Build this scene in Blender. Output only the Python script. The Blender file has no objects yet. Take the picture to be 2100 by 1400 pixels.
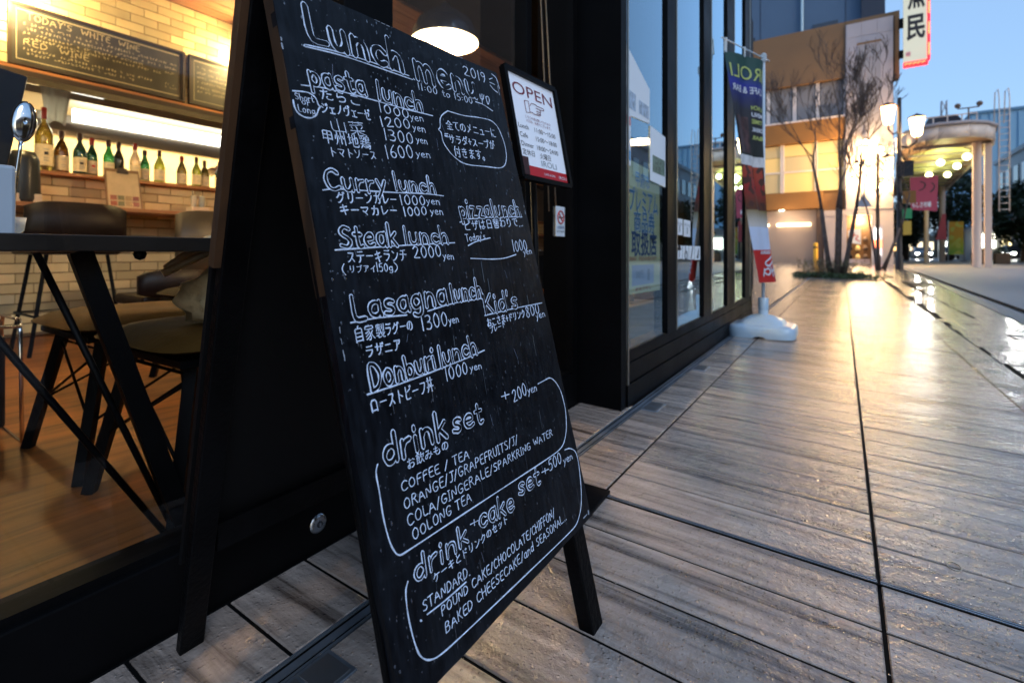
import bpy, math, random
import numpy as np
from mathutils import Vector, Matrix
random.seed(7)
rnd = random.uniform
sc = bpy.context.scene
C = sc.collection
PI = math.pi

# ---------------------------------------------------------------- camera
cam_data = bpy.data.cameras.new('camera')
cam = bpy.data.objects.new('camera', cam_data); C.objects.link(cam)
cam.location = (0, 0, 0.62)
cam.rotation_euler = (PI / 2, 0, math.radians(33.66))
cam_data.sensor_width = 36; cam_data.lens = 36 * 1018 / 2100
cam_data.shift_y = -181 / 2100
cam_data.clip_start = 0.02; cam_data.clip_end = 2000
cam_data.dof.use_dof = True; cam_data.dof.focus_distance = 0.74; cam_data.dof.aperture_fstop = 5.0
cam_data.dof.aperture_blades = 0
sc.camera = cam

# ---------------------------------------------------------------- sky, sun, exposure
w = bpy.data.worlds.new('World'); sc.world = w; w.use_nodes = True
nt = w.node_tree; bg = nt.nodes['Background']
sky = nt.nodes.new('ShaderNodeTexSky'); sky.sky_type = 'NISHITA'; sky.sun_disc = False
SUN_EL, SUN_AZ = 10.0, 118.0
sky.sun_elevation = math.radians(SUN_EL); sky.sun_rotation = math.radians(SUN_AZ)
sky.air_density = 1.0; sky.dust_density = 1.5; sky.ozone_density = 3.0
mx = nt.nodes.new('ShaderNodeMix'); mx.data_type = 'RGBA'; mx.inputs[0].default_value = .5      # thin high cloud veils the clear dusk sky
tn = mx.inputs[7]; tn.default_value = (1.66, 2.62, 4.2, 1)
nt.links.new(sky.outputs[0], mx.inputs[6]); nt.links.new(mx.outputs[2], bg.inputs[0])
bg.inputs[1].default_value = 0.15
sun_d = bpy.data.lights.new('sun', 'SUN'); sun_d.energy = 0.45; sun_d.angle = math.radians(25); sun_d.color = (0.75, 0.85, 1.0)
sun = bpy.data.objects.new('sun', sun_d); C.objects.link(sun)
a_, e_ = math.radians(SUN_AZ), math.radians(35)
sd = Vector((math.sin(a_) * math.cos(e_), math.cos(a_) * math.cos(e_), math.sin(e_)))
sun.rotation_euler = sd.to_track_quat('Z', 'Y').to_euler(); sun.location = (5, -5, 20)
vs = sc.view_settings; sc.display_settings.display_device = 'sRGB'
vs.view_transform = 'Standard'; vs.look = 'None'; vs.gamma = 1; vs.use_curve_mapping = False; vs.exposure = 1.0
cy = sc.cycles
cy.use_denoising = True; cy.max_bounces = 10; cy.transparent_max_bounces = 24; cy.glossy_bounces = 5; cy.diffuse_bounces = 4
cy.caustics_reflective = False; cy.caustics_refractive = False; cy.sample_clamp_indirect = 60; cy.blur_glossy = 0.1

# ---------------------------------------------------------------- materials
MATS = {}
def mat(name, color=(.5, .5, .5), rough=.5, metal=0, emit=None, es=0, coat=0, spec=.5, noise=0, nscale=8, bump=0, bscale=60, alpha=1, trans=0, ior=1.45, sheen=0):
    if name in MATS: return MATS[name]
    m = bpy.data.materials.new(name); m.use_nodes = True; n = m.node_tree; b = n.nodes['Principled BSDF']
    b.inputs['Base Color'].default_value = (*color, 1); b.inputs['Roughness'].default_value = rough
    b.inputs['Metallic'].default_value = metal; b.inputs['Coat Weight'].default_value = coat; b.inputs['Coat Roughness'].default_value = .08
    b.inputs['Specular IOR Level'].default_value = spec; b.inputs['Transmission Weight'].default_value = trans; b.inputs['IOR'].default_value = ior
    if emit: b.inputs['Emission Color'].default_value = (*emit, 1); b.inputs['Emission Strength'].default_value = es
    if noise or bump:
        g = n.nodes.new('ShaderNodeNewGeometry')
        if noise:
            t = n.nodes.new('ShaderNodeTexNoise'); t.inputs['Scale'].default_value = nscale; t.inputs['Detail'].default_value = 5
            n.links.new(g.outputs['Position'], t.inputs['Vector'])
            r = n.nodes.new('ShaderNodeMapRange'); r.inputs['From Min'].default_value = .3; r.inputs['From Max'].default_value = .7
            r.inputs['To Min'].default_value = 1 - noise; r.inputs['To Max'].default_value = 1 + noise
            n.links.new(t.outputs['Fac'], r.inputs['Value'])
            v = n.nodes.new('ShaderNodeVectorMath'); v.operation = 'SCALE'; v.inputs[0].default_value = color
            n.links.new(r.outputs[0], v.inputs['Scale']); n.links.new(v.outputs[0], b.inputs['Base Color'])
            r2 = n.nodes.new('ShaderNodeMapRange'); r2.inputs['To Min'].default_value = max(.03, rough - .12); r2.inputs['To Max'].default_value = min(1, rough + .12)
            n.links.new(t.outputs['Fac'], r2.inputs['Value']); n.links.new(r2.outputs[0], b.inputs['Roughness'])
        if bump:
            t = n.nodes.new('ShaderNodeTexNoise'); t.inputs['Scale'].default_value = bscale; t.inputs['Detail'].default_value = 4
            n.links.new(g.outputs['Position'], t.inputs['Vector'])
            bp = n.nodes.new('ShaderNodeBump'); bp.inputs['Strength'].default_value = bump; bp.inputs['Distance'].default_value = .01
            n.links.new(t.outputs['Fac'], bp.inputs['Height']); n.links.new(bp.outputs[0], b.inputs['Normal'])
    MATS[name] = m; return m
def piece_tint(m, lo, hi):
    # every separate piece keeps a slightly different tone of its own
    n = m.node_tree; b = n.nodes['Principled BSDF']; oi = n.nodes.new('ShaderNodeObjectInfo'); r = n.nodes.new('ShaderNodeMapRange')
    r.inputs['To Min'].default_value = lo; r.inputs['To Max'].default_value = hi; n.links.new(oi.outputs['Random'], r.inputs['Value'])
    v = n.nodes.new('ShaderNodeVectorMath'); v.operation = 'SCALE'; n.links.new(r.outputs[0], v.inputs['Scale'])
    lk = b.inputs['Base Color'].links
    if lk: n.links.new(lk[0].from_socket, v.inputs[0])
    else: v.inputs[0].default_value = b.inputs['Base Color'].default_value[:3]
    n.links.new(v.outputs[0], b.inputs['Base Color'])
def emis(name, color, s): return mat(name, color=color, emit=color, es=s, rough=.6)

def wood_mat(name, dark, light, axis_scale, rough=.5, wet=False, seed=1.0):
    m = bpy.data.materials.new(name); m.use_nodes = True; n = m.node_tree; L = n.links.new; N = n.nodes.new
    b = n.nodes['Principled BSDF']
    g = N('ShaderNodeNewGeometry'); oi = N('ShaderNodeObjectInfo')
    mp = N('ShaderNodeVectorMath'); mp.operation = 'MULTIPLY'; mp.inputs[1].default_value = axis_scale
    L(g.outputs['Position'], mp.inputs[0])
    rv = N('ShaderNodeVectorMath'); rv.operation = 'SCALE'; rv.inputs[0].default_value = (31, 17, 53)
    L(oi.outputs['Random'], rv.inputs['Scale'])
    ad = N('ShaderNodeVectorMath'); L(mp.outputs[0], ad.inputs[0]); L(rv.outputs[0], ad.inputs[1])
    t = N('ShaderNodeTexNoise'); t.inputs['Scale'].default_value = 1; t.inputs['Detail'].default_value = 7; t.inputs['Roughness'].default_value = .62; t.inputs['Distortion'].default_value = .4
    L(ad.outputs[0], t.inputs['Vector'])
    cr = N('ShaderNodeValToRGB'); e = cr.color_ramp.elements
    e[0].position = .32; e[0].color = (*dark, 1); e[1].position = .68; e[1].color = (*light, 1)
    mid = cr.color_ramp.elements.new(.47); mid.color = (*[d * .45 + l * .55 for d, l in zip(dark, light)], 1)
    L(t.outputs['Fac'], cr.inputs[0])
    vm = N('ShaderNodeMapRange'); vm.inputs['To Min'].default_value = .82; vm.inputs['To Max'].default_value = 1.14; L(oi.outputs['Random'], vm.inputs['Value'])
    sc_ = N('ShaderNodeVectorMath'); sc_.operation = 'SCALE'; L(cr.outputs[0], sc_.inputs[0]); L(vm.outputs[0], sc_.inputs['Scale'])
    L(sc_.outputs[0], b.inputs['Base Color'])
    b.inputs['Roughness'].default_value = rough
    bu = N('ShaderNodeBump'); bu.inputs['Strength'].default_value = .25; bu.inputs['Distance'].default_value = .002
    L(t.outputs['Fac'], bu.inputs['Height'])
    if wet:
        # wetter and drier patches, rain drops standing on the boards
        p = N('ShaderNodeTexNoise'); p.inputs['Scale'].default_value = 1.7; p.inputs['Detail'].default_value = 6; p.inputs['Roughness'].default_value = .65
        L(g.outputs['Position'], p.inputs['Vector'])
        r = N('ShaderNodeMapRange'); r.inputs['From Min'].default_value = .38; r.inputs['From Max'].default_value = .62; r.inputs['To Min'].default_value = .40; r.inputs['To Max'].default_value = .20
        L(p.outputs['Fac'], r.inputs['Value']); b.inputs['Specular IOR Level'].default_value = .62
        b.inputs['Coat Weight'].default_value = .7; b.inputs['Coat Roughness'].default_value = .05; b.inputs['Coat IOR'].default_value = 1.33
        r3 = N('ShaderNodeMapRange'); r3.inputs['From Min'].default_value = .44; r3.inputs['From Max'].default_value = .50; r3.inputs['To Min'].default_value = .25; r3.inputs['To Max'].default_value = .05
        p2 = N('ShaderNodeTexNoise'); p2.inputs['Scale'].default_value = 7.5; p2.inputs['Detail'].default_value = 9; p2.inputs['Roughness'].default_value = .72; L(g.outputs['Position'], p2.inputs['Vector']); L(p2.outputs['Fac'], r3.inputs['Value']); L(r3.outputs[0], b.inputs['Roughness'])
        vo = N('ShaderNodeTexVoronoi'); vo.inputs['Scale'].default_value = 130; vo.feature = 'F1'; L(g.outputs['Position'], vo.inputs['Vector'])
        dr = N('ShaderNodeMapRange'); dr.interpolation_type = 'SMOOTHSTEP'; dr.inputs['From Min'].default_value = .38; dr.inputs['From Max'].default_value = .0
        L(vo.outputs['Distance'], dr.inputs['Value'])
        sx = N('ShaderNodeSeparateColor'); L(vo.outputs['Color'], sx.inputs[0])
        k = N('ShaderNodeMath'); k.operation = 'GREATER_THAN'; k.inputs[1].default_value = .45; L(sx.outputs[0], k.inputs[0])
        k2 = N('ShaderNodeMath'); k2.operation = 'MULTIPLY'; L(dr.outputs[0], k2.inputs[0]); L(k.outputs[0], k2.inputs[1])
        n2 = N('ShaderNodeTexNoise'); n2.inputs['Scale'].default_value = 34; n2.inputs['Detail'].default_value = 5; n2.inputs['Roughness'].default_value = .62; L(g.outputs['Position'], n2.inputs['Vector'])
        b2 = N('ShaderNodeBump'); b2.inputs['Strength'].default_value = 1.0; b2.inputs['Distance'].default_value = .0013
        L(k2.outputs[0], b2.inputs['Height'])
        b3 = N('ShaderNodeBump'); b3.inputs['Strength'].default_value = .7; b3.inputs['Distance'].default_value = .0080
        L(n2.outputs['Fac'], b3.inputs['Height']); L(b3.outputs[0], b2.inputs['Normal'])
        L(b2.outputs[0], b.inputs['Coat Normal'])
        b4 = N('ShaderNodeBump'); b4.inputs['Strength'].default_value = .25; b4.inputs['Distance'].default_value = .0012; L(n2.outputs['Fac'], b4.inputs['Height']); L(b2.outputs[0], bu.inputs['Normal'])
    L(bu.outputs[0], b.inputs['Normal'])
    MATS[name] = m; return m

def glass_mat(name, tint=(.92, .95, .95), rmin=.04, rough=0.0, gain=1.0, refl=(1, 1, 1)):
    m = bpy.data.materials.new(name); m.use_nodes = True; n = m.node_tree; n.nodes.clear(); L = n.links.new; N = n.nodes.new
    o = N('ShaderNodeOutputMaterial'); mx = N('ShaderNodeMixShader'); tr = N('ShaderNodeBsdfTransparent'); gl = N('ShaderNodeBsdfGlossy')
    tr.inputs[0].default_value = (*tint, 1); gl.inputs['Roughness'].default_value = rough; gl.inputs['Color'].default_value = (*refl, 1)
    lw = N('ShaderNodeLayerWeight'); lw.inputs[0].default_value = .5
    p = N('ShaderNodeMath'); p.operation = 'POWER'; p.inputs[1].default_value = 5; L(lw.outputs['Facing'], p.inputs[0])
    q = N('ShaderNodeMath'); q.operation = 'MULTIPLY_ADD'; q.inputs[1].default_value = (1 - rmin) * gain; q.inputs[2].default_value = rmin; q.use_clamp = True
    L(p.outputs[0], q.inputs[0]); L(q.outputs[0], mx.inputs[0]); L(tr.outputs[0], mx.inputs[1]); L(gl.outputs[0], mx.inputs[2]); L(mx.outputs[0], o.inputs[0])
    MATS[name] = m; return m

# ---------------------------------------------------------------- mesh building
class MB:
    def __init__(s): s.v = []; s.f = []; s.sm = []
    def add(s, V, Fs, smooth=False):
        k = len(s.v); s.v += [tuple(p) for p in V]; s.f += [tuple(i + k for i in f) for f in Fs]; s.sm += [smooth] * len(Fs); return s
    def box(s, c, d, M=None):
        x, y, z = [q / 2 for q in d]
        V = [Vector((sx * x, sy * y, sz * z)) for sx in (-1, 1) for sy in (-1, 1) for sz in (-1, 1)]
        if M is not None: V = [M @ p for p in V]
        V = [p + Vector(c) for p in V]
        return s.add(V, [(0, 1, 3, 2), (4, 6, 7, 5), (0, 4, 5, 1), (2, 3, 7, 6), (0, 2, 6, 4), (1, 5, 7, 3)])
    def span(s, a, b):
        return s.box([(p + q) / 2 for p, q in zip(a, b)], [abs(q - p) for p, q in zip(a, b)])
    def cham(s, a, b, k):   # box a..b with a chamfered top
        (x0, y0, z0), (x1, y1, z1) = a, b
        V = [(x0, y0, z0), (x1, y0, z0), (x1, y1, z0), (x0, y1, z0), (x0, y0, z1 - k), (x1, y0, z1 - k), (x1, y1, z1 - k), (x0, y1, z1 - k),
             (x0 + k, y0 + k, z1), (x1 - k, y0 + k, z1), (x1 - k, y1 - k, z1), (x0 + k, y1 - k, z1)]
        F = [(3, 2, 1, 0), (8, 9, 10, 11)]
        for i in range(4):
            j = (i + 1) % 4; F += [(i, j, j + 4, i + 4), (i + 4, j + 4, j + 8, i + 8)]
        return s.add(V, F)
    def bar(s, p, q, wd, ht, up=(0, 0, 1)):
        p, q = Vector(p), Vector(q); d = (q - p); L = d.length; d.normalize(); u = Vector(up)
        if abs(d.dot(u)) > .999: u = Vector((1, 0, 0))
        x = d.cross(u).normalized(); y = x.cross(d).normalized()
        M = Matrix((x, d, y)).transposed()
        return s.box((p + q) / 2, (wd, L, ht), M)
    def tube(s, pts, r, n=8, caps=True, closed=False):
        pts = [Vector(p) for p in pts]; m = len(pts); R = r if isinstance(r, (list, tuple)) else [r] * m
        V = []; prev = None
        for i, p in enumerate(pts):
            a = pts[i - 1] if (i or closed) else p; b = pts[(i + 1) % m] if (i < m - 1 or closed) else p
            d = (b - a).normalized() if (b - a).length > 1e-9 else Vector((0, 0, 1))
            if prev is None:
                u = Vector((0, 0, 1)) if abs(d.z) < .9 else Vector((1, 0, 0)); x = d.cross(u).normalized()
            else:
                x = (prev - d * prev.dot(d)).normalized()
            prev = x; y = d.cross(x)
            for k in range(n):
                t = 2 * PI * k / n; V.append(p + (x * math.cos(t) + y * math.sin(t)) * R[i])
        F = []
        for i in range(m if closed else m - 1):
            for k in range(n):
                F.append((i * n + k, i * n + (k + 1) % n, ((i + 1) % m) * n + (k + 1) % n, ((i + 1) % m) * n + k))
        s.add(V, F, True)
        if caps and not closed:
            k0 = len(s.v) - len(V); s.f += [tuple(k0 + k for k in reversed(range(n))), tuple(k0 + (m - 1) * n + k for k in range(n))]; s.sm += [False, False]
        return s
    def lathe(s, prof, n=20, c=(0, 0, 0), smooth=True, M=None):
        V = []
        for r, z in prof:
            for k in range(n):
                t = 2 * PI * k / n; p = Vector((r * math.cos(t), r * math.sin(t), z)); V.append((M @ p if M is not None else p) + Vector(c))
        F = [(i * n + k, i * n + (k + 1) % n, (i + 1) * n + (k + 1) % n, (i + 1) * n + k) for i in range(len(prof) - 1) for k in range(n)]
        return s.add(V, F, smooth)
    def prism(s, pts, off):   # polygon extruded by a vector
        n = len(pts); o = Vector(off); V = [Vector(p) for p in pts] + [Vector(p) + o for p in pts]
        return s.add(V, [tuple(range(n)), tuple(reversed(range(n, 2 * n)))] + [((i + 1) % n, i, i + n, (i + 1) % n + n) for i in range(n)])
    def ball(s, c, r, n=10, sq=(1, 1, 1)):
        V = []; F = []; m = max(4, n // 2)
        for i in range(m + 1):
            a = PI * i / m
            for k in range(n):
                t = 2 * PI * k / n; V.append((c[0] + r * sq[0] * math.sin(a) * math.cos(t), c[1] + r * sq[1] * math.sin(a) * math.sin(t), c[2] + r * sq[2] * math.cos(a)))
        for i in range(m):
            for k in range(n): F.append((i * n + k, (i + 1) * n + k, (i + 1) * n + (k + 1) % n, i * n + (k + 1) % n))
        return s.add(V, F, True)
    def mesh(s, name):
        me = bpy.data.meshes.new(name); me.from_pydata(s.v, [], s.f); me.polygons.foreach_set('use_smooth', s.sm); me.update(); return me

WORLD = {}
def wpos(o):
    p = Vector((0, 0, 0))
    while o is not None: p += Vector(WORLD.get(o.name, (0, 0, 0))); o = o.parent
    return p
def obj(name, mb, m, parent=None, kind=None, origin=None, bevel=0, label=None, group=None):
    """one mesh object; its vertices are given in world coordinates"""
    me = mb if isinstance(mb, bpy.types.Mesh) else mb.mesh(name)
    o = bpy.data.objects.new(name, me); C.objects.link(o)
    if not me.materials: me.materials.append(MATS[m] if isinstance(m, str) else m)
    if parent is not None:
        o.parent = parent; o.location = -wpos(parent)
        WORLD[o.name] = tuple(o.location)
    if kind: o['kind'] = kind
    if label: o['label'] = label
    if group: o['group'] = group
    if bevel:
        b = o.modifiers.new('bevel', 'BEVEL'); b.width = bevel; b.segments = 2; b.limit_method = 'ANGLE'
    return o
def tag(o, label, cat, group=None):
    o['label'] = label; o['category'] = cat
    if group: o['group'] = group
    return o
def thing(name, label, cat, loc=(0, 0, 0), group=None):
    o = bpy.data.objects.new(name, None); C.objects.link(o); o.location = loc; WORLD[o.name] = tuple(loc); o.empty_display_size = .1
    return tag(o, label, cat, group)
def struct(name, mb, m, parent=None):
    return obj(name, mb, m, parent, kind='structure' if parent is None else None)
def dup(root, loc, rz=0, label=None, scale=1, group=None):
    r = root.copy(); C.objects.link(r); r.location = loc; r.rotation_euler = (0, 0, rz); r.scale = (scale,) * 3
    WORLD[r.name] = tuple(loc)
    if label: r['label'] = label
    if group: r['group'] = group
    for ch in list(root.children):
        c = ch.copy(); C.objects.link(c); c.parent = r
        for g in list(ch.children):
            d = g.copy(); C.objects.link(d); d.parent = c
    return r
def light(name, loc, power, color, r=.05, parent=None, kind='POINT', rot=None, spot=None, shape=None):
    d = bpy.data.lights.new(name, kind); d.energy = power; d.color = color
    if kind == 'AREA':
        d.shape = 'RECTANGLE'; d.size, d.size_y = shape
    else: d.shadow_soft_size = r
    if spot: d.spot_size = math.radians(spot); d.spot_blend = .6
    o = bpy.data.objects.new(name, d); C.objects.link(o); o.location = loc
    if rot: o.rotation_euler = rot
    if parent is not None: o.parent = parent; o.location = Vector(loc) - wpos(parent)
    return o

# lettering set in the built-in font, laid on any plane
_tc = bpy.data.curves.new('lettering', 'FONT'); _to = bpy.data.objects.new('lettering_source', _tc); C.objects.link(_to)
def text_mb(body, org, xd, yd, height, width=None, depth=.0004, bold=0, mb=None, mirror=False, stack=False, center=False, fn=None):
    """letters of the given cap height starting at org; xd along the line, yd up"""
    _tc.body = body; _tc.size = 1; _tc.offset = bold; _tc.resolution_u = 3; _tc.align_x = 'LEFT'; _tc.space_line = .82
    dg = bpy.context.evaluated_depsgraph_get(); dg.update()
    e = _to.evaluated_get(dg); me = e.to_mesh()
    V = np.array([tuple(v.co) for v in me.vertices]); Fs = [tuple(p.vertices) for p in me.polygons]
    e.to_mesh_clear()
    mb = mb or MB()
    if not len(V): return mb
    xd = Vector(xd).normalized(); yd = Vector(yd).normalized(); nd = xd.cross(yd)
    s = height / .73; x0, x1 = V[:, 0].min(), V[:, 0].max(); wx = width / (x1 - x0) if width else s
    off = (x1 - x0) / 2 if center else 0
    P = []
    for x, y, z in V:
        a = (x - x0 - off) * wx; b = y * s
        if fn: P.append(fn(a, b))
        else: P.append(Vector(org) + xd * a + yd * b + nd * depth)
    return mb.add(P, Fs)

# ---------------------------------------------------------------- palette
wood_mat('deck_wood', (.095, .069, .055), (.59, .472, .395), (2.2, 26, 26), rough=.3, wet=True)
wood_mat('floor_wood', (.085, .028, .006), (.30, .105, .022), (22, 1.6, 22), rough=.52); MATS['floor_wood'].node_tree.nodes['Principled BSDF'].inputs['Specular IOR Level'].default_value = .2
wood_mat('ceiling_wood', (.16, .065, .028), (.34, .16, .075), (20, 1.2, 20), rough=.5)
wood_mat('counter_wood', (.20, .07, .025), (.40, .17, .06), (14, 1.5, 14), rough=.4)
wood_mat('lit_worn_wood', (.012, .007, .005), (.12, .055, .022), (20, 20, 2.5), rough=.5)  # brown of worn wood, also standing in for warm room light
glass_mat('window_glass', (.96, .98, .98), .035)
glass_mat('front_glass', (.93, .95, .95), .03)
glass_mat('coated_glass', (.85, .88, .92), .20)
glass_mat('vitrine_glass', (.78, .86, .92), .20, gain=2.3, refl=(.72, .90, 1.0))
mat('black_metal', (.003, .003, .0035), .45, spec=.09, noise=.3, nscale=5, bump=.05, bscale=30)
mat('black_wall', (.004, .004, .0045), .6, spec=.2, noise=.3, nscale=3)
mat('black_paint', (.0025, .0025, .003), .45, spec=.12, noise=.5, nscale=14, bump=.18, bscale=120)
mat('dark_joint', (.004, .004, .004), .8, spec=.1)
mat('steel', (.42, .44, .47), .25, metal=1, noise=.15, nscale=20)
mat('drain_metal', (.34, .39, .46), .38, metal=.8, noise=.25, nscale=12)
mat('brass_edge', (.55, .5, .42), .3, metal=1)
mat('cream_tile', (.78, .65, .38), .22, noise=.08, nscale=6)
mat('mortar', (.16, .10, .05), .9); piece_tint(MATS['cream_tile'], .60, 1.12)
mat('cream_wall', (.55, .42, .26), .8, noise=.1, nscale=3)
mat('white_wall', (.75, .76, .74), .5)
mat('white_plastic', (.62, .72, .80), .35)
mat('cream_plastic', (.62, .53, .40), .4)
mat('slate', (.030, .027, .022), .55, noise=.4, nscale=6)
mat('chalk', (.70, .80, .98), .75, noise=.28, nscale=170)
mat('chalk_faint', (.16, .19, .27), .8)
mat('warm_chalk', (.36, .30, .19), .8)
mat('paper_white', (.80, .86, .92), .6)
mat('paper_yellow', (.88, .85, .46), .6)
mat('ink_blue', (.015, .09, .26), .6)
mat('ink_red', (.55, .03, .03), .6)
mat('ink_pink', (.65, .30, .32), .6)
mat('ink_black', (.02, .02, .025), .6)
mat('ink_maroon', (.20, .02, .04), .6)
mat('ink_grey', (.25, .30, .34), .6)
mat('leather_tan', (.085, .042, .010), .72, spec=.06, bump=.15, bscale=90, noise=.25, nscale=9)
mat('leather_dark', (.010, .005, .004), .5, spec=.3, noise=.3, nscale=8)
mat('leather_olive', (.035, .026, .014), .8, spec=.05, noise=.2, nscale=8)
mat('bag_cloth', (.62, .48, .28), .30, noise=.3, nscale=14, coat=.15, bump=.8, bscale=26)
mat('chrome', (.75, .76, .78), .12, metal=1)
mat('cork_seal', (.05, .02, .015), .4)
mat('label_paper', (.72, .62, .42), .6, noise=.15, nscale=60)
wood_mat('wet_paving', (.09, .075, .068), (.26, .215, .19), (4, 4, 4), rough=.3, wet=True)
mat('dry_paving', (.30, .27, .255), .5, noise=.12, nscale=1.0)
mat('kerb_stone', (.24, .20, .16), .35, noise=.25, nscale=3)
wood_mat('band_stone', (.11, .085, .065), (.38, .30, .225), (11, 11, 11), rough=.3, wet=True)
mat('asphalt', (.06, .06, .065), .35, noise=.25, nscale=1.2, coat=.3)
mat('bark', (.12, .078, .06), .75, noise=.35, nscale=9, bump=.4, bscale=20)
mat('leaf_dark', (.016, .035, .014), .6, noise=.4, nscale=2)
mat('leaf_mid', (.05, .075, .022), .6, noise=.4, nscale=5)
mat('dry_shrub', (.16, .13, .07), .8, noise=.4, nscale=8)

# ---------------------------------------------------------------- ground: deck, paving, road
SL = .027                                       # the deck falls away from the facade
dz = lambda x: -SL * x
TILT = (0, math.atan(SL), 0)
g = MB(); g.add([(-400, -300, -.5), (500, -300, -.5), (500, 900, -.5), (-400, 900, -.5)], [(0, 1, 2, 3)])
struct('ground', g, 'asphalt')
# wet plaza paving beyond the deck, square slabs with recessed joints
base = MB()
base.add([(.77, -3, dz(.77) - .004), (1.37, -3, dz(1.37) - .004), (1.37, 6, dz(1.37) - .004), (2.06, 25.5, -.056), (2.06, 37.9, -.056), (-12, 37.9, .01), (-12, 14.02, .0), (.77, 14.02, -.02)],
         [(0, 1, 2, 3, 4, 5, 6, 7)])
paving = struct('plaza_paving', base, 'dark_joint')
pv = MB(); px = []
for j in range(60):
    y0 = 14.05 + j * .6
    if y0 > 37.3: break
    for i in range(36):
        x0 = -12 + i * .6; x1 = x0 + .592
        lim = 1.37 + (y0 - 6) * .0354
        if x0 > lim - .05: break
        x1 = min(x1, lim - .01); z0 = .012 if x0 < -.5 else max(-.052, .004 - .028 * x0)
        z0 = dz(max(-.3, min(x0, 2))) + .002
        pv.box(((x0 + x1) / 2, y0 + .296, z0 + .001 + rnd(-.0015, .0015)), (x1 - x0, .592, .02))
for j in range(85):
    y0 = -2 + j * .3
    if y0 > 14: break
    for (x0, x1) in ((.775, 1.07), (1.075, 1.36 + max(0, (y0 - 6) * .0354))):
        pv.box(((x0 + x1) / 2, y0 + .1475, dz((x0 + x1) / 2) - .008 + rnd(-.001, .001)), (x1 - x0, .295, .02))
o = obj('paving_slab', pv, 'wet_paving', paving, kind='stuff')
# stone band between deck and slabs
bd = struct('stone_band', MB().add([(.607, -3, -.020), (.77, -3, -.024), (.77, 14, -.024), (.607, 14, -.020)], [(0, 1, 2, 3)]), 'dark_joint')
sb_me = MB().cham((-.0795, 0, -.03), (.0795, .895, 0), .004).mesh('band_slab')
for k in range(18):
    s = obj('band_slab', sb_me, 'band_stone', bd); s.location = Vector((.688, -1.2 + k * .9, dz(.688) + rnd(-.001, .001))) - wpos(bd); s.rotation_euler = TILT
# kerb and the dry pavement beyond it
kb = MB()
for k in range(45):
    y0 = -4 + k * .9; x0 = 1.37 + max(0, y0 - 6) * .0354; y1 = y0 + .89; x1 = 1.37 + max(0, y1 - 6) * .0354
    if y0 > 37: break
    kb.prism([(x0, y0, -.14), (x0 + .12, y0, -.14), (x1 + .12, y1, -.14), (x1, y1, -.14)], (0, 0, .105))
kerb = struct('kerb', MB().add([(1.40, -5, -.06), (1.46, -5, -.06), (2.6, 37, -.06), (2.5, 37, -.06)], [(0, 1, 2, 3)]), 'dark_joint')
obj('kerb_stone', kb, 'kerb_stone', kerb, kind='stuff')
struct('pavement', MB().add([(1.49, -6, -.075), (60, -6, -.16), (60, 30, -.16), (30, 60, -.16), (9, 60, -.10), (2.0, 60, -.08), (2.5, 36, -.075), (1.49, 6, -.075)], [(0, 1, 2, 3, 4, 5, 6, 7)]), 'dry_paving')
struct('road', MB().add([(2, 56, -.06), (140, 40, -.06), (140, 96, -.06), (2, 96, -.06)], [(0, 1, 2, 3)]), 'asphalt')
mk = MB()
for k in range(9): mk.box((6 + k * 1.1, 57.5, -.054), (.5, 3.2, .004))
obj('crossing_stripe', mk, mat('road_paint', (.7, .7, .68), .5), None, kind='structure')

deck = struct('deck', MB().add([(-3.0, 5.12, dz(-.9) - .03), (-.9, 5.12, dz(-.9) - .0032), (-.9, -2.2, dz(-.9) - .0032), (.605, -2.2, dz(.605) - .0032), (.605, 14.05, dz(.605) - .0032), (-.9, 14.05, dz(-.9) - .0032), (-3.0, 14.05, dz(-.9) - .03)], [(0, 1, 5, 6), (2, 3, 4, 5)]), 'dark_joint')
COLS = [(-.872, -.6885), (-.6505, -.5085), (-.5015, .0540), (.0602, .6035)]
P = .1455
for (x0, x1) in COLS:
    wd = x1 - x0; xm = (x0 + x1) / 2
    me = MB().cham((-wd / 2, -.0697, -.02), (wd / 2, .0697, 0), .0018).mesh('deck_board')
    for k in range(-3, 28):
        y0 = 1.165 + P * k
        if x0 < -.8 and y0 > 1.75: continue
        if -.66 < x0 < -.6 and y0 > 5: continue
        ym = y0 + P / 2; extra = 0
        if y0 > 4.6: break
        if k < -3: continue
        b = obj('deck_board', me, 'deck_wood', deck)
        b.location = (xm, ym, dz(xm) + rnd(-.0006, .0006)); b.rotation_euler = TILT; WORLD[b.name] = tuple(b.location)
    for k in range(-11, -3):
        if x0 > -.0: continue
        y0 = 1.165 + P * k
        b = obj('deck_board', me, 'deck_wood', deck)
        b.location = (xm, y0 + P / 2, dz(xm)); b.rotation_euler = TILT
far = MB()
M_t = Matrix.Rotation(math.atan(SL), 3, 'Y')
for (x0, x1) in [(-3.0, -1.9), (-1.895, -1.2), (-1.195, -.7)] + COLS[1:]:
    for k in range(24, 89):
        y0 = 1.165 + P * k
        if x1 < -.6 and y0 < 5.2: continue
        far.box(((x0 + x1) / 2, y0 + P / 2, dz((x0 + x1) / 2) - .01 + rnd(-.0008, .0008)), (x1 - x0, .141, .02), M_t)
obj('deck_board', far, 'deck_wood', deck, kind='stuff')
# deck continuing into the recessed entrance
rec = MB()
for k in range(-6, 5):
    rec.box((-.878, 0, -10), (.001, .001, .001))
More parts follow.
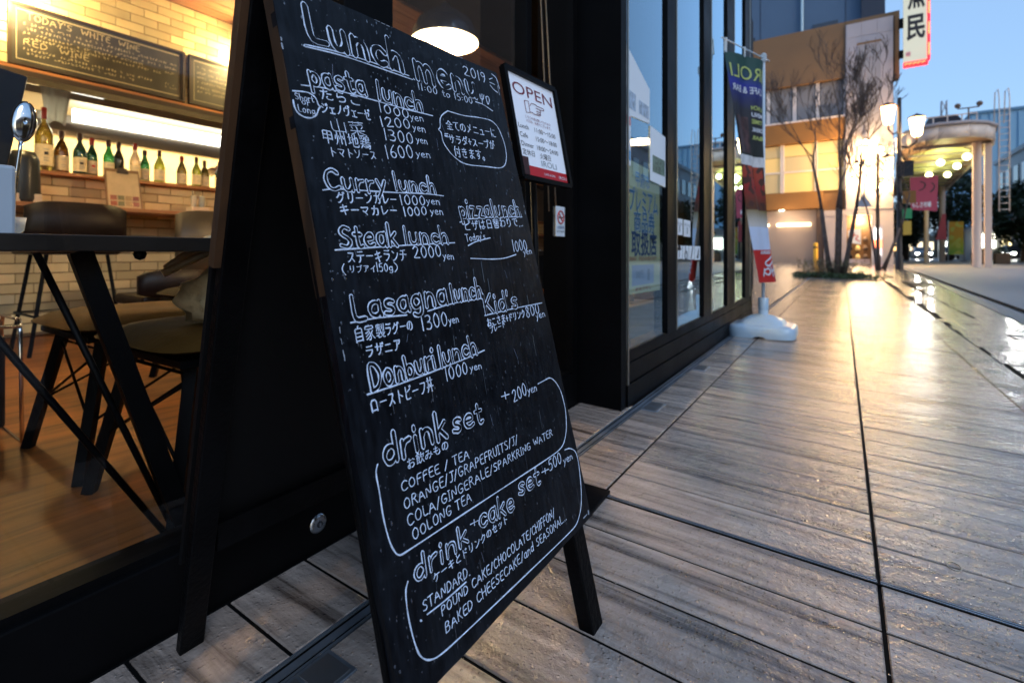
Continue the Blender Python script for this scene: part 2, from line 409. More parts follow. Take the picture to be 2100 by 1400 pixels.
# metal drain beside the facade and the narrow metal joint strip across the deck
dr = MB().span((-.6865, -1.5, .005), (-.6525, 14, .0145)); dr.span((-.6865, -1.5, .0146), (-.682, 14, .0185)); dr.span((-.657, -1.5, .0146), (-.6525, 14, .0178))
dr.span((-.676, -1.5, .0146), (-.663, 14, .0165))
struct('drain_channel', dr, 'drain_metal')
js = MB()
for x in ((-.5025, .0545), (.0595, .6035)):
    for o_ in (-.0042, .0018):
        js.box(((x[0] + x[1]) / 2, 1.1635 + o_, dz((x[0] + x[1]) / 2) + .0010), (x[1] - x[0], .0024, .004), M_t)
jb = struct('joint_strip', MB().box((.051, 1.1625, dz(.051) + .0002), (1.105, .016, .003), M_t), 'dark_joint'); obj('metal_edge', js, 'drain_metal', jb, kind='stuff')
for lab, (y0, y1) in (('small square steel drain cover flush in the deck at the black corner column', (1.872, 1.992)),
                      ('small square steel drain cover flush in the deck under the glass shopfront', (2.66, 2.78)),
                      ('dark square drain cover in the deck at the foot of the menu board', (.36, .475))):
    c = thing('drain_cover', lab, 'drain cover', (-.62, (y0 + y1) / 2, .0165), 'square drain covers along the facade')
    obj('frame', MB().cham((-.651, y0, .010), (-.586, y1, .0185), .001), 'drain_metal', c)
    obj('lid', MB().cham((-.645, y0 + .006, .017), (-.592, y0 + (y1 - y0) / 2 - .002, .0195), .001), mat('lid_metal', (.30, .30, .31), .3, metal=.8), c)
    obj('lid', MB().cham((-.645, y0 + (y1 - y0) / 2 + .002, .017), (-.592, y1 - .006, .0195), .001), 'lid_metal', c)
Rd = random.Random(77); dd = MB()
for k in range(2400):
    yy = .25 + 3.4 * Rd.random() ** 1.3; xx = Rd.uniform(-.68, .60)
    if (k % 3) and math.sin(xx * 9 + yy * 4) + math.sin(yy * 7 - xx * 5) < .2: continue
    r_ = Rd.choice((.0007, .0009, .0012, .0016)) * Rd.uniform(.7, 1.3); z_ = dz(xx) + .0002
    V = [(xx, yy, z_ + r_ * .55)] + [(xx + r_ * .6 * math.cos(PI * i / 3), yy + r_ * .6 * math.sin(PI * i / 3), z_ + r_ * .42) for i in range(6)] + [(xx + r_ * math.cos(PI * i / 3), yy + r_ * math.sin(PI * i / 3), z_) for i in range(6)]
    dd.add(V, [(0, i, i % 6 + 1) for i in range(1, 7)] + [(i, i + 6, i % 6 + 7, i % 6 + 1) for i in range(1, 7)], True)
obj('rain_drop', dd, mat('deck_drop', (.32, .27, .23), .03, spec=.8, coat=1), deck, kind='stuff')
ring = MB(); ring.tube([(.185 + .011 * math.cos(t), 1.31 + .016 * math.sin(t), dz(.185) + .0022) for t in [2 * PI * i / 24 for i in range(24)]], .0011, 6, closed=True)
tag(obj('ring', ring, mat('ring_rubber', (.45, .38, .3), .4)), 'thin pale ring lying on a board joint of the wet deck', 'ring')

# ---------------------------------------------------------------- the cafe building: shell
XF = -.885
cafe = thing('cafe_building', 'dark glass fronted cafe with black steel frames and a lit tiled bar inside', 'building', (XF, 0, 0))
obj('base_sill', MB().span((-.97, -2.2, -.05), (-.88, 1.775, .141)), 'black_metal', cafe, bevel=.003)
obj('base_rail', MB().span((-.95, -2.2, .141), (-.894, 1.76, .152)), 'black_metal', cafe)
# corner column and return
obj('column', MB().span((-.96, 1.80, -.02), (-.70, 1.795 + .06, 4.2)), 'black_metal', cafe)
obj('column', MB().span((-1.02, 1.765, -.02), (-.885, 1.80, 4.2)), 'black_metal', cafe)
# front glass with posts
for (y0, y1) in ((-2.2, .687), (.826, 1.426), (1.541, 1.765)):
    obj('glass_pane', MB().add([(-.915, y0, .15), (-.915, y1, .15), (-.915, y1, 4.2), (-.915, y0, 4.2)], [(0, 1, 2, 3)]), 'front_glass' if y0 < 0 else 'coated_glass', cafe)
for (y0, y1) in ((.687, .826), (1.426, 1.46)):
    obj('window_post', MB().span((-.95, y0, .141), (-.89, y1, 4.2)), 'black_metal', cafe, bevel=.002)
obj('dark_blind', MB().span((-1.02, 1.462, .15), (-1.0, 1.765, 4.2)) if False else MB().span((-.99, 1.40, 2.9), (-.96, 1.765, 4.2)), 'black_wall', cafe)
# projecting glazed bay on the right
XB = -.70
obj('bay_sill', MB().span((-.80, 1.857, -.02), (-.695, 5.06, .105)), 'black_metal', cafe)
obj('bay_sill_ledge', MB().span((-.80, 1.857, .108), (-.70, 5.06, .185)), 'black_metal', cafe, bevel=.002)
obj('bay_rail', MB().span((-.79, 1.857, .188), (-.703, 5.06, .235)), 'black_metal', cafe, bevel=.002)
MUL = [(2.395, 2.555), (3.145, 3.355), (3.88, 4.165), (4.68, 4.94)]
edges = [1.857] + [q for m_ in MUL for q in m_] + [5.06]
for y0, y1 in MUL:
    obj('window_post', MB().span((-.765, y0, .235), (-.698, y1, 4.2)), 'black_metal', cafe, bevel=.002)
    obj('post_trim', MB().span((-.698, y1 - .012, .235), (-.694, y1, 4.2)), 'brass_edge', cafe)
obj('post_trim', MB().span((-.70, 1.858, .105), (-.694, 1.868, 4.2)), 'brass_edge', cafe)
obj('glass_pane', MB().add([(XB - .012, 1.868, .235), (XB - .012, 2.395, .235), (XB - .012, 2.395, 4.2), (XB - .012, 1.868, 4.2)], [(0, 1, 2, 3)]), 'vitrine_glass', cafe)
for i in range(3):
    y0, y1 = MUL[i][1], MUL[i + 1][0]
    obj('glass_pane', MB().add([(XB - .012, y0, .235), (XB - .012, y1, .235), (XB - .012, y1, 4.2), (XB - .012, y0, 4.2)], [(0, 1, 2, 3)]), 'vitrine_glass', cafe)
obj('end_post', MB().span((-.80, 4.97, -.02), (-.70, 5.06, 4.2)), 'black_metal', cafe)
obj('end_wall', MB().span((-7.9, 9.0, -.05), (-1.32, 9.2, 4.2)), 'black_wall', cafe); obj('end_wall', MB().span((-1.32, 5.07, -.05), (-1.25, 9.2, 4.2)), 'black_wall', cafe); obj('end_wall', MB().span((-1.25, 5.065, -.05), (-.802, 5.10, 4.2)), 'black_wall', cafe)
obj('roof', MB().span((-7.9, -3.2, 4.2), (-1.25, 9.2, 4.5)), 'black_wall', cafe); obj('canopy_edge', MB().span((-1.249, -3.2, 4.2), (-.69, 5.1, 4.5)), 'black_wall', cafe)
obj('upper_storey', MB().span((-7.9, -14, 4.505), (-.72, 5.09, 15)), 'black_wall', cafe)
obj('outer_wall', MB().span((-7.9, -14, -.05), (-.9, -3.21, 4.5)), 'black_wall', cafe)
obj('outer_wall', MB().span((-7.9, -3.2, -.05), (-7.7, 9, 4.2)).span((-7.7, -3.2, -.05), (-.9, -3.0, 4.2)), 'black_wall', cafe)
# floor lock in the sill
lk = MB(); My = Matrix.Rotation(PI / 2, 3, 'Y')
lk.lathe([(0, .004), (.012, .004), (.0165, .003), (.019, .0)], 24, (-.88, .617, .075), M=My)
l0 = thing('floor_lock', 'round steel lock plate set in the black sill beside the blackboard', 'lock', (-.88, .617, .075))
obj('plate', lk, 'steel', l0)
obj('cylinder', MB().lathe([(0, .0065), (.0055, .0065), (.0065, .004)], 16, (-.88, .617, .075), M=My), 'ink_black', l0)
obj('keyhole', MB().span((-.8745, .615, .0715), (-.8728, .619, .0785)), 'steel', l0)

# interior
struct('interior_floor', MB().span((-7.7, -3, -.045), (-1.33, 9, 0.0)).span((-1.329, -3, -.045), (-.90, 5.05, 0.0)), 'floor_wood')
cl = struct('ceiling', MB().span((-7.7, -3, 2.90), (-1.55, 9, 2.95)), 'black_wall')
for k in range(11):
    x0 = -5.0 + k * .155
    obj('ceiling_plank', MB().span((x0 + .004, -2.9, 2.868), (x0 + .151, 8.9, 2.897)), 'ceiling_wood', cl)
struct('interior_wall', MB().span((-7.69, -2.99, 0), (-7.6, 8.99, 2.9)).span((-7.6, -2.99, 0), (-5.01, -2.9, 2.9)), 'white_wall')
struct('side_wall', MB().span((-5.0, -2.99, 0), (-1.0, -2.9, 2.9)).span((-7.6, 8.9, 0), (-1.33, 8.99, 2.9)), mat('umber_wall', (.05, .032, .02), .8))
BR = MB().cham((-.098, -.0335, -.01), (.098, .0335, .0), .003)
brm = BR.mesh('brick')
def brick_wall(name, z0, rows, y0, cols):
    back = MB().span((-5.10, -2.9, z0 - .02), (-5.006, 8.9, z0 + rows * .0735 + .01))
    wll = struct(name, back, 'mortar')
    # plain tiled stretch beyond what the window shows
    fb = MB()
    for r in range(rows):
        for c in range(cols):
            y = y0 + c * .2 + (.1 if r % 2 else 0)
            b = obj('brick', brm, 'cream_tile', wll)
            b.location = (-4.996 + rnd(-.0012, .0012), y, z0 + .036 + r * .0735); b.rotation_euler = (PI / 2, 0, PI / 2)
        y = y0 + cols * .2 + (.1 if r % 2 else 0)
        while y < 8.8:
            fb.box((-5.001, y, z0 + .036 + r * .0735), (.01, .196, .067)); y += .2
    obj('brick', fb, 'cream_tile', wll, kind='stuff')
    return wll
brick_wall('brick_wall', 1.985, 12, -.2, 15)
brick_wall('bar_front', .03, 16, -.2, 15)
"""opening header, shelf and counter"""
hd = thing('opening_header', 'dark wooden header beam over the kitchen serving opening', 'beam', (-5.0, 1, 1.9))
obj('beam', MB().span((-5.12, -2.9, 1.905), (-4.93, 8.9, 1.945)), mat('dark_beam', (.03, .018, .012), .5), hd)
obj('trim', MB().span((-5.02, -2.9, 1.948), (-4.95, 8.9, 1.972)), 'counter_wood', hd)
sh = thing('bar_shelf', 'narrow brown wooden shelf capping the tiled bar front', 'shelf', (-5.0, 1, 1.2))
obj('shelf_board', MB().span((-5.30, -2.9, 1.208), (-4.93, 8.9, 1.236)), 'counter_wood', sh, bevel=.003)
ct = thing('bar_counter', 'brown wooden counter ledge along the tiled bar', 'counter', (-4.75, 1, 0))
obj('counter_top', MB().span((-4.98, -2.8, .935), (-4.55, 8.8, .965)), 'counter_wood', ct, bevel=.004)
for y in (-.9, .6, 2.1, 3.6, 5.1):
    obj('bracket', MB().bar((-4.98, y, .70), (-4.62, y, .925), .03, .03), 'black_metal', ct)
# kitchen behind
kt = thing('kitchen_hood', 'long bright white extractor hood with a lit strip in the kitchen', 'hood', (-6.5, 2, 1.9))
obj('hood_panel', MB().span((-7.2, -1.5, 2.16), (-6.45, 7.5, 2.45)), mat('hood_grey', (.70, .68, .60), .4), kt)
obj('light_strip', MB().span((-6.52, 1.72, 1.955), (-6.46, 7.4, 2.08)), emis('kitchen_strip', (1, .97, .88), 3.5), kt)
obj('steel_band', MB().span((-6.60, -1.5, 1.80), (-6.50, 7.5, 1.93)), mat('warm_steel', (.40, .34, .27), .35, metal=.8), kt)
light('kitchen_light', (-7.0, 2.6, 2.12), 75, (1, .84, .55), .3, kind='AREA', rot=(0, 0, 0), shape=(.5, 4))
kc = thing('kitchen_bench', 'steel kitchen bench with pale splashback seen over the bar shelf', 'kitchen bench', (-6.8, 2, 0))
obj('bench_top', MB().span((-7.4, -1.5, 1.12), (-6.4, 7.5, 1.16)), 'steel', kc)
obj('cabinet', MB().span((-7.35, -1.5, 0), (-6.5, 7.5, 1.11)), 'white_wall', kc)
obj('splashback', MB().span((-7.58, -1.5, 1.17), (-7.55, 7.5, 2.14)), mat('amber_wall', (.75, .52, .22), .5, noise=.2, nscale=4), kc)
rnd_k = random.Random(3)
for k in range(12):
    y = 1.0 + k * .33; h = rnd_k.uniform(.10, .28)
    p = MB().lathe([(0, 0), (.06, 0), (.075, .02), (.07, h * .8), (.05, h), (0, h)], 12, (-6.75, y, 1.16))
    tag(obj('pot', p, ['steel', 'white_wall', 'leather_dark'][k % 3]), ['steel pot', 'white crock', 'dark pan'][k % 3] + ' on the kitchen bench behind the bottles, %s of its kind' % ('leftmost', 'second from the left', 'third from the left', 'rightmost')[k // 3], 'pot', 'pots on the kitchen bench')
# hanging cloth
cb = MB(); n_ = 9; V = []
for i in range(n_):
    for j in range(7):
        V.append((-5.9 + .025 * math.sin(i * 1.9 + j * .4), 1.34 + i * .026 - .006 * j * (i - 4) * .2, 2.10 - j * .050 - (.02 * math.sin(i * 1.1) if j == 6 else 0)))
cb.add(V, [(i * 7 + j, i * 7 + j + 1, (i + 1) * 7 + j + 1, (i + 1) * 7 + j) for i in range(n_ - 1) for j in range(6)], True)
cb.add([(v[0] - .008, v[1], v[2]) for v in V], [(i * 7 + j, (i + 1) * 7 + j, (i + 1) * 7 + j + 1, i * 7 + j + 1) for i in range(n_ - 1) for j in range(6)], True)
tag(obj('cloth', cb, mat('cloth_white', (.8, .82, .84), .8)), 'white cloth hanging in the kitchen opening above the largest bottle', 'cloth')
obj_hook = MB().span((-5.93, 1.1, 2.10), (-5.88, 1.8, 2.115)); tag(obj('cloth_rail', obj_hook, 'steel'), 'steel rail the white kitchen cloth hangs on', 'rail')

# ---------------------------------------------------------------- lamps
def pendant(label, loc, power, cord_top=2.87, r=.225):
    t = thing('pendant_lamp', label, 'lamp', loc, 'black dome pendant lamps')
    x, y, z = loc
    pr = [(r, 0), (r * 1.0, .01), (r * .96, .06), (r * .80, .13), (r * .5, .185), (.05, .21), (.035, .25), (0, .25)]
    obj('lamp_shade', MB().lathe(pr, 36, (x, y, z)), mat('shade_black', (.03, .035, .045), .25, coat=.4), t)
    obj('shade_lining', MB().lathe([(rr * .98, zz - .004) for rr, zz in pr[:-2]] + [(0, .2)], 36, (x, y, z)), mat('lining_white', (.85, .80, .68), .6, emit=(1, .80, .48), es=.8), t)
    obj('bulb', MB().ball((x, y, z + .075), .055, 14), emis('bulb_warm', (1, .86, .62), 22), t)
    obj('cord', MB().tube([(x, y, z + .25), (x, y, cord_top)], .005, 6), 'ink_black', t)
    light('pendant_light', (x, y, z + .0), power, (1, .62, .27), .06, t)
    return t
pendant('black dome pendant lamp glowing above the top edge of the blackboard', (-2.20, 2.50, 2.02), 48)
pendant('black dome pendant lamp seen through the glass bay, right of the black corner column', (-2.35, 6.75, 2.17), 18)
pendant('added black dome pendant lamp out of view, lighting the left interior', (-3.9, .15, 2.35), 5)  # added lamp out of view, warms the left of the room
for lab, (x, y, z) in (('brass picture lamp flaring over the left end of the wall blackboard', (-4.80, .93, 2.50)), ('brass picture lamp flaring over the right wall blackboard', (-4.80, 2.62, 2.56))):
    t = thing('picture_lamp', lab, 'wall lamp', (x, y, z), 'brass picture lamps over the wall blackboards')
    obj('arm', MB().tube([(-4.99, y, z + .05), (-4.88, y, z + .09), (x, y, z + .04)], .008, 8), mat('brass', (.5, .33, .12), .3, metal=1), t)
    obj('lamp_shade', MB().lathe([(.055, 0), (.05, .03), (.02, .06), (0, .06)], 16, (x, y, z)), 'brass', t)
    obj('bulb', MB().ball((x, y, z - .02), .042, 12), emis('bulb_hot', (1, .84, .5), 60), t)
    light('picture_light', (x + .02, y, z - .04), 72, (1, .70, .27), .05, t)
for lab, (x, y), e_ in (('added unseen ceiling spot lighting the stools and the bag', (-2.1, 1.15), 15), ('added unseen ceiling spot brightening the floor before the bar', (-3.6, 1.5), 9)):  # unseen spots added to brighten the seats and the floor
    t = thing('added_downlight', lab, 'lamp', (x, y, 2.86), 'added ceiling spots')
    obj('housing', MB().lathe([(.05, 0), (.06, .01), (.06, .03), (0, .03)], 18, (x, y, 2.85)), 'steel', t)
    obj('lens', MB().lathe([(0, -.001), (.045, -.001), (.045, .0)], 18, (x, y, 2.85)), emis('bulb_warm2', (1, .8, .5), 15), t)
    light('added_spot_light', (x, y, 2.84), e_, (1, .62, .25), .05, t, kind='SPOT', spot=75)
# small kitchen downlight
t = thing('downlight', 'small bright downlight under the serving opening header', 'lamp', (-5.3, 1.62, 1.9))
obj('housing', MB().lathe([(.035, 0), (.035, .02), (0, .02)], 14, (-5.6, 1.35, 2.06)), 'steel', t)
obj('lens', MB().lathe([(0, -.001), (.03, -.001), (.03, .0)], 14, (-5.6, 1.35, 2.058)), 'bulb_hot', t)

# ---------------------------------------------------------------- strokes: chalk and brush writing
LAT = {'a': '50:45 52,30 60,12 52,5 30,12 8,28 0,42 12,45 30|45 60,45 20,50 0', 'b': '48:6 100,6 0|6 35,20 58,38 52,46 28,34 4,18 0,6 14',
'c': '44:44 48,30 60,12 52,4 30,12 8,28 0,44 10', 'd': '50:44 38,32 58,14 54,4 30,12 4,28 0,44 20|44 100,44 0', 'e': '48:6 32,44 34,40 54,24 60,8 48,4 26,14 4,30 0,46 10',
'g': '50:44 40,32 58,14 54,4 32,12 8,28 6,44 22|44 58,44 -8,36 -26,20 -30,6 -20', 'h': '48:6 100,6 0|6 34,20 56,36 54,42 36,43 0', 'i': '14:7 52,7 0|7 84,7 90',
'k': '46:6 100,6 0|40 58,8 26|18 34,44 0', 'l': '14:7 100,7 0', 'm': '74:6 58,6 0|6 36,16 56,28 54,34 36,35 0|35 36,46 56,58 54,66 36,67 0', 'n': '48:6 58,6 0|6 34,18 56,34 54,42 36,43 0',
'o': '48:24 60,8 48,4 28,12 4,26 0,42 14,45 34,38 54,24 60', 'p': '48:6 58,6 -30|6 38,20 60,38 52,44 28,34 4,18 2,6 18', 'r': '36:6 58,6 0|6 30,16 52,34 56', 's': '42:38 52,24 60,8 52,10 36,30 28,38 14,26 0,4 8',
't': '36:16 88,16 14,24 0,36 6|2 60,32 60', 'u': '48:6 58,6 18,16 0,32 4,42 24|43 58,43 0', 'y': '44:4 58,22 14|42 58,22 4,4 -28', 'z': '44:4 58,42 58,4 0,44 0',
'A': '64:2 0,32 100,62 0|14 34,50 34', 'B': '56:6 0,6 100,36 98,46 78,34 54,8 52|34 54,52 34,46 6,30 0,6 0', 'C': '60:58 84,38 100,12 84,4 48,16 8,36 0,58 14', 'D': '60:6 0,6 100,36 94,56 62,54 34,36 4,6 0',
'E': '50:48 100,6 100,6 0,50 0|6 52,42 54', 'F': '48:48 100,6 100,6 0|6 52,40 54', 'G': '62:56 86,36 100,12 84,4 46,18 6,38 0,56 16,58 42,34 42', 'H': '58:6 100,6 0|52 100,52 0|6 52,52 52', 'I': '24:12 100,12 0|2 100,22 100|2 0,22 0',
'J': '44:36 100,36 22,24 2,6 8|14 100,56 100', 'K': '54:6 100,6 0|48 100,6 42|18 56,52 0', 'L': '46:6 100,6 0,46 4', 'N': '60:6 0,6 100,54 0,54 100', 'O': '64:32 100,10 82,4 46,16 8,34 0,54 16,60 52,50 88,32 100',
'P': '54:6 0,6 100,38 96,50 74,36 50,6 46', 'R': '56:6 0,6 100,38 96,48 76,34 54,6 50|26 52,54 0', 'S': '52:48 88,28 100,8 84,12 62,38 46,48 24,32 2,4 12', 'T': '56:28 100,28 0|0 100,56 100', 'U': '58:6 100,6 24,20 2,40 4,52 26,52 100',
'W': '80:2 100,20 0,40 80,60 0,78 100', 'Y': '54:2 100,27 52,52 100|27 52,27 0', '0': '50:26 100,8 78,4 40,14 4,28 0,44 24,46 64,38 92,26 100', '1': '20:10 100,9 0', '2': '52:6 78,20 98,42 92,44 68,24 30,4 2,50 4', '3': '48:6 94,28 100,42 82,34 60,16 52|16 52,38 48,46 24,32 0,4 6',
'5': '48:42 100,12 98,8 58|8 58,30 64,44 42,38 10,20 0,4 6', '6': '48:38 98,14 66,4 30,14 2,32 2,44 22,36 46,18 48,6 30', '8': '48:40 84,24 100,10 82,22 58,40 36,38 8,20 0,6 16,12 40,34 62,40 84', '9': '46:40 70,26 52,8 60,6 84,22 98,38 88,40 66,34 30,20 0',
'+': '50:24 78,24 22|0 50,48 50', '/': '40:2 -6,38 100', ':': '22:6 60,12 60|6 22,12 22', '.': '16:6 2,10 4', '(': '20:18 104,4 70,4 30,18 -6', ')': '20:2 104,16 70,16 30,2 -6', "'": '12:8 104,5 84', '…': '80:8 2,9 6|38 2,39 6|68 2,69 6', '=': '50:4 62,44 66|4 36,44 38', ' ': '30:'}
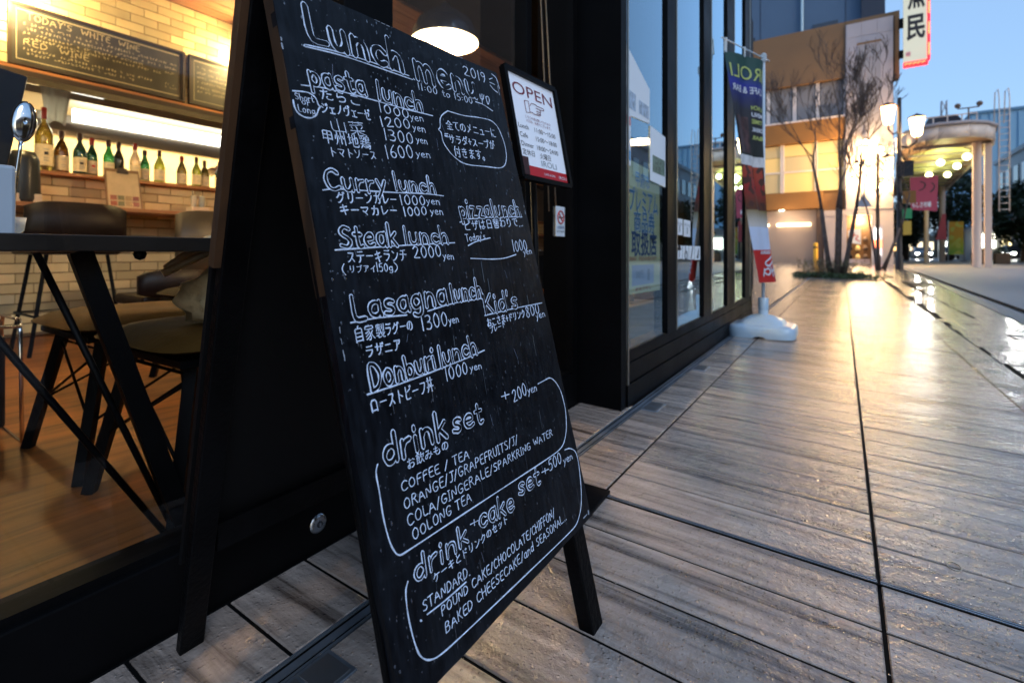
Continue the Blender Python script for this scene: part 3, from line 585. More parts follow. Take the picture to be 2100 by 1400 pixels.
CJK = '''。:12 4,4 7,1 13,2 19,7 24,15 24,21 18,20 9,16 5,12 4;お:24 35,24 52|24 35,50 37,57 34,60 30,61 21,56 13,44 8,38 10|24 35,24 31|24 67,24 53|24 53,40 55|54 57,67 50|24 52,8 53|24 31,24 10,19 8,11 11,8 15,8 22,17 30,24 31;が:69 65,67 70|61 61,58 67|56 55,66 37,66 34|5 48,21 49|21 49,21 41,17 29,7 8|25 65,23 50|23 12,23 10,26 8,32 7,38 9,43 17,45 32,45 43,41 49,23 50;き:41 58,56 60|41 58,44 42|13 58,39 58|44 42,47 42|44 42,10 42|37 67,39 58|40 26,52 26,47 42|47 42,60 45|50 7,32 6,18 10,14 16,15 26;こ:58 10,47 8,30 8,22 10,14 16,13 27|53 59,18 59;さ:53 8,28 7,20 10,14 18,14 24,17 31|11 54,43 54|43 54,39 67|45 54,60 56|45 54,46 47,53 36,54 30,41 31;す:42 57,42 65|42 57,67 56|42 57,42 43|42 57,6 56|42 43,44 33,42 24|42 43,31 44,27 42,23 36,23 30,29 23,42 24|20 8,26 7,33 10,41 18,42 24;た:63 43,42 43|39 26,36 22,36 17,40 11,57 8,64 9,67 12|25 54,26 67|25 54,41 56,43 59|7 54,23 53|23 53,23 45,20 34,10 9;て:6 57,43 60|43 60,62 61|43 60,42 56,36 51,31 42,29 36,30 25,32 20,39 13,53 8,58 11;で:41 58,48 60,61 60|41 58,40 56|65 43,63 48|54 8,50 8,38 13,30 23,28 31,30 41,36 51,40 54,40 56|40 56,39 58|57 38,53 46|6 56,28 59,39 58;と:59 9,30 8,21 11,17 15,15 20,16 27,21 35,28 40,28 42|19 64,28 42|56 55,34 43,28 42;に:36 57,61 57|12 63,8 32,9 19,11 18|11 18,11 8|11 18,15 21,17 28|31 25,31 18,35 13,41 11,64 12;の:36 10,44 9,57 16,62 23,64 31,63 45,58 53,46 60,36 60|36 60,34 41,28 24,22 16,12 16,9 19,6 27,8 43,12 49,20 56,26 59,36 60;は:66 16,58 21,53 22|31 51,51 50|51 50,52 25|10 8,10 18|66 52,51 51|52 25,53 22|52 25,37 25,32 23,29 20,29 12,35 8,46 8,51 11,53 22|12 65,8 40,8 19,10 18|51 65,51 51|17 27,14 20,10 18;ま:37 67,37 57|14 58,37 57|61 12,46 21,38 22|59 42,37 40|37 57,57 58,62 61|37 57,37 40|38 22,38 11,33 7,20 7,14 11,14 19,17 22,28 25,38 24|13 41,37 40|38 24,37 40;み:59 45,58 32|39 62,31 39|39 62,16 62|31 39,41 38,58 32|31 39,28 38|58 32,58 29|28 38,27 32,20 18,13 13,7 15,5 18,5 26,7 30,11 34,19 38,28 38|39 6,50 14,58 29|68 23,65 27,58 29;も:41 33,23 33|26 53,26 66|26 53,41 53|23 33,25 53|7 55,25 53|54 39,60 31,61 19,54 10,46 7,39 6,26 11,22 21,22 33|5 36,10 34,22 33;ら:15 30,36 39,49 39,55 36,59 31,58 18,51 11,38 7,22 8|15 30,14 32,17 52|25 65,44 61,50 61,52 63;り:16 29,17 47|23 8,28 7,36 9,47 16,53 25,55 35,54 50,48 60,44 62,36 62,30 59,21 48,17 47|18 66,16 51,17 47;わ:6 52,21 53|4 15,4 19,12 29,14 34,19 35|41 11,51 13,59 18,63 23,65 28,64 43,54 51,42 51,21 42|19 8,19 35|21 42,21 53|21 42,19 35|25 69,22 67,21 53;ア:44 40,48 40,55 46,62 55,63 60,9 61|14 9,16 8,26 15,31 23,34 36,34 48,37 50;イ:6 34,18 37,39 46|39 46,40 49,52 57,59 65|39 46,39 7;ェ:59 9,35 9|35 44,35 9|35 44,57 45,59 47|35 44,14 45|35 9,11 10;カ:31 51,31 45,27 30,19 17,10 9|31 51,9 51|35 69,32 66,32 52|32 52,59 51,60 49,59 30,56 13,51 9,41 9;キ:41 8,37 31|57 56,33 52|63 35,37 31|9 48,32 52|32 52,30 65|36 31,33 52|36 31,8 26;ク:16 8,27 11,41 21,53 36,58 47,58 56,31 57|4 38,11 39,22 49,27 56,31 57|33 67,31 57;グ:2 36,8 37,24 54,27 55|63 70,65 70,68 65|56 68,60 61,56 54|56 54,52 38,45 27,33 15,22 8,19 8,17 6,10 7|56 54,27 55|27 55,27 59,30 64,29 66;ケ:21 9,24 8,29 12,38 23,42 34,44 51|44 51,65 51|44 51,21 52|6 36,12 41,17 50,21 52|21 52,23 66;サ:21 64,21 49|65 49,49 49|21 49,49 49|21 49,21 30|21 49,5 49|49 49,49 65|49 49,49 34,46 21,39 12,30 8;ザ:59 64,60 59|19 64,19 47|48 47,48 64|48 47,64 47|48 47,47 28,43 17,35 9,29 6,27 7|48 47,19 47|19 29,19 47|19 47,3 48|69 61,65 68;ジ:67 59,62 68|19 39,8 45|63 45,61 39,47 25,34 16,13 8,10 10|32 55,20 63|56 55,52 63;ス:9 10,24 18,38 31,41 31|13 60,53 59,52 52,43 38,41 31|58 14,55 19,41 31;セ:26 68,23 65,24 46|24 46,51 51,59 51,58 45,47 30|23 44,23 16,26 11,31 9,43 8,56 9,62 13|23 44,16 44,5 41;ゼ:65 70,68 64|22 44,22 63|22 44,47 49,54 48|56 67,59 61|56 46,56 48,54 48|56 46,57 44,55 40,46 29|56 46,54 48|4 40,12 42,22 42|58 8,32 7,25 9,22 14,22 42;ソ:9 60,11 60,11 58,13 57,20 43|58 61,53 40,43 24,29 12,25 10,17 10;ダ:58 58,59 60|58 58,57 55|58 58,57 59,59 60|53 20,51 20,44 26|43 27,27 37|68 65,67 68,63 71|56 68,59 60|28 56,30 65|28 56,25 55,12 40,6 36,3 36|28 56,57 55|10 7,16 6,21 8,32 15,43 26|57 55,55 45,44 27;チ:37 60,37 41|37 60,14 59|37 60,55 64|6 40,36 40|36 40,36 32,33 21,23 10,20 8,15 8|37 41,66 40;ッ:19 32,15 44|58 46,56 36,48 22,32 8,26 5,23 6|37 37,32 49;テ:37 42,65 42|37 42,36 26,34 20,25 10,20 7,18 8|37 42,7 42|56 62,16 62;ト:58 33,33 43,26 44|26 64,26 44|26 8,26 44;ド:47 62,52 53|61 58,57 65|23 6,24 43|24 43,36 40,55 32|24 43,23 64;ニ:7 16,63 15|14 55,55 55;ノ:13 11,26 17,40 30,49 45,54 62,58 64;ビ:15 39,27 41,54 51|15 39,14 64|15 39,14 16,17 11,27 8,57 10|65 63,63 68|57 59,53 66;ピ:15 39,27 41,54 51|15 39,14 64|15 39,14 16,17 11,27 8,57 10|67 59,64 56,58 56,54 62,55 66,58 69,64 69,68 65,67 59;フ:11 59,58 59,59 57,55 40,44 23,28 12,23 10,18 11;ブ:69 65,67 69|10 58,57 58|53 70,55 70,58 65,57 58|57 58,58 55,55 42,48 28,37 17,29 12,22 9,17 10;プ:58 58,58 66,61 70,69 70,71 65,69 58,58 57|58 58,10 58|58 57,54 39,50 31,42 21,27 11,22 9,17 10;マ:7 58,62 57,61 51,56 44,45 32,35 24|19 35,30 26,35 24|46 9,45 12,37 19,35 24;メ:40 34,25 18,12 9,9 9|41 35,52 53,55 62,54 64|49 29,41 34|40 35,38 38,20 50;ュ:46 11,50 41,49 43,19 43|46 11,60 11|46 11,11 11;ラ:11 44,60 43,59 36,51 23,39 13,25 8|59 65,56 62,17 63;リ:53 64,54 49,51 25,43 14,35 9,29 9|17 62,17 32;レ:17 64,18 11,32 14,46 21,64 36;ロ:60 10,60 14|11 14,11 58,60 58,60 14|11 14,60 14|11 14,11 10;ン:13 10,26 13,47 25,63 42,65 51|25 53,14 61;ヴ:33 54,33 65|33 54,58 53,59 49,56 35,48 21,40 14,28 8,20 9|33 54,8 53,8 35|67 65,66 68,62 71|58 62,55 68,52 70;・:;ー:62 38,8 38;丼:19 55,19 68|19 55,51 55|19 55,19 27|19 55,5 55|51 27,51 55|51 27,68 27|51 27,51 4|51 27,19 27|66 55,51 55|51 68,51 55|18 27,18 22,15 15,6 5|18 27,3 27;付:12 47,14 56,20 68|12 47,13 5|12 47,8 46,5 42|58 53,58 68|58 53,68 53|58 53,58 6,56 4,48 3,41 4|58 53,27 53|41 23,34 36;全:61 47,68 43|61 47,45 59,37 68,34 68,21 54,11 48,11 46|61 47,57 42,35 41|11 46,13 42,35 41|11 46,3 43|35 24,35 41|35 24,56 24|35 24,35 6|35 24,15 24|66 6,35 6|4 6,35 6;地:32 41,32 44|32 41,32 16,35 6,66 6,69 12,68 17|32 41,26 40|3 18,11 21,12 23|32 63,32 44|32 44,48 48|49 51,49 68|49 51,65 55,65 28,62 24,58 24,57 26|49 51,48 48|3 51,12 51|12 23,12 51|12 23,21 25|48 48,49 21|12 51,12 68|12 51,21 51;家:67 8,56 17,49 29,49 32|32 50,55 51|32 50,31 44|32 50,15 51|35 64,35 67|35 64,64 64,65 54|35 64,6 64,5 54|25 5,35 4,38 7,41 14,41 20,39 24|39 24,39 30|39 24,13 10,6 8|35 35,31 44|35 35,39 30|35 35,16 25,6 22|49 32,49 34,58 41|49 32,39 30|6 36,8 35,31 44;山:63 54,63 10|35 10,35 68|35 10,63 10|35 10,7 11,7 54|63 10,63 5;州:2 34,7 51|55 36,48 50|63 68,63 5|17 68,16 27,11 14,5 6|40 10,40 67|30 35,26 49;日:12 38,12 65,58 65,58 38|12 38,58 38|12 38,12 9|58 9,58 38|58 9,58 6|58 9,12 9|12 5,12 9;替:17 53,18 64|17 53,29 53|54 51,55 53,67 53|54 51,57 45,65 37,67 37|17 52,17 47|17 52,3 53|17 47,28 40|17 47,15 47,13 43,6 36,4 36|38 32,38 38,44 41,51 51|38 32,56 32,57 19|38 32,14 32,13 19|52 64,52 68|52 64,64 64|52 64,52 52|52 64,40 64|6 64,18 64|28 64,18 64|51 52,38 53|13 6,13 19|13 6,57 6,57 19|13 19,57 19|18 64,18 68;甲:62 28,62 47|62 28,62 25|62 28,35 28|9 28,9 47|9 28,35 28|9 28,9 25|35 65,61 65,62 47|35 65,35 47|35 65,9 65,9 47|35 28,35 47|35 28,35 4|62 47,35 47|9 47,35 47;自:32 60,33 67,37 71|32 60,59 60,60 42|32 60,12 60,11 42|60 5,60 8|11 4,11 8|60 8,60 25|60 8,11 8|11 8,11 25|60 25,60 42|60 25,11 25|11 25,11 42|11 42,60 42;菜:6 51,39 52,55 55,62 54|67 7,59 9,47 16,43 20,42 24|67 25,42 24|4 25,29 24|22 60,22 65|30 45,33 44,35 39,35 24|42 24,35 24|4 6,22 15,27 19,29 24|22 68,22 65|48 61,48 65|48 65,48 68|48 65,67 65|48 65,22 65|29 24,35 24|4 65,22 65|54 34,61 45|35 24,35 4|11 43,15 35;製:18 17,4 14|18 17,27 22,29 27|18 17,18 6,27 6,37 9|29 27,37 28|29 27,3 28|6 38,6 48,20 48|20 48,20 56|20 48,34 48,35 38|20 48,20 37|20 66,34 66|20 66,20 56|20 66,8 66,5 62|20 56,37 56|20 56,2 56|49 46,49 66|39 27,42 19,50 14|39 27,67 28|50 14,63 22|50 14,51 11,58 7,64 5,68 6|53 37,61 36,64 39,64 68|37 28,35 38|35 38,30 38;飲:7 26,7 38|7 26,27 26,28 38|7 26,7 9|51 45,51 29|28 38,28 48,19 49|28 38,7 38|17 56,19 49|25 14,24 19|25 14,30 7,35 6,43 14,49 28,51 29|25 14,14 9,7 9|30 60,22 66,16 68,5 57,2 56|51 29,54 28,59 15,68 6|5 7,7 9|19 49,8 48,7 38|70 58,67 56|67 56,64 39|67 56,43 56|43 56,45 69|43 56,38 43;鶏:40 36,40 45|40 36,69 36|40 36,40 27,68 26,68 16,65 4,56 4|40 45,40 54|40 45,63 45,64 54|40 54,40 64,51 65|40 54,64 54|52 19,54 12|25 11,19 18,16 19|17 43,17 38|17 52,14 60|34 6,37 19|17 38,29 38|17 38,16 25|17 38,4 38|3 4,11 11,14 18,16 19|59 21,62 15|30 69,2 66|46 8,45 17|30 25,16 25|2 25,16 24|6 49,3 58,1 58|54 71,51 69,51 65|51 65,63 64,64 54|31 59,27 48|16 24,16 19'''
GL = {}
for k_, v_ in LAT.items():
    wd, st = v_.split(':'); GL[k_] = (float(wd), [[tuple(float(q) for q in p.split()) for p in s.split(',')] for s in st.split('|') if s], True)
GL[':'] = (22.0, [[(8, 60), (12, 56)], [(8, 24), (12, 20)]], True)
for e_ in CJK.split(';'):
    k_, st = e_.split(':'); GL[k_] = (100.0, [[tuple(float(q) / .72 - (0 if i_ else 0) for i_, q in enumerate(p.split())) for p in s.split(',')] for s in st.split('|') if s], False)
GL['丼'] = (100.0, GL['丼'][1] + [[(46, 52), (54, 42)]], False)
def smooth(st, it=2):
    """Chaikin-like rounding that keeps the ends"""
    P_ = [Vector(p) for p in st]
    for _ in range(it):
        if len(P_) < 3: break
        Q = [P_[0]]
        for a, b in zip(P_[:-1], P_[1:]): Q += [a * .78 + b * .22, a * .22 + b * .78]
        Q[1:2] = []; Q[-1:] = []; Q.append(P_[-1]); P_ = Q
    return P_
def ribbon(mb, pts, w, fn, h0=0.0, h1=.0004):
    """a paint stroke with a low ridge; fn(a, b, h) maps board coordinates to space"""
    P_ = [Vector(p) for p in pts]
    Q = [P_[0]]
    for p in P_[1:]:
        if (p - Q[-1]).length > w * .12: Q.append(p)
    P_ = Q
    if len(P_) < 2: P_ = [P_[0], P_[0] + Vector((w * .3, -w * .2))]
    n = len(P_); d0 = (P_[1] - P_[0]).normalized(); d1 = (P_[-1] - P_[-2]).normalized()
    rows = [(P_[0] - d0 * w * .5, d0, .35), (P_[0] - d0 * w * .2, d0, .85)]
    ph = rnd(0, 6.28)
    for i in range(n):
        a = P_[max(0, i - 1)]; b = P_[min(n - 1, i + 1)]; d = (b - a)
        d = d.normalized() if d.length > 1e-9 else d0
        k = 1.0
        if 0 < i < n - 1:
            c = (P_[i] - a).normalized().dot((b - P_[i]).normalized()); k = 1 / max(.6, math.sqrt(max(0, (1 + c) / 2)))
        rows.append((P_[i], d, k * (.94 + .16 * math.sin(ph + i * .55)) * rnd(.92, 1.08)))
    rows += [(P_[-1] + d1 * w * .2, d1, .85), (P_[-1] + d1 * w * .5, d1, .35)]
    V = []
    for p, d, k in rows:
        q = Vector((-d.y, d.x)) * (w / 2 * k)
        for s, h in ((1, h0), (.5, h1), (-.5, h1), (-1, h0)): V.append(fn(p.x + q.x * s, p.y + q.y * s, h))
    m = len(rows)
    F_ = [(i * 4 + k, i * 4 + k + 1, (i + 1) * 4 + k + 1, (i + 1) * 4 + k) for i in range(m - 1) for k in range(3)]
    mb.add(V, F_)
def write(text, a0, b0, a1, b1, h0, h1, jit=1.0):
    """stroke lists of a hand-lettered line from (a0, b0) to (a1, b1)"""
    gap = 13; tot = sum(GL[c][0] * (.62 if c in '・' else 1) for c in text) + gap * (len(text) - 1)
    L_ = math.hypot(a1 - a0, b1 - b0); sx = L_ / tot; ux, uy = (a1 - a0) / L_, (b1 - b0) / L_
    out = []; x = 0
    for c in text:
        wd, st, lat = GL[c]
        f = (x + wd / 2) / tot; h = (h0 + (h1 - h0) * f) / 100 * (1 if lat else 1.04) * rnd(.95, 1.05)
        rot = rnd(-.05, .05) * jit; db = rnd(-.03, .03) * h * 100 * jit; off = 0 if lat else -2
        gl = []
        for s in st:
            q = []
            for px_, py_ in s:
                X = (px_ - wd / 2) * sx * rnd(.985, 1.015); Y = (py_ + off) * h
                X, Y = X * math.cos(rot) - Y * math.sin(rot), X * math.sin(rot) + Y * math.cos(rot)
                X += (x + wd / 2) * sx + rnd(-1, 1) * .008 * h * 100 * jit; Y += db + rnd(-1, 1) * .01 * h * 100 * jit
                q.append((a0 + ux * X - uy * Y, b0 + uy * X + ux * Y))
            gl.append(smooth(q, 2 if lat else 1))
        out.append(gl); x += wd + gap
    return out

# ---------------------------------------------------------------- the menu board
CHALK=[
('Lunch','b',0.0249,0.7139,0.175,0.7169,0.0405,0.0421),
('menu','b',0.1984,0.7148,0.344,0.7203,0.0451,0.0367),
('2019','p',0.3189,0.754,0.3833,0.7559,0.0165,0.0188),
('11:00 to 15:00', 'p', 0.1989, 0.6972, 0.3285, 0.7047, 0.0098, 0.0115),
('pasta','b',0.0171,0.6566,0.0979,0.665,0.0261,0.0268),
('lunch','b',0.1167,0.6643,0.2002,0.6637,0.0253,0.0267),
('Short','p',-0.0047,0.6342,0.0182,0.6356,0.0076,0.0079),
('or','p',0.0022,0.6303,0.0124,0.6303,0.0071,0.0072),
('Long','p',-0.0035,0.6207,0.0176,0.6218,0.0076,0.0079),
('たらこ','j',0.0281,0.6414,0.0871,0.6465,0.0131,0.0143),
('1000','p',0.1151,0.6462,0.1691,0.6472,0.0121,0.013),
('yen','p',0.1705,0.6454,0.1973,0.6485,0.0099,0.0103),
('ジェノヴェーゼ','j',0.0263,0.6254,0.0988,0.6298,0.0129,0.0145),
('1200','p',0.1137,0.6256,0.1684,0.6331,0.0133,0.0137),
('yen','p',0.1716,0.6308,0.1971,0.6326,0.0099,0.0102),
('山菜','k',0.0351,0.6039,0.0864,0.608,0.0173,0.0187),
('1300','p',0.1156,0.609,0.1682,0.61,0.0146,0.0158),
('yen','p',0.174,0.6144,0.1963,0.6144,0.0098,0.0101),
('甲州地鶏','j',0.0208,0.5889,0.0903,0.5911,0.0155,0.0173),
('1600','p',0.1131,0.5834,0.1634,0.5907,0.0164,0.017),
('yen','p',0.1685,0.5928,0.1971,0.5944,0.0104,0.0108),
('トマトソース','j',0.0274,0.5739,0.0967,0.5782,0.0114,0.0127),
('全てのメニューに','j',0.2471,0.646,0.3788,0.6541,0.0152,0.0178),
('サラダ+スープが','j',0.2466,0.6245,0.3682,0.6315,0.0142,0.0165),
('付きます。','j',0.2532,0.6041,0.3419,0.6075,0.0158,0.0177),
('=','p',0.2373,0.6306,0.2461,0.6305,0.0083,0.0084),
('Curry','b',0.0145,0.5356,0.1017,0.5373,0.023,0.025),
('lunch','b',0.1183,0.5423,0.1944,0.543,0.0216,0.0225),
('グリーンカレー','j',0.0266,0.5203,0.1178,0.5224,0.0133,0.0146),
('1000','p',0.123,0.5233,0.169,0.5249,0.0127,0.0122),
('yen','p',0.1713,0.5264,0.1981,0.527,0.01,0.0104),
('キーマカレー','j',0.0278,0.5064,0.1152,0.5084,0.0121,0.0132),
('1000','p',0.1254,0.5087,0.1683,0.5113,0.012,0.0113),
('yen','p',0.1753,0.5122,0.2012,0.5123,0.01,0.0104),
('Steak','b',0.0218,0.47,0.1046,0.4703,0.0246,0.0268),
('lunch','b',0.1175,0.4726,0.2012,0.4717,0.0221,0.0233),
('ステーキランチ','j',0.0265,0.4518,0.1162,0.4501,0.0144,0.0153),
('2000','p',0.1281,0.4533,0.182,0.4537,0.0156,0.0154),
('yen','p',0.1838,0.4495,0.2061,0.4485,0.0098,0.0101),
('(','p',0.0173,0.441,0.0217,0.4407,0.0108,0.0109),
('リブアイ','j',0.0264,0.4414,0.0646,0.4399,0.0088,0.0088),
('150g','p',0.0654,0.4405,0.0902,0.44,0.01,0.0091),
(')','p',0.0924,0.4393,0.0987,0.4389,0.011,0.0111),
('pizza','q',0.2393,0.5099,0.3162,0.5127,0.0266,0.0259),
('lunch','b',0.323,0.5129,0.4071,0.5179,0.0278,0.0269),
('ピザは日替わりで…','j',0.2422,0.4893,0.4079,0.4986,0.0155,0.0161),
("Today's",'p',0.2408,0.4732,0.2902,0.4771,0.0107,0.0106),
('1000','p',0.3609,0.4547,0.4063,0.4559,0.0184,0.0176),
('yen','p',0.3905,0.4478,0.4186,0.4494,0.0108,0.0112),
('Lasagna','b',0.0209,0.3893,0.1752,0.39,0.0266,0.0296),
('lunch','b',0.1862,0.39,0.2533,0.3893,0.0246,0.0269),
('自家製','j',0.0192,0.3654,0.0615,0.3647,0.0166,0.0167),
('ラグーの','j',0.0616,0.3653,0.1059,0.3647,0.0145,0.0131),
('1300','p',0.1205,0.3622,0.1692,0.3619,0.0183,0.017),
('yen','p',0.1713,0.3623,0.1916,0.3625,0.0098,0.0101),
('ラザニア','j',0.0297,0.3469,0.082,0.3461,0.0136,0.0136),
("Kid's",'b',0.2527,0.3648,0.341,0.3637,0.0265,0.0279),
('おこさま+ドリンク','j',0.2522,0.3447,0.3577,0.3446,0.013,0.0132),
('800','p',0.3603,0.3434,0.4042,0.3455,0.0182,0.0174),
('yen','p',0.3892,0.3367,0.4199,0.3382,0.011,0.0115),
('プレート','j',0.2562,0.3347,0.297,0.3382,0.0101,0.0099),
('Donburi','b',0.0293,0.3112,0.1318,0.3149,0.0277,0.0241),
('lunch','b',0.1404,0.3129,0.2181,0.3145,0.0244,0.0259),
('ローストビーフ丼','j',0.0243,0.2882,0.1218,0.2877,0.016,0.0175),
('1000','p',0.1462,0.2936,0.1908,0.293,0.0158,0.0155),
('yen','p',0.1953,0.2939,0.2213,0.2926,0.0097,0.0101),
('+','p',0.2523,0.2356,0.2722,0.2342,0.0163,0.0167),
('200','p',0.2794,0.2286,0.3187,0.2302,0.0175,0.0177),
('yen','p',0.3213,0.2295,0.3476,0.2278,0.0118,0.0122),
('drink','b',0.0294,0.2331,0.1301,0.2297,0.0293,0.0309),
('set','b',0.1412,0.2296,0.202,0.225,0.0256,0.0266),
('お飲みもの','j',0.0596,0.2161,0.1295,0.2145,0.0116,0.0112),
('COFFEE / TEA', 'p', 0.0457, 0.1982, 0.1621, 0.1917, 0.0097, 0.011),
('ORANGE/J/GRAPEFRUITS/J/','p',0.0455,0.1796,0.2708,0.1723,0.011,0.012),
('COLA/GINGERALE/SPARKRING WATER', 'p', 0.0461, 0.1614, 0.367, 0.1511, 0.0114, 0.0104),
('OOLONG TEA', 'p', 0.0502, 0.1451, 0.152, 0.1425, 0.0109, 0.0116),
('drink','b',0.0425,0.1056,0.133,0.1022,0.0228,0.0211),
('+','p',0.1408,0.1122,0.1571,0.1103,0.0118,0.012),
('cake','b',0.1575,0.1053,0.2327,0.0957,0.0231,0.0244),
('set','b',0.2492,0.1064,0.3065,0.0988,0.0238,0.0243),
('+','p',0.3151,0.1054,0.3356,0.1031,0.0122,0.0126),
('500','p',0.338,0.1052,0.3784,0.104,0.0169,0.017),
('yen','p',0.3828,0.0984,0.4139,0.0962,0.0118,0.0115),
('ケーキとドリンクのセット','j',0.0687,0.0897,0.2149,0.0865,0.0098,0.0105),
('STANDARD.','p',0.0473,0.0728,0.1261,0.0672,0.0107,0.0111),
('POUND CAKE/CHOCOLATE/CHIFFON/', 'p', 0.0717, 0.0538, 0.3282, 0.0414, 0.0092, 0.0127),
('BAKED CHEESECAKE/and SEASONAL…', 'p', 0.0728, 0.0346, 0.359, 0.0226, 0.0104, 0.0116)]
LINES=[[(0.0196,0.705),(0.0698,0.7119),(0.132,0.7141),(0.1836,0.7136)],
[(0.0192,0.7025),(0.0676,0.708),(0.1267,0.7092),(0.1903,0.7096)],
[(0.0196,0.705),(0.0168,0.7029),(0.0192,0.7025)],
[(0.1927,0.7117),(0.1944,0.7107)],
[(0.3939,0.766),(0.4044,0.7707)],
[(0.3936,0.7604),(0.4083,0.7598)],
[(0.3932,0.7549),(0.4016,0.7488),(0.4128,0.7461)],
[(0.4058,0.7794),(0.4198,0.7759),(0.4224,0.756)],
[(0.3547,0.7281),(0.3534,0.72),(0.3618,0.7202),(0.3661,0.7292)],
[(0.3607,0.7296),(0.3561,0.711)],
[(0.3713,0.7278),(0.3794,0.7306),(0.3816,0.724),(0.3737,0.7133),(0.3716,0.7199),(0.3713,0.7278)],
[(0.3371,0.7109),(0.3603,0.7111),(0.384,0.7048)],
[(0.0056,0.653),(0.0323,0.6571),(0.0594,0.6592),(0.1038,0.6599),(0.163,0.66),(0.2191,0.6618)],
[(-0.0066,0.6432),(0.0129,0.6469),(0.0219,0.6423),(0.0234,0.6334),(0.0265,0.6329),(0.0226,0.6292),(0.0194,0.6216),(0.0122,0.6162),(0.0036,0.615),(-0.004,0.6178),(-0.0076,0.6236),(-0.0078,0.6324)],
[(0.2571,0.6775),(0.241,0.6679),(0.2344,0.6596),(0.2316,0.6455),(0.2253,0.6421),(0.2322,0.6395),(0.231,0.6235),(0.2459,0.6061),(0.2724,0.5941),(0.332,0.5979),(0.3733,0.5993),(0.3914,0.6084),(0.4011,0.6274),(0.4016,0.6508),(0.3921,0.676),(0.3749,0.6861),(0.3351,0.6832),(0.2949,0.6775),(0.2571,0.6775)],
[(0.2393,0.6378),(0.2463,0.639)],
[(0.2384,0.6346),(0.244,0.6348)],
[(0.0105,0.5342),(0.0287,0.5373),(0.0626,0.5375),(0.125,0.5389),(0.1705,0.5414),(0.209,0.5404)],
[(0.0132,0.4675),(0.0623,0.4689),(0.1342,0.471),(0.214,0.4722)],
[(0.2534,0.5072),(0.3069,0.5125),(0.4094,0.5153)],
[(0.2349,0.5024),(0.2421,0.504)],
[(0.2436,0.4673),(0.2617,0.4729),(0.3023,0.4785)],
[(0.2436,0.4483),(0.2975,0.4444),(0.3313,0.4444),(0.3665,0.4495)],
[(0.0174,0.3878),(0.0517,0.3881),(0.0993,0.3848)],
[(0.136,0.3846),(0.188,0.3891),(0.2495,0.3883)],
[(0.4481,0.4546),(0.4498,0.4546)],
[(0.2508,0.3629),(0.3238,0.3635),(0.4175,0.3617)],
[(0.023,0.3097),(0.0777,0.309),(0.137,0.3106),(0.1968,0.3128),(0.2344,0.3153)],
[(0.021,0.2373),(0.0169,0.2309),(0.0177,0.2106),(0.0168,0.1834),(0.0199,0.1564),(0.027,0.1404),(0.0407,0.1392),(0.1241,0.1352),(0.2398,0.1292),(0.3663,0.1226),(0.3949,0.1257),(0.4143,0.145),(0.4242,0.1749),(0.4219,0.2065),(0.4109,0.226),(0.3954,0.2381),(0.3752,0.2374),(0.3544,0.237)],
[(0.052,0.0675),(0.0812,0.0647),(0.1168,0.064)],
[(0.0417,0.0679),(0.0428,0.0667)],
[(0.0339,0.1115),(0.0287,0.1047),(0.0268,0.0825),(0.0287,0.0563),(0.0326,0.0383),(0.0415,0.0275),(0.0549,0.0213),(0.0797,0.0183),(0.1974,0.0109),(0.3662,0.001),(0.3882,0.0027),(0.4101,0.0176),(0.4229,0.044),(0.4317,0.0862),(0.4287,0.1039),(0.4115,0.1149),(0.3949,0.1177)]]

BO, BE1, BE2, BN = Vector((-.3552, .3422, .1662)), Vector((-.0074, .9994, .0338)), Vector((-.2129, -.0346, .9765)), Vector((.9771, 0, .213))
def bp(a, b, h=0.0): return BO + BE1 * a + BE2 * b + BN * h
mat_board = mat('chalkboard', (.0075, .010, .014), .34, spec=.20)
n = mat_board.node_tree; L = n.links.new; N = n.nodes.new; b = n.nodes['Principled BSDF']
g_ = N('ShaderNodeNewGeometry')
t1 = N('ShaderNodeTexNoise'); t1.inputs['Scale'].default_value = 9; t1.inputs['Detail'].default_value = 8; L(g_.outputs['Position'], t1.inputs['Vector'])
r1 = N('ShaderNodeMapRange'); r1.inputs['From Min'].default_value = .35; r1.inputs['From Max'].default_value = .7; r1.inputs['To Min'].default_value = .28; r1.inputs['To Max'].default_value = .5
L(t1.outputs['Fac'], r1.inputs['Value']); L(r1.outputs[0], b.inputs['Roughness'])
mp = N('ShaderNodeVectorMath'); mp.operation = 'MULTIPLY'; mp.inputs[1].default_value = (140, 140, 9); L(g_.outputs['Position'], mp.inputs[0])
t2 = N('ShaderNodeTexNoise'); t2.inputs['Scale'].default_value = 1; t2.inputs['Detail'].default_value = 4; L(mp.outputs[0], t2.inputs['Vector'])
cr = N('ShaderNodeValToRGB'); cr.color_ramp.elements[0].position = .35; cr.color_ramp.elements[0].color = (.0018, .0026, .0045, 1); cr.color_ramp.elements[1].position = .80; cr.color_ramp.elements[1].color = (.010, .013, .019, 1)
L(t2.outputs['Fac'], cr.inputs[0])
t3 = N('ShaderNodeTexNoise'); t3.inputs['Scale'].default_value = 16; t3.inputs['Detail'].default_value = 9; t3.inputs['Distortion'].default_value = 1.2; L(g_.outputs['Position'], t3.inputs['Vector'])
r4 = N('ShaderNodeMapRange'); r4.inputs['From Min'].default_value = .52; r4.inputs['From Max'].default_value = .78; r4.inputs['To Max'].default_value = .20; L(t3.outputs['Fac'], r4.inputs['Value'])
mxs = N('ShaderNodeMix'); mxs.data_type = 'RGBA'; mxs.inputs[7].default_value = (.05, .06, .075, 1); L(r4.outputs[0], mxs.inputs[0]); L(cr.outputs[0], mxs.inputs[6]); L(mxs.outputs[2], b.inputs['Base Color'])
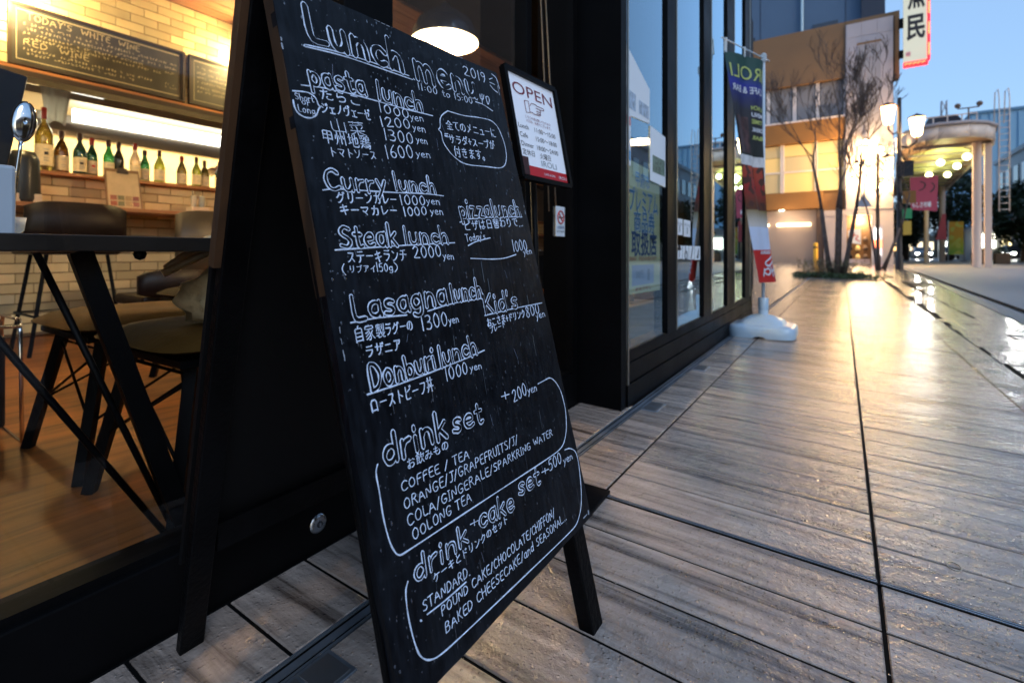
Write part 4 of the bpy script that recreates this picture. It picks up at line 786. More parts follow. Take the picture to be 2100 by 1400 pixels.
bu = N('ShaderNodeBump'); bu.inputs['Strength'].default_value = .35; bu.inputs['Distance'].default_value = .0012; L(t2.outputs['Fac'], bu.inputs['Height']); L(bu.outputs[0], b.inputs['Normal'])

board = thing('menu_board', 'black A-frame menu board with white hand lettered lunch menu on the wet deck', 'menu board', (-.55, .56, .015))
CR = [(-.012, .7776), (.4233, .7863), (.4359, -.0087), (0.0, 0.0)]
pn = MB(); nn = 14
# slightly uneven, chipped panel outline
ring_ = []
rb = random.Random(11)
for i in range(4):
    p, q = CR[i], CR[(i + 1) % 4]
    for k in range(nn):
        f = k / nn; j = .0009 if k else 0
        ring_.append((p[0] + (q[0] - p[0]) * f + rb.uniform(-j, j), p[1] + (q[1] - p[1]) * f + rb.uniform(-j, j)))
pn.prism([bp(a, b_, 0) for a, b_ in ring_], -BN * .009)
obj('panel', pn, 'chalkboard', board)
def board_bar(m_, a0, b0, a1, b1, wd, d0, d1):
    dx, dy = a1 - a0, b1 - b0; l = math.hypot(dx, dy); px_, py_ = -dy / l * wd / 2, dx / l * wd / 2
    m_.prism([bp(a0 + px_, b0 + py_, d0), bp(a1 + px_, b1 + py_, d0), bp(a1 - px_, b1 - py_, d0), bp(a0 - px_, b0 - py_, d0)], BN * (d1 - d0)); return m_
obj('leg', board_bar(MB(), .006, .783, .0155, -.160, .034, -.0095, -.0175), 'black_paint', board, bevel=.002)
obj('lit_worn_edge', board_bar(MB(), -.0118, .783, -.0065, .42, .0012, -.0012, -.0172), 'lit_worn_wood', board)  # worn brown kept to the top, painting in the room light there
obj('leg', board_bar(MB(), .405, .79, .403, -.176, .036, -.0095, -.036), 'black_paint', board, bevel=.002)
obj('crossbar', board_bar(MB(), .024, .755, .385, .762, .04, -.0095, -.030), 'black_paint', board)
obj('crossbar', board_bar(MB(), .034, .020, .384, .014, .04, -.0095, -.030), 'black_paint', board)
hx = -.552
T0, T1 = Vector((hx, .317, .930)), Vector((-.826, .357, .023)); U0, U1 = Vector((hx, .752, .945)), Vector((-.826, .792, .023))
obj('leg', MB().bar(T0, T1, .015, .034, (0, 1, 0)), 'black_paint', board, bevel=.002)
obj('lit_edge_strip', MB().bar(T0 + Vector((-.002, -.0215, 0)), T0.lerp(T1, .36) + Vector((-.002, -.0215, 0)), .014, .009, (0, 1, 0)), 'lit_worn_wood', board)  # worn brown ends where the warm room light would stop
obj('leg', MB().bar(U0, U1, .028, .034, (0, 1, 0)), 'black_paint', board, bevel=.002)
bk = MB(); f = .84
A_, B_ = T0, T0.lerp(T1, f); C_, D_ = U0.lerp(U1, f), U0
bk.prism([A_ + Vector((-.017, -.017, 0)), B_ + Vector((-.017, -.017, 0)), C_ + Vector((-.017, .017, 0)), D_ + Vector((-.017, .017, 0))], (-.009, 0, -.002))
obj('back_panel', bk, 'black_wall', board)
obj('crossbar', MB().bar(B_ + Vector((0, .02, .03)), C_ + Vector((0, -.02, .03)), .022, .04), 'black_paint', board)
hg = MB()
for a in (.07, .35):
    p = bp(a, .786, -.02); hg.tube([p + Vector((0, -.03, 0)), p + Vector((0, .03, 0))], .006, 8)
obj('hinge', hg, 'steel', board)
# chipped pale paint on the edges
ch = MB()
for (a, b_, l, wd) in ((-.0095, .745, .05, .004), (-.0098, .69, .012, .003), (.0025, .35, .03, .0010), (.40, .0, .02, .003), (.43, -.004, .006, .004), (.30, .7835, .02, .0012), (.21, .7815, .014, .0012), (.13, .780, .03, .0014), (.418, .74, .02, .0014), (.421, .66, .012, .0012), (.424, .52, .016, .001)):
    for k in range(5):
        s = rb.uniform(0, l); d_ = l * .2
        if a in (.40, .30, .21, .13): q = [(a + s, b_), (a + s + d_, b_)]
        else: q = [(a, b_ + s), (a + rb.uniform(-.0006, .0006), b_ + s + d_)]
        ribbon(ch, q, wd * rb.uniform(.4, 1), bp, .0, .0005)
obj('chipped_paint', ch, mat('chip_paint', (.42, .47, .55), .7), board)
# writing
LW = .0017
for (txt, sty, a0, b0, a1, b1, h0, h1) in CHALK:
    gl = write(txt, a0, b0, a1, b1, h0, h1)
    if sty in 'bq':
        mw = MB(); mk_ = MB(); fat = min(.0098, (h0 + h1) / 2 * .235) if sty == 'b' else .0064
        lw = .0014
        for i, G_ in enumerate(gl):
            for s in G_:
                ribbon(mw, s, fat, bp, .0002, .0004)
        for i, G_ in enumerate(gl):
            for s in G_:
                ribbon(mk_, s, fat - 2 * lw, bp, .0006, .0008)
        head = obj('lettering', mw, 'chalk', board, label='outlined chalk heading reading ' + txt)
        obj('lettering_core', mk_, 'chalkboard', head)
    else:
        mw = MB(); lw = LW * (.55 if h0 < .009 else .74 if sty == 'k' or h0 < .012 else 1) * (.85 if txt in ('自家製', '甲州地鶏') else 1)
        for G_ in gl:
            for s in G_: ribbon(mw, s, lw, bp, .0002, .0006)
        obj('lettering', mw, 'chalk', board, label='chalk line reading ' + txt)
mw = MB()
for l in LINES: ribbon(mw, smooth(l, 3), .0019, bp, .0002, .0006)
obj('ruled_line', mw, 'chalk', board)
# old wiped chalk smears
sm = MB()
for k in range(26):
    a, b_ = rb.uniform(.02, .40), rb.uniform(.02, .74); L_ = rb.uniform(.006, .02)
    ribbon(sm, [(a, b_), (a + rb.uniform(-.004, .006), b_ - L_)], .0006, bp, .0001, .0002)
obj('smear', sm, 'chalk_faint', board, kind='stuff')
# rain drops and trickles
wt = mat('water', (.9, .95, 1), .03, trans=1, ior=1.33)
dp = MB()
for k in range(1500):
    a, b_ = rb.uniform(.0, .43), rb.uniform(0, .78); r = rb.choice((.0004, .0005, .0007, .0010)) * rb.uniform(.7, 1.3); el = rb.uniform(1, 2.6)
    V = [bp(a, b_, r * .6)]
    for i in range(6):
        t = PI * i / 3; V.append(bp(a + r * math.cos(t), b_ + r * el * math.sin(t), .0))
    dp.add(V, [(0, i, i % 6 + 1) for i in range(1, 7)], True)
for k in range(34):
    a, b_ = rb.uniform(.02, .42), rb.uniform(.02, .45); l = rb.uniform(.01, .035)
    ribbon(dp, [(a, b_), (a - l * .03 + rb.uniform(-.0005, .0005), b_ - l * .5), (a - l * .05, b_ - l)], rb.uniform(.0004, .0008), bp, 0, .0003)
obj('rain_drop', dp, mat('drop', (.05, .06, .08), .06, spec=1.0, coat=1), board, kind='stuff')

# ---------------------------------------------------------------- OPEN stand
st = thing('sign_stand', 'black double pole floor stand holding the framed white opening hours sign', 'sign stand', (-.66, 1.06, .016), None)
obj('foot_plate', MB().prism([(-.83, .935, .016), (-.478, .935, .0135), (-.488, 1.181, .0135), (-.83, 1.181, .016)], (0, 0, .009)), 'black_metal', st, bevel=.002)
obj('pole', MB().tube([(-.662, 1.085, .02), (-.698, 1.085, 1.00)], .0085, 12), 'black_metal', st)
obj('pole', MB().tube([(-.655, 1.130, .02), (-.692, 1.130, 1.00)], .0085, 12), 'black_metal', st)
STL, STR, SBR, SBL = Vector((-.679, .980, 1.069)), Vector((-.667, 1.206, 1.069)), Vector((-.628, 1.229, .803)), Vector((-.640, 1.003, .803))
def sgn(a, b, h=0.0):
    p = SBL.lerp(SBR, a).lerp(STL.lerp(STR, a), b); nrm = (SBR - SBL).cross(STL - SBL).normalized(); return p + nrm * h
so = thing('opening_sign', 'white framed sign reading OPEN with a red footer, on the black floor stand', 'sign', tuple(sgn(.5, 0)))
fr = MB()
for (p, q) in (((0, 0), (1, 0)), ((1, 0), (1, 1)), ((1, 1), (0, 1)), ((0, 1), (0, 0))):
    fr.bar(sgn(*p), sgn(*q), .012, .016, sgn(0, 0, 1) - sgn(0, 0))
obj('frame', fr, 'black_metal', so)
obj('sheet', MB().prism([sgn(.02, .02, .0), sgn(.98, .02, .0), sgn(.98, .98, 0), sgn(.02, .98, 0)], sgn(0, 0, -.006) - sgn(0, 0)), mat('backlit_sheet', (.80, .84, .92), .35, coat=.5, emit=(.70, .80, 1.0), es=.10), so)
obj('footer_band', MB().prism([sgn(.03, .03, .0006), sgn(.97, .03, .0006), sgn(.97, .125, .0006), sgn(.03, .125, .0006)], sgn(0, 0, -.0004) - sgn(0, 0)), mat('sign_red', (.6, .02, .03), .4), so)
def sfn(a0, b0, sx=1, h=.0009):
    return lambda a, b: sgn(a0 + a / .232, b0 + b / .268, h)
def sline(name, txt, a0, b0, h, w_, m_, par=None):
    obj(name, text_mb(txt, 0, (1, 0, 0), (0, 1, 0), h, width=w_, fn=sfn(a0, b0)), m_, par or so)
sline('lettering', 'OPEN', .11, .795, .031, .185, 'ink_maroon')
sline('lettering', 'こちらの扉は開いております', .27, .585, .0065, .12, 'ink_maroon')
sline('lettering', '入口は、右側でございます。', .27, .548, .0065, .12, 'ink_maroon')
for tx, b_ in (('Lunch    11:00～15:00', .470), ('Cafe      15:00～18:00', .385), ('Dinner  18:00～24:00', .300), ('定休日    火曜日', .222)):
    sline('lettering', tx, .10, b_, .0125, .175 if tx[0] != '定' else .13, 'ink_black')
sline('lettering', 'IROLI', .44, .145, .016, .075, 'ink_grey')
sline('lettering', 'IROLI', .78, .055, .009, .04, 'paper_white')
sline('lettering', 'CAFE & BAR', .46, .062, .006, .055, 'paper_white')
# pointing hand drawing and the small drink picture
hand = MB()
for s in ([(.40, .72), (.44, .75), (.50, .755), (.56, .745), (.68, .745), (.69, .725), (.60, .718)], [(.60, .718), (.615, .70), (.60, .685), (.60, .665), (.58, .655), (.46, .65), (.42, .66), (.38, .655)], [(.30, .75), (.38, .76), (.38, .65), (.30, .64), (.30, .75)], [(.52, .72), (.60, .718)], [(.52, .69), (.605, .69)], [(.52, .67), (.60, .667)]):
    hand.tube([sgn(a, b, .0012) for a, b in s], .0008, 5)
obj('hand_drawing', hand, 'ink_maroon', so)
obj('drink_picture', MB().prism([sgn(.07, .035, .0012), sgn(.17, .035, .0012), sgn(.185, .20, .0012), sgn(.055, .20, .0012)], sgn(0, 0, -.0004) - sgn(0, 0)), mat('cola', (.06, .02, .02), .4, noise=.6, nscale=90), so)

# ---------------------------------------------------------------- dining corner behind the front glass
tb = thing('dining_table', 'black dining table with slanted metal legs close behind the left window', 'table', (-1.4, .2, 0))
obj('tabletop', MB().span((-1.80, -1.1, .623), (-1.10, .95, .652)), mat('table_black', (.022, .017, .014), .35, noise=.3, nscale=8), tb, bevel=.002)
for x in (-1.17, -1.72):
    obj('leg', MB().bar((x, .32, .623), (x + .02, .50, 0), .034, .034) if x > -1.5 else MB().bar((x, -.3, .623), (x, -.1, 0), .034, .034), 'black_metal', tb)
    if x < -1.5: continue
    obj('brace', MB().tube([(x - .02, .135, .62), (x, .475, .01)], .006, 8), 'black_metal', tb)
    obj('brace', MB().tube([(x - .04, .27, .62), (x - .0, .478, .03)], .006, 8), 'black_metal', tb)
    obj('leg', MB().bar((x, -.75, .623), (x + .02, -.93, 0), .034, .034), 'black_metal', tb)
obj('bolt', MB().ball((-1.13, .06, .618), .012, 8).ball((-1.13, .40, .618), .012, 8), 'black_metal', tb)
def stool(name_, label, c, rz, seatm='leather_tan', zs=.44, s=.25, group='padded stools by the window table'):
    t = thing('stool', label, 'stool', (0, 0, 0), group)
    # cushion, domed with rounded corners
    m_ = MB(); n_ = 12; V = []
    def q(i, j):
        u = -1 + 2 * i / n_; v = -1 + 2 * j / n_
        k = 1 / max(1e-6, (abs(u) ** 6 + abs(v) ** 6) ** (1 / 6)) * max(abs(u), abs(v)) if (u or v) else 1
        return u * k * s, v * k * s, max(0, (1 - abs(u) ** 3.2) * (1 - abs(v) ** 3.2))
    for i in range(n_ + 1):
        for j in range(n_ + 1):
            x, y, d = q(i, j); V.append((x, y, zs - .030 + .042 * d ** .5 - .012 * math.exp(-(x * x + y * y) * 60)))
    for i in range(n_ + 1):
        for j in range(n_ + 1):
            x, y, d = q(i, j); V.append((x, y, zs - .032 - .022 * d ** .5))
    K = (n_ + 1) ** 2
    for i in range(n_):
        for j in range(n_):
            a = i * (n_ + 1) + j; m_.f.append((a, a + n_ + 1, a + n_ + 2, a + 1)); m_.f.append((K + a, K + a + 1, K + a + n_ + 2, K + a + n_ + 1)); m_.sm += [True, True]
    m_.v = V
    obj('seat', m_, seatm, t)
    obj('seat_base', MB().box((0, 0, zs - .06), (s * 1.7, s * 1.7, .016)), 'black_metal', t)
    F_ = [(-1, -1), (1, -1), (1, 1), (-1, 1)]; tp, ft = s * .66, s * .95
    for a, b_ in F_: obj('leg', MB().bar((a * tp, b_ * tp, zs - .06), (a * ft, b_ * ft, .0), .026, .026), 'black_metal', t)
    for k in range(4):
        (a, b_), (c_, d_) = F_[k], F_[(k + 1) % 4]
        g1 = lambda f: (tp + (ft - tp) * f)
        m2 = MB()
        m2.tube([(a * g1(.1), b_ * g1(.1), (zs - .06) * .9), (c_ * g1(.6), d_ * g1(.6), (zs - .06) * .4)], .004, 6)
        m2.tube([(c_ * g1(.1), d_ * g1(.1), (zs - .06) * .9), (a * g1(.6), b_ * g1(.6), (zs - .06) * .4)], .004, 6)
        obj('wire_brace', m2, 'black_metal', t)
    t.location = (*c, 0); t.rotation_euler = (0, 0, rz); WORLD[t.name] = (*c, 0)
    return t
s1 = stool('stool', 'tan padded stool farther from the window, left of the thick slanted table leg', (-1.93, .70), 0)
s2 = dup(s1, (-1.385, .70, 0), .0, 'tan padded stool close to the window with a crumpled bag on its seat')
s3 = stool('stool', 'olive padded bench stool behind the tan stools', (-2.65, 1.30), 0, 'leather_olive', .45, .24)
# crumpled bag: lumpy closed sack
bgm = MB(); n_, m2 = 28, 16; V = []
for i in range(m2 + 1):
    a = PI * i / m2
    for k in range(n_):
        t_ = 2 * PI * k / n_
        fold = 1 + .10 * math.sin(5 * t_ + 3 * a) * math.sin(a) + .07 * math.sin(9 * t_ - 4 * a) + .05 * math.sin(13 * a + 2 * t_)
        x = .13 * math.sin(a) * math.cos(t_) * fold; y = .165 * math.sin(a) * math.sin(t_) * fold; z = .092 * math.cos(a) * fold
        if z < -.075: z = -.075
        V.append((-1.30 + x, .725 + y + z * .5, .525 + z + .25 * max(0, y)))
bgm.add(V, [(i * n_ + k, (i + 1) * n_ + k, (i + 1) * n_ + (k + 1) % n_, i * n_ + (k + 1) % n_) for i in range(m2) for k in range(n_)], True)
bag = thing('bag', 'crumpled shiny beige bag resting on the tan stool near the window', 'bag', (-1.28, .72, .46))
obj('bag_body', bgm, 'bag_cloth', bag)
obj('handle', MB().tube([(-1.42, .56, .58), (-1.43, .66, .655), (-1.36, .84, .70), (-1.24, .96, .70)], .012, 8), 'bag_cloth', bag)
obj('handle', MB().tube([(-1.39, .54, .57), (-1.37, .66, .635), (-1.30, .82, .675), (-1.2, .92, .68)], .010, 8), 'bag_cloth', bag)
# magazine basket
mg = thing('magazine_basket', 'dark basket in a thin chrome frame at the left edge under the window table', 'basket', (-2.38, .27, 0))
bx0, bx1, by0, by1 = -2.52, -2.24, .06, .475
obj('basket', MB().prism([(bx0 + .04, by0 + .04, .05), (bx1 - .04, by0 + .04, .05), (bx1 - .04, by1 - .04, .05), (bx0 + .04, by1 - .04, .05)], (0, 0, .30)), 'leather_dark', mg, bevel=.01)
for y in (by0 + .01, by1 - .01):
    obj('frame', MB().tube([(bx0, y, .0), (bx1, y, .0), (bx1 - .02, y, .36), (bx1 - .04, y, .40), (bx0 + .04, y, .40), (bx0 + .02, y, .36), (bx0, y, .0)], .006, 8), 'chrome', mg)
for x in (bx0 + .02, bx1 - .02): obj('frame', MB().tube([(x, by0 + .01, .38), (x, by1 - .01, .38)], .006, 8), 'chrome', mg)
# cutlery box, spoon, cups
cu = thing('cutlery_box', 'pale grey blue cutlery box standing on the window table at the left edge', 'box', (-1.38, -.03, .652))
obj('box_body', MB().span((-1.46, .08, .652), (-1.30, .262, .785)), mat('pale_box', (.55, .62, .72), .35), cu, bevel=.006)
def spoon(label, c, sc_, lean):
    t = thing('spoon', label, 'spoon', c)
    m_ = MB(); V = []; n_ = 20
    for i in range(9):
        a = PI / 2 * i / 8
        for k in range(n_):
            q = 2 * PI * k / n_; V.append((.008 * math.cos(a), .0155 * math.sin(a) * math.cos(q), .034 * math.sin(a) * math.sin(q)))
    m_.add(V, [(i * n_ + k, i * n_ + (k + 1) % n_, (i + 1) * n_ + (k + 1) % n_, (i + 1) * n_ + k) for i in range(8) for k in range(n_)], True)
    M_ = Matrix.Rotation(lean, 3, 'X')
    m_.v = [tuple(Vector(c) + M_ @ (Vector(v) * sc_ + Vector((0, 0, .19 * sc_)))) for v in m_.v]
    o = obj('bowl', m_, 'chrome', t)
    s_ = o.modifiers.new('thickness', 'SOLIDIFY'); s_.thickness = .0012
    obj('handle', MB().tube([Vector(c) + M_ @ Vector((0, 0, z * sc_)) for z in (.0, .08, .14, .16)], [.0045, .0035, .003, .004], 8), 'chrome', t)
    return t
spoon('large bright spoon standing bowl upward in the cutlery box', (-1.36, .262, .655), 1.2, -.10)
mb_ = MB(); M_ = Matrix.Rotation(-.16, 3, 'X')
mb_.box((-1.50, .215, .84), (.03, .15, .36), M_)
tag(obj('menu_folder', mb_, mat('folder_black', (.012, .014, .02), .35), bevel=.003), 'tall black menu folder standing behind the large spoon', 'menu')
cp = thing('coffee_cup', 'white cup on a saucer beside the pale cutlery box', 'cup', (-1.55, .11, .652))
obj('saucer', MB().lathe([(.0, .001), (.03, .001), (.055, .009), (.056, .012), (.03, .006), (0, .006)], 24, (-1.60, .305, .652)), 'white_plastic', cp)
obj('cup_body', MB().lathe([(.018, .008), (.032, .02), (.036, .05), (.034, .05), (.03, .02), (0, .012)], 24, (-1.60, .303, .652)), 'white_plastic', cp)
obj('handle', MB().tube([(-1.635 + .0, .29 - .034 + .014 * math.sin(a) , .652 + .03 - .013 * math.cos(a)) for a in [PI * i / 8 for i in range(9)]], .003, 6), 'white_plastic', cp)
sg = MB()
for k in range(7): sg.box((-1.56, .365 + k * .010, .657), (.05, .008, .009))
tag(obj('sugar_sachets', sg, 'cream_plastic'), 'row of pale sugar sachets beside the cup and saucer', 'sachets')

# bar stools along the tiled bar
def bar_chair(label, c, bw, z0, z1, m_, legs=True):
    t = thing('bar_chair', label, 'chair', (c[0], c[1], 0), 'chairs along the bar')
    x, y = c; mb = MB(); V = []; n_ = 14
    out = []
    for i in range(n_ + 1):
        f = -1 + 2 * i / n_; yy = y + f * bw / 2; xx = x + .05 * (1 - f * f); zt = z1 - .035 * abs(f) ** 5
        out.append((xx, yy, z0 + .02 * abs(f) ** 4, zt))
    for o_ in (0, -.03):
        for (xx, yy, za, zb) in out: V += [(xx + o_, yy, za), (xx + o_, yy, (za + zb) / 2), (xx + o_, yy, zb)]
    k = 3 * (n_ + 1); F_ = []
    for i in range(n_):
        for j in range(2):
            a = i * 3 + j; F_ += [(a, a + 3, a + 4, a + 1), (k + a, k + a + 1, k + a + 4, k + a + 3)]
        F_ += [(i * 3 + 2, i * 3 + 5, k + i * 3 + 5, k + i * 3 + 2), (i * 3, k + i * 3, k + i * 3 + 3, i * 3 + 3)]
    F_ += [(0, 1, k + 1, k), (1, 2, k + 2, k + 1), (n_ * 3, k + n_ * 3, k + n_ * 3 + 1, n_ * 3 + 1), (n_ * 3 + 1, k + n_ * 3 + 1, k + n_ * 3 + 2, n_ * 3 + 2)]
    mb.add(V, F_, True); obj('backrest', mb, m_, t)
    obj('seat', MB().span((x - .44, y - bw * .45, z0 - .05), (x - .0, y + bw * .45, z0 + .01)), m_, t, bevel=.02)
    for a, b_ in ((-.40, -1), (-.40, 1), (-.02, -1), (-.02, 1)):
        obj('leg', MB().tube([(x + a * .85, y + b_ * bw * .3, z0 - .05), (x + a * 1.05 + .02, y + b_ * bw * .46, 0)], .011, 8), 'black_metal', t)
    obj('foot_rail', MB().tube([(x - .42, y - bw * .42, .24), (x + .02, y - bw * .42, .24), (x + .02, y + bw * .42, .24), (x - .42, y + bw * .42, .24)], .008, 8, closed=True), 'black_metal', t)
    return t
bar_chair('dark brown bar chair with a wide low back, leftmost along the bar', (-4.0, 1.09), .50, .66, .935, 'leather_dark')
bar_chair('tan shell chair with a tall back beside the blackboard edge', (-4.0, 1.90), .52, .40, .935, mat('leather_khaki', (.055, .040, .022), .45))
bar_chair('low dark maroon chair between the tan stools and the bar', (-3.35, 1.38), .40, .36, .52, 'leather_dark')

# wall blackboards
def wall_board(label, y0, y1, z0, z1, grp):
    t = thing('wall_blackboard', label, 'blackboard', (-4.97, y0, z0), grp)
    x = -4.955
    obj('slate', MB().span((-4.985, y0, z0), (x - .012, y1, z1)), 'slate', t)
    f_ = MB()
    for a, b_ in (((y0, z0), (y1, z0 + .02)), ((y0, z1 - .02), (y1, z1)), ((y0, z0 + .02), (y0 + .02, z1 - .02)), ((y1 - .02, z0 + .02), (y1, z1 - .02))):
        f_.span((-4.984, a[0], a[1]), (x, b_[0], b_[1]))
    obj('frame', f_, 'dark_beam', t)
    fn = lambda a, b_, h: Vector((x - .0115 + h, y0 + a, z0 + b_))
    m_ = MB(); W_, H_ = y1 - y0, z1 - z0
    ribbon(m_, [(.045, .045), (W_ - .045, .045), (W_ - .045, H_ - .045), (.045, H_ - .045), (.045, .045)], .006, fn)
    obj('border_line', m_, 'warm_chalk', t)
    return t, fn, W_, H_
rs = random.Random(5)
def scrib(m_, fn, a, b_, l, h):
    x = a
    while x < a + l:
        wd = h * rs.uniform(.5, .9)
        for _ in range(rs.choice((2, 2, 3))):
            p = [(x + rs.uniform(0, wd), b_ + rs.uniform(0, h)) for _ in range(3)]
            ribbon(m_, smooth(p, 1), h * .13, fn)
        x += wd + h * (.25 if rs.random() < .85 else 1.2)
tbd, fn, W_, H_ = wall_board('long wall blackboard lettered with the white wine list above the serving opening', .955, 2.104, 1.985, 2.435, 'blackboards on the tiled wall')
m_ = MB()
for tx, a, b_, l, h in (("TODAY'S  WHITE  WINE", .10, H_ - .105, .70, .046), ('RED  WINE', .08, .155, .38, .042)):
    for G_ in write(tx, a, b_, a + l, b_ - .004, h, h):
        for s_ in G_: ribbon(m_, s_, .0055, fn)
for r_, (b_, l) in enumerate(((H_ - .15, .90), (H_ - .185, .95), (H_ - .22, .75), (H_ - .252, .85), (.115, .8), (.082, .65))):
    scrib(m_, fn, .08 + .02 * (r_ % 2), b_, l, .022)
for b_ in (H_ - .15, H_ - .19, H_ - .23, .12, .09): scrib(m_, fn, .99, b_, .08, .02)
obj('lettering', m_, 'warm_chalk', tbd)
tbd, fn, W_, H_ = wall_board('shorter wall blackboard with chalk lines, half hidden by the menu board', 2.136, 3.3, 1.985, 2.435, 'blackboards on the tiled wall')
m_ = MB()
for b_ in (.34, .29, .25, .21, .16, .12): scrib(m_, fn, .07, b_, rs.uniform(.4, .9), .022)
obj('lettering', m_, 'warm_chalk', tbd)

# bottles on the bar shelf
def gm(n_, c, r=.08): return mat(n_, c, r, trans=.55, ior=1.45, coat=.4)
BT = [(1.178, .50, .055, gm('glass_olive', (.20, .16, .03)), 'tall olive magnum wine bottle with a cream label, leftmost on the bar shelf'),
 (1.293, .35, .046, gm('glass_brown', (.16, .08, .01)), 'brown sloping wine bottle with a cream label, right of the magnum'),
 (1.392, .345, .043, gm('glass_bluegreen', (.01, .05, .05)), 'dark blue green wine bottle with a plain cream label'),
 (1.483, .33, .039, gm('glass_dark', (.01, .06, .03)), 'dark green wine bottle whose label carries a small red crest'),
 (1.580, .325, .037, gm('glass_green', (.03, .30, .08)), 'bright green wine bottle with a red seal and cream label'),
 (1.665, .33, .039, gm('glass_black', (.012, .012, .010)), 'black wine bottle without a visible label behind the clipboard'),
 (1.765, .33, .038, gm('glass_clear', (.75, .62, .5)), 'clear pale wine bottle behind the clipboard'),
 (1.855, .295, .037, gm('glass_green', (.03, .30, .08)), 'green wine bottle right behind the clipboard corner'),
 (1.95, .30, .042, gm('glass_lime', (.35, .42, .05)), 'yellow green wine bottle just right of the clipboard'),
 (2.15, .29, .041, gm('glass_olive', (.20, .16, .03)), 'olive wine bottle, third from the right on the shelf'),
 (2.255, .29, .038, gm('glass_lime', (.35, .42, .05)), 'light lime wine bottle near the hand'),
 (2.35, .28, .041, gm('glass_olive', (.20, .16, .03)), 'olive wine bottle the hand reaches towards'),
 (2.465, .275, .040, gm('glass_dark', (.01, .06, .03)), 'dark green wine bottle, rightmost on the bar shelf by the blackboard')]
TINTED = set()
for i, (y, h, r, gmt, lab) in enumerate(BT):
    x = -5.09 - .05 * (i % 2) * (i > 0); z = 1.236
    t = thing('wine_bottle', lab, 'bottle', (x, y, z), 'wine bottles on the bar shelf')
    pr = [(0, 0), (r * .92, 0), (r, .006), (r, h * .52), (r * .93, h * .60), (r * .55, h * .72), (.0145, h * .78), (.0135, h * .93), (.016, h * .935), (.016, h * .965), (.013, h * .97), (0, h * .97)]
    if i in (1, 8, 9, 11): pr[4:6] = [(r * .85, h * .62), (r * .45, h * .76)]
    bo = obj('bottle_body', MB().lathe(pr, 20, (x, y, z)), gmt, t)
    obj('seal', MB().lathe([(.0165, h * .82), (.0170, h * .99), (.010, h * 1.0), (0, h * 1.0)], 14, (x, y, z)), 'cork_seal' if i % 3 else mat('red_seal', (.35, .03, .02), .35), t)
    piece_tint(gmt, .7, 1.3) if gmt.name not in TINTED else None; TINTED.add(gmt.name)
    if i != 5:
        lb = MB(); V = []
        for k in range(13):
            a = -PI * .52 + PI * 1.04 * k / 12
            for zz in (h * .10, h * .42): V.append((x + (r + .0006) * math.cos(a), y + (r + .0006) * math.sin(a) - 0, z + zz))
        lb.add(V, [(2 * k, 2 * k + 2, 2 * k + 3, 2 * k + 1) for k in range(12)], True)
        o = obj('label', lb, 'label_paper', t)
        for q_ in (.17, .21, .34): obj('print_line', MB().span((x + r + .0006, y - .016, z + h * q_), (x + r + .0016, y + .016, z + h * (q_ + .012))), 'ink_grey', o)
        if i in (3, 0, 2):
            obj('crest', MB().span((x + r + .0008, y - .012, z + h * .26), (x + r + .003, y + .012, z + h * .31)), 'ink_red' if i == 3 else 'ink_black', o)
# clipboard menu on the counter
cb = thing('clipboard_menu', 'clipboard with a tan menu sheet and eight food photos standing on the counter', 'menu', (-4.70, 1.60, .965))
def cfn(a, b_, h=0): return Vector((-4.66 - .055 * b_ / .3 + h, 1.435 + a, .966 + b_))
obj('board', MB().prism([cfn(0, 0), cfn(.235, 0), cfn(.225, .31), cfn(-.0, .31)], (-.006, 0, 0)), mat('clip_brown', (.22, .12, .05), .5), cb)
obj('sheet', MB().prism([cfn(.012, .008, .003), cfn(.222, .008, .003), cfn(.215, .285, .003), cfn(.012, .285, .003)], (-.002, 0, 0)), mat('tan_paper', (.62, .47, .27), .7, noise=.08, nscale=20), cb)
obj('clip', MB().prism([cfn(.075, .275, .006), cfn(.155, .275, .006), cfn(.145, .322, .006), cfn(.085, .322, .006)], (-.004, 0, 0)), 'dark_beam', cb)
fc = [(.30, .06, .02), (.10, .10, .03), (.35, .22, .08), (.22, .03, .02)]
for k in range(8):
    a, b_ = .025 + (k % 4) * .048, .065 - (k // 4) * .045
    obj('food_photo', MB().prism([cfn(a, b_, .0045), cfn(a + .042, b_, .0045), cfn(a + .042, b_ + .036, .0045), cfn(a, b_ + .036, .0045)], (-.001, 0, 0)), mat('photo_%d' % (k % 4), fc[k % 4], .4, noise=.6, nscale=120), cb)
gb = thing('glass_caddy', 'clear glasses with cutlery in a pale caddy on the counter, right of the clipboard', 'caddy', (-4.72, 2.27, .965))
obj('caddy', MB().span((-4.77, 2.03, .966), (-4.66, 2.17, 1.02)), 'cream_plastic', gb, bevel=.004)
obj('glass', MB().lathe([(.02, 0), (.028, .10), (.0265, .10), (.018, .004)], 16, (-4.71, 2.065, 1.02)), gm('glass_cup', (.8, .75, .65), .04), gb)
obj('glass', MB().lathe([(.02, 0), (.028, .10), (.0265, .10), (.018, .004)], 16, (-4.71, 2.13, 1.02)), 'glass_cup', gb)
obj('cutlery', MB().tube([(-4.71, 2.07, 1.02), (-4.70, 2.05, 1.16)], .004, 6).tube([(-4.71, 2.13, 1.02), (-4.72, 2.14, 1.17)], .004, 6), 'steel', gb)
hb = thing('napkin_holder', 'pale napkin holder with wooden tongs on the counter at the left', 'holder', (-4.7, .92, .965))
obj('holder', MB().span((-4.76, .86, .966), (-4.66, 1.07, 1.03)), 'cream_plastic', hb, bevel=.006)
obj('tongs', MB().bar((-4.69, .97, 1.0), (-4.69, .92, 1.16), .014, .008).bar((-4.69, 1.0, 1.0), (-4.69, .96, 1.15), .014, .008), mat('pale_wood', (.5, .33, .15), .5), hb)
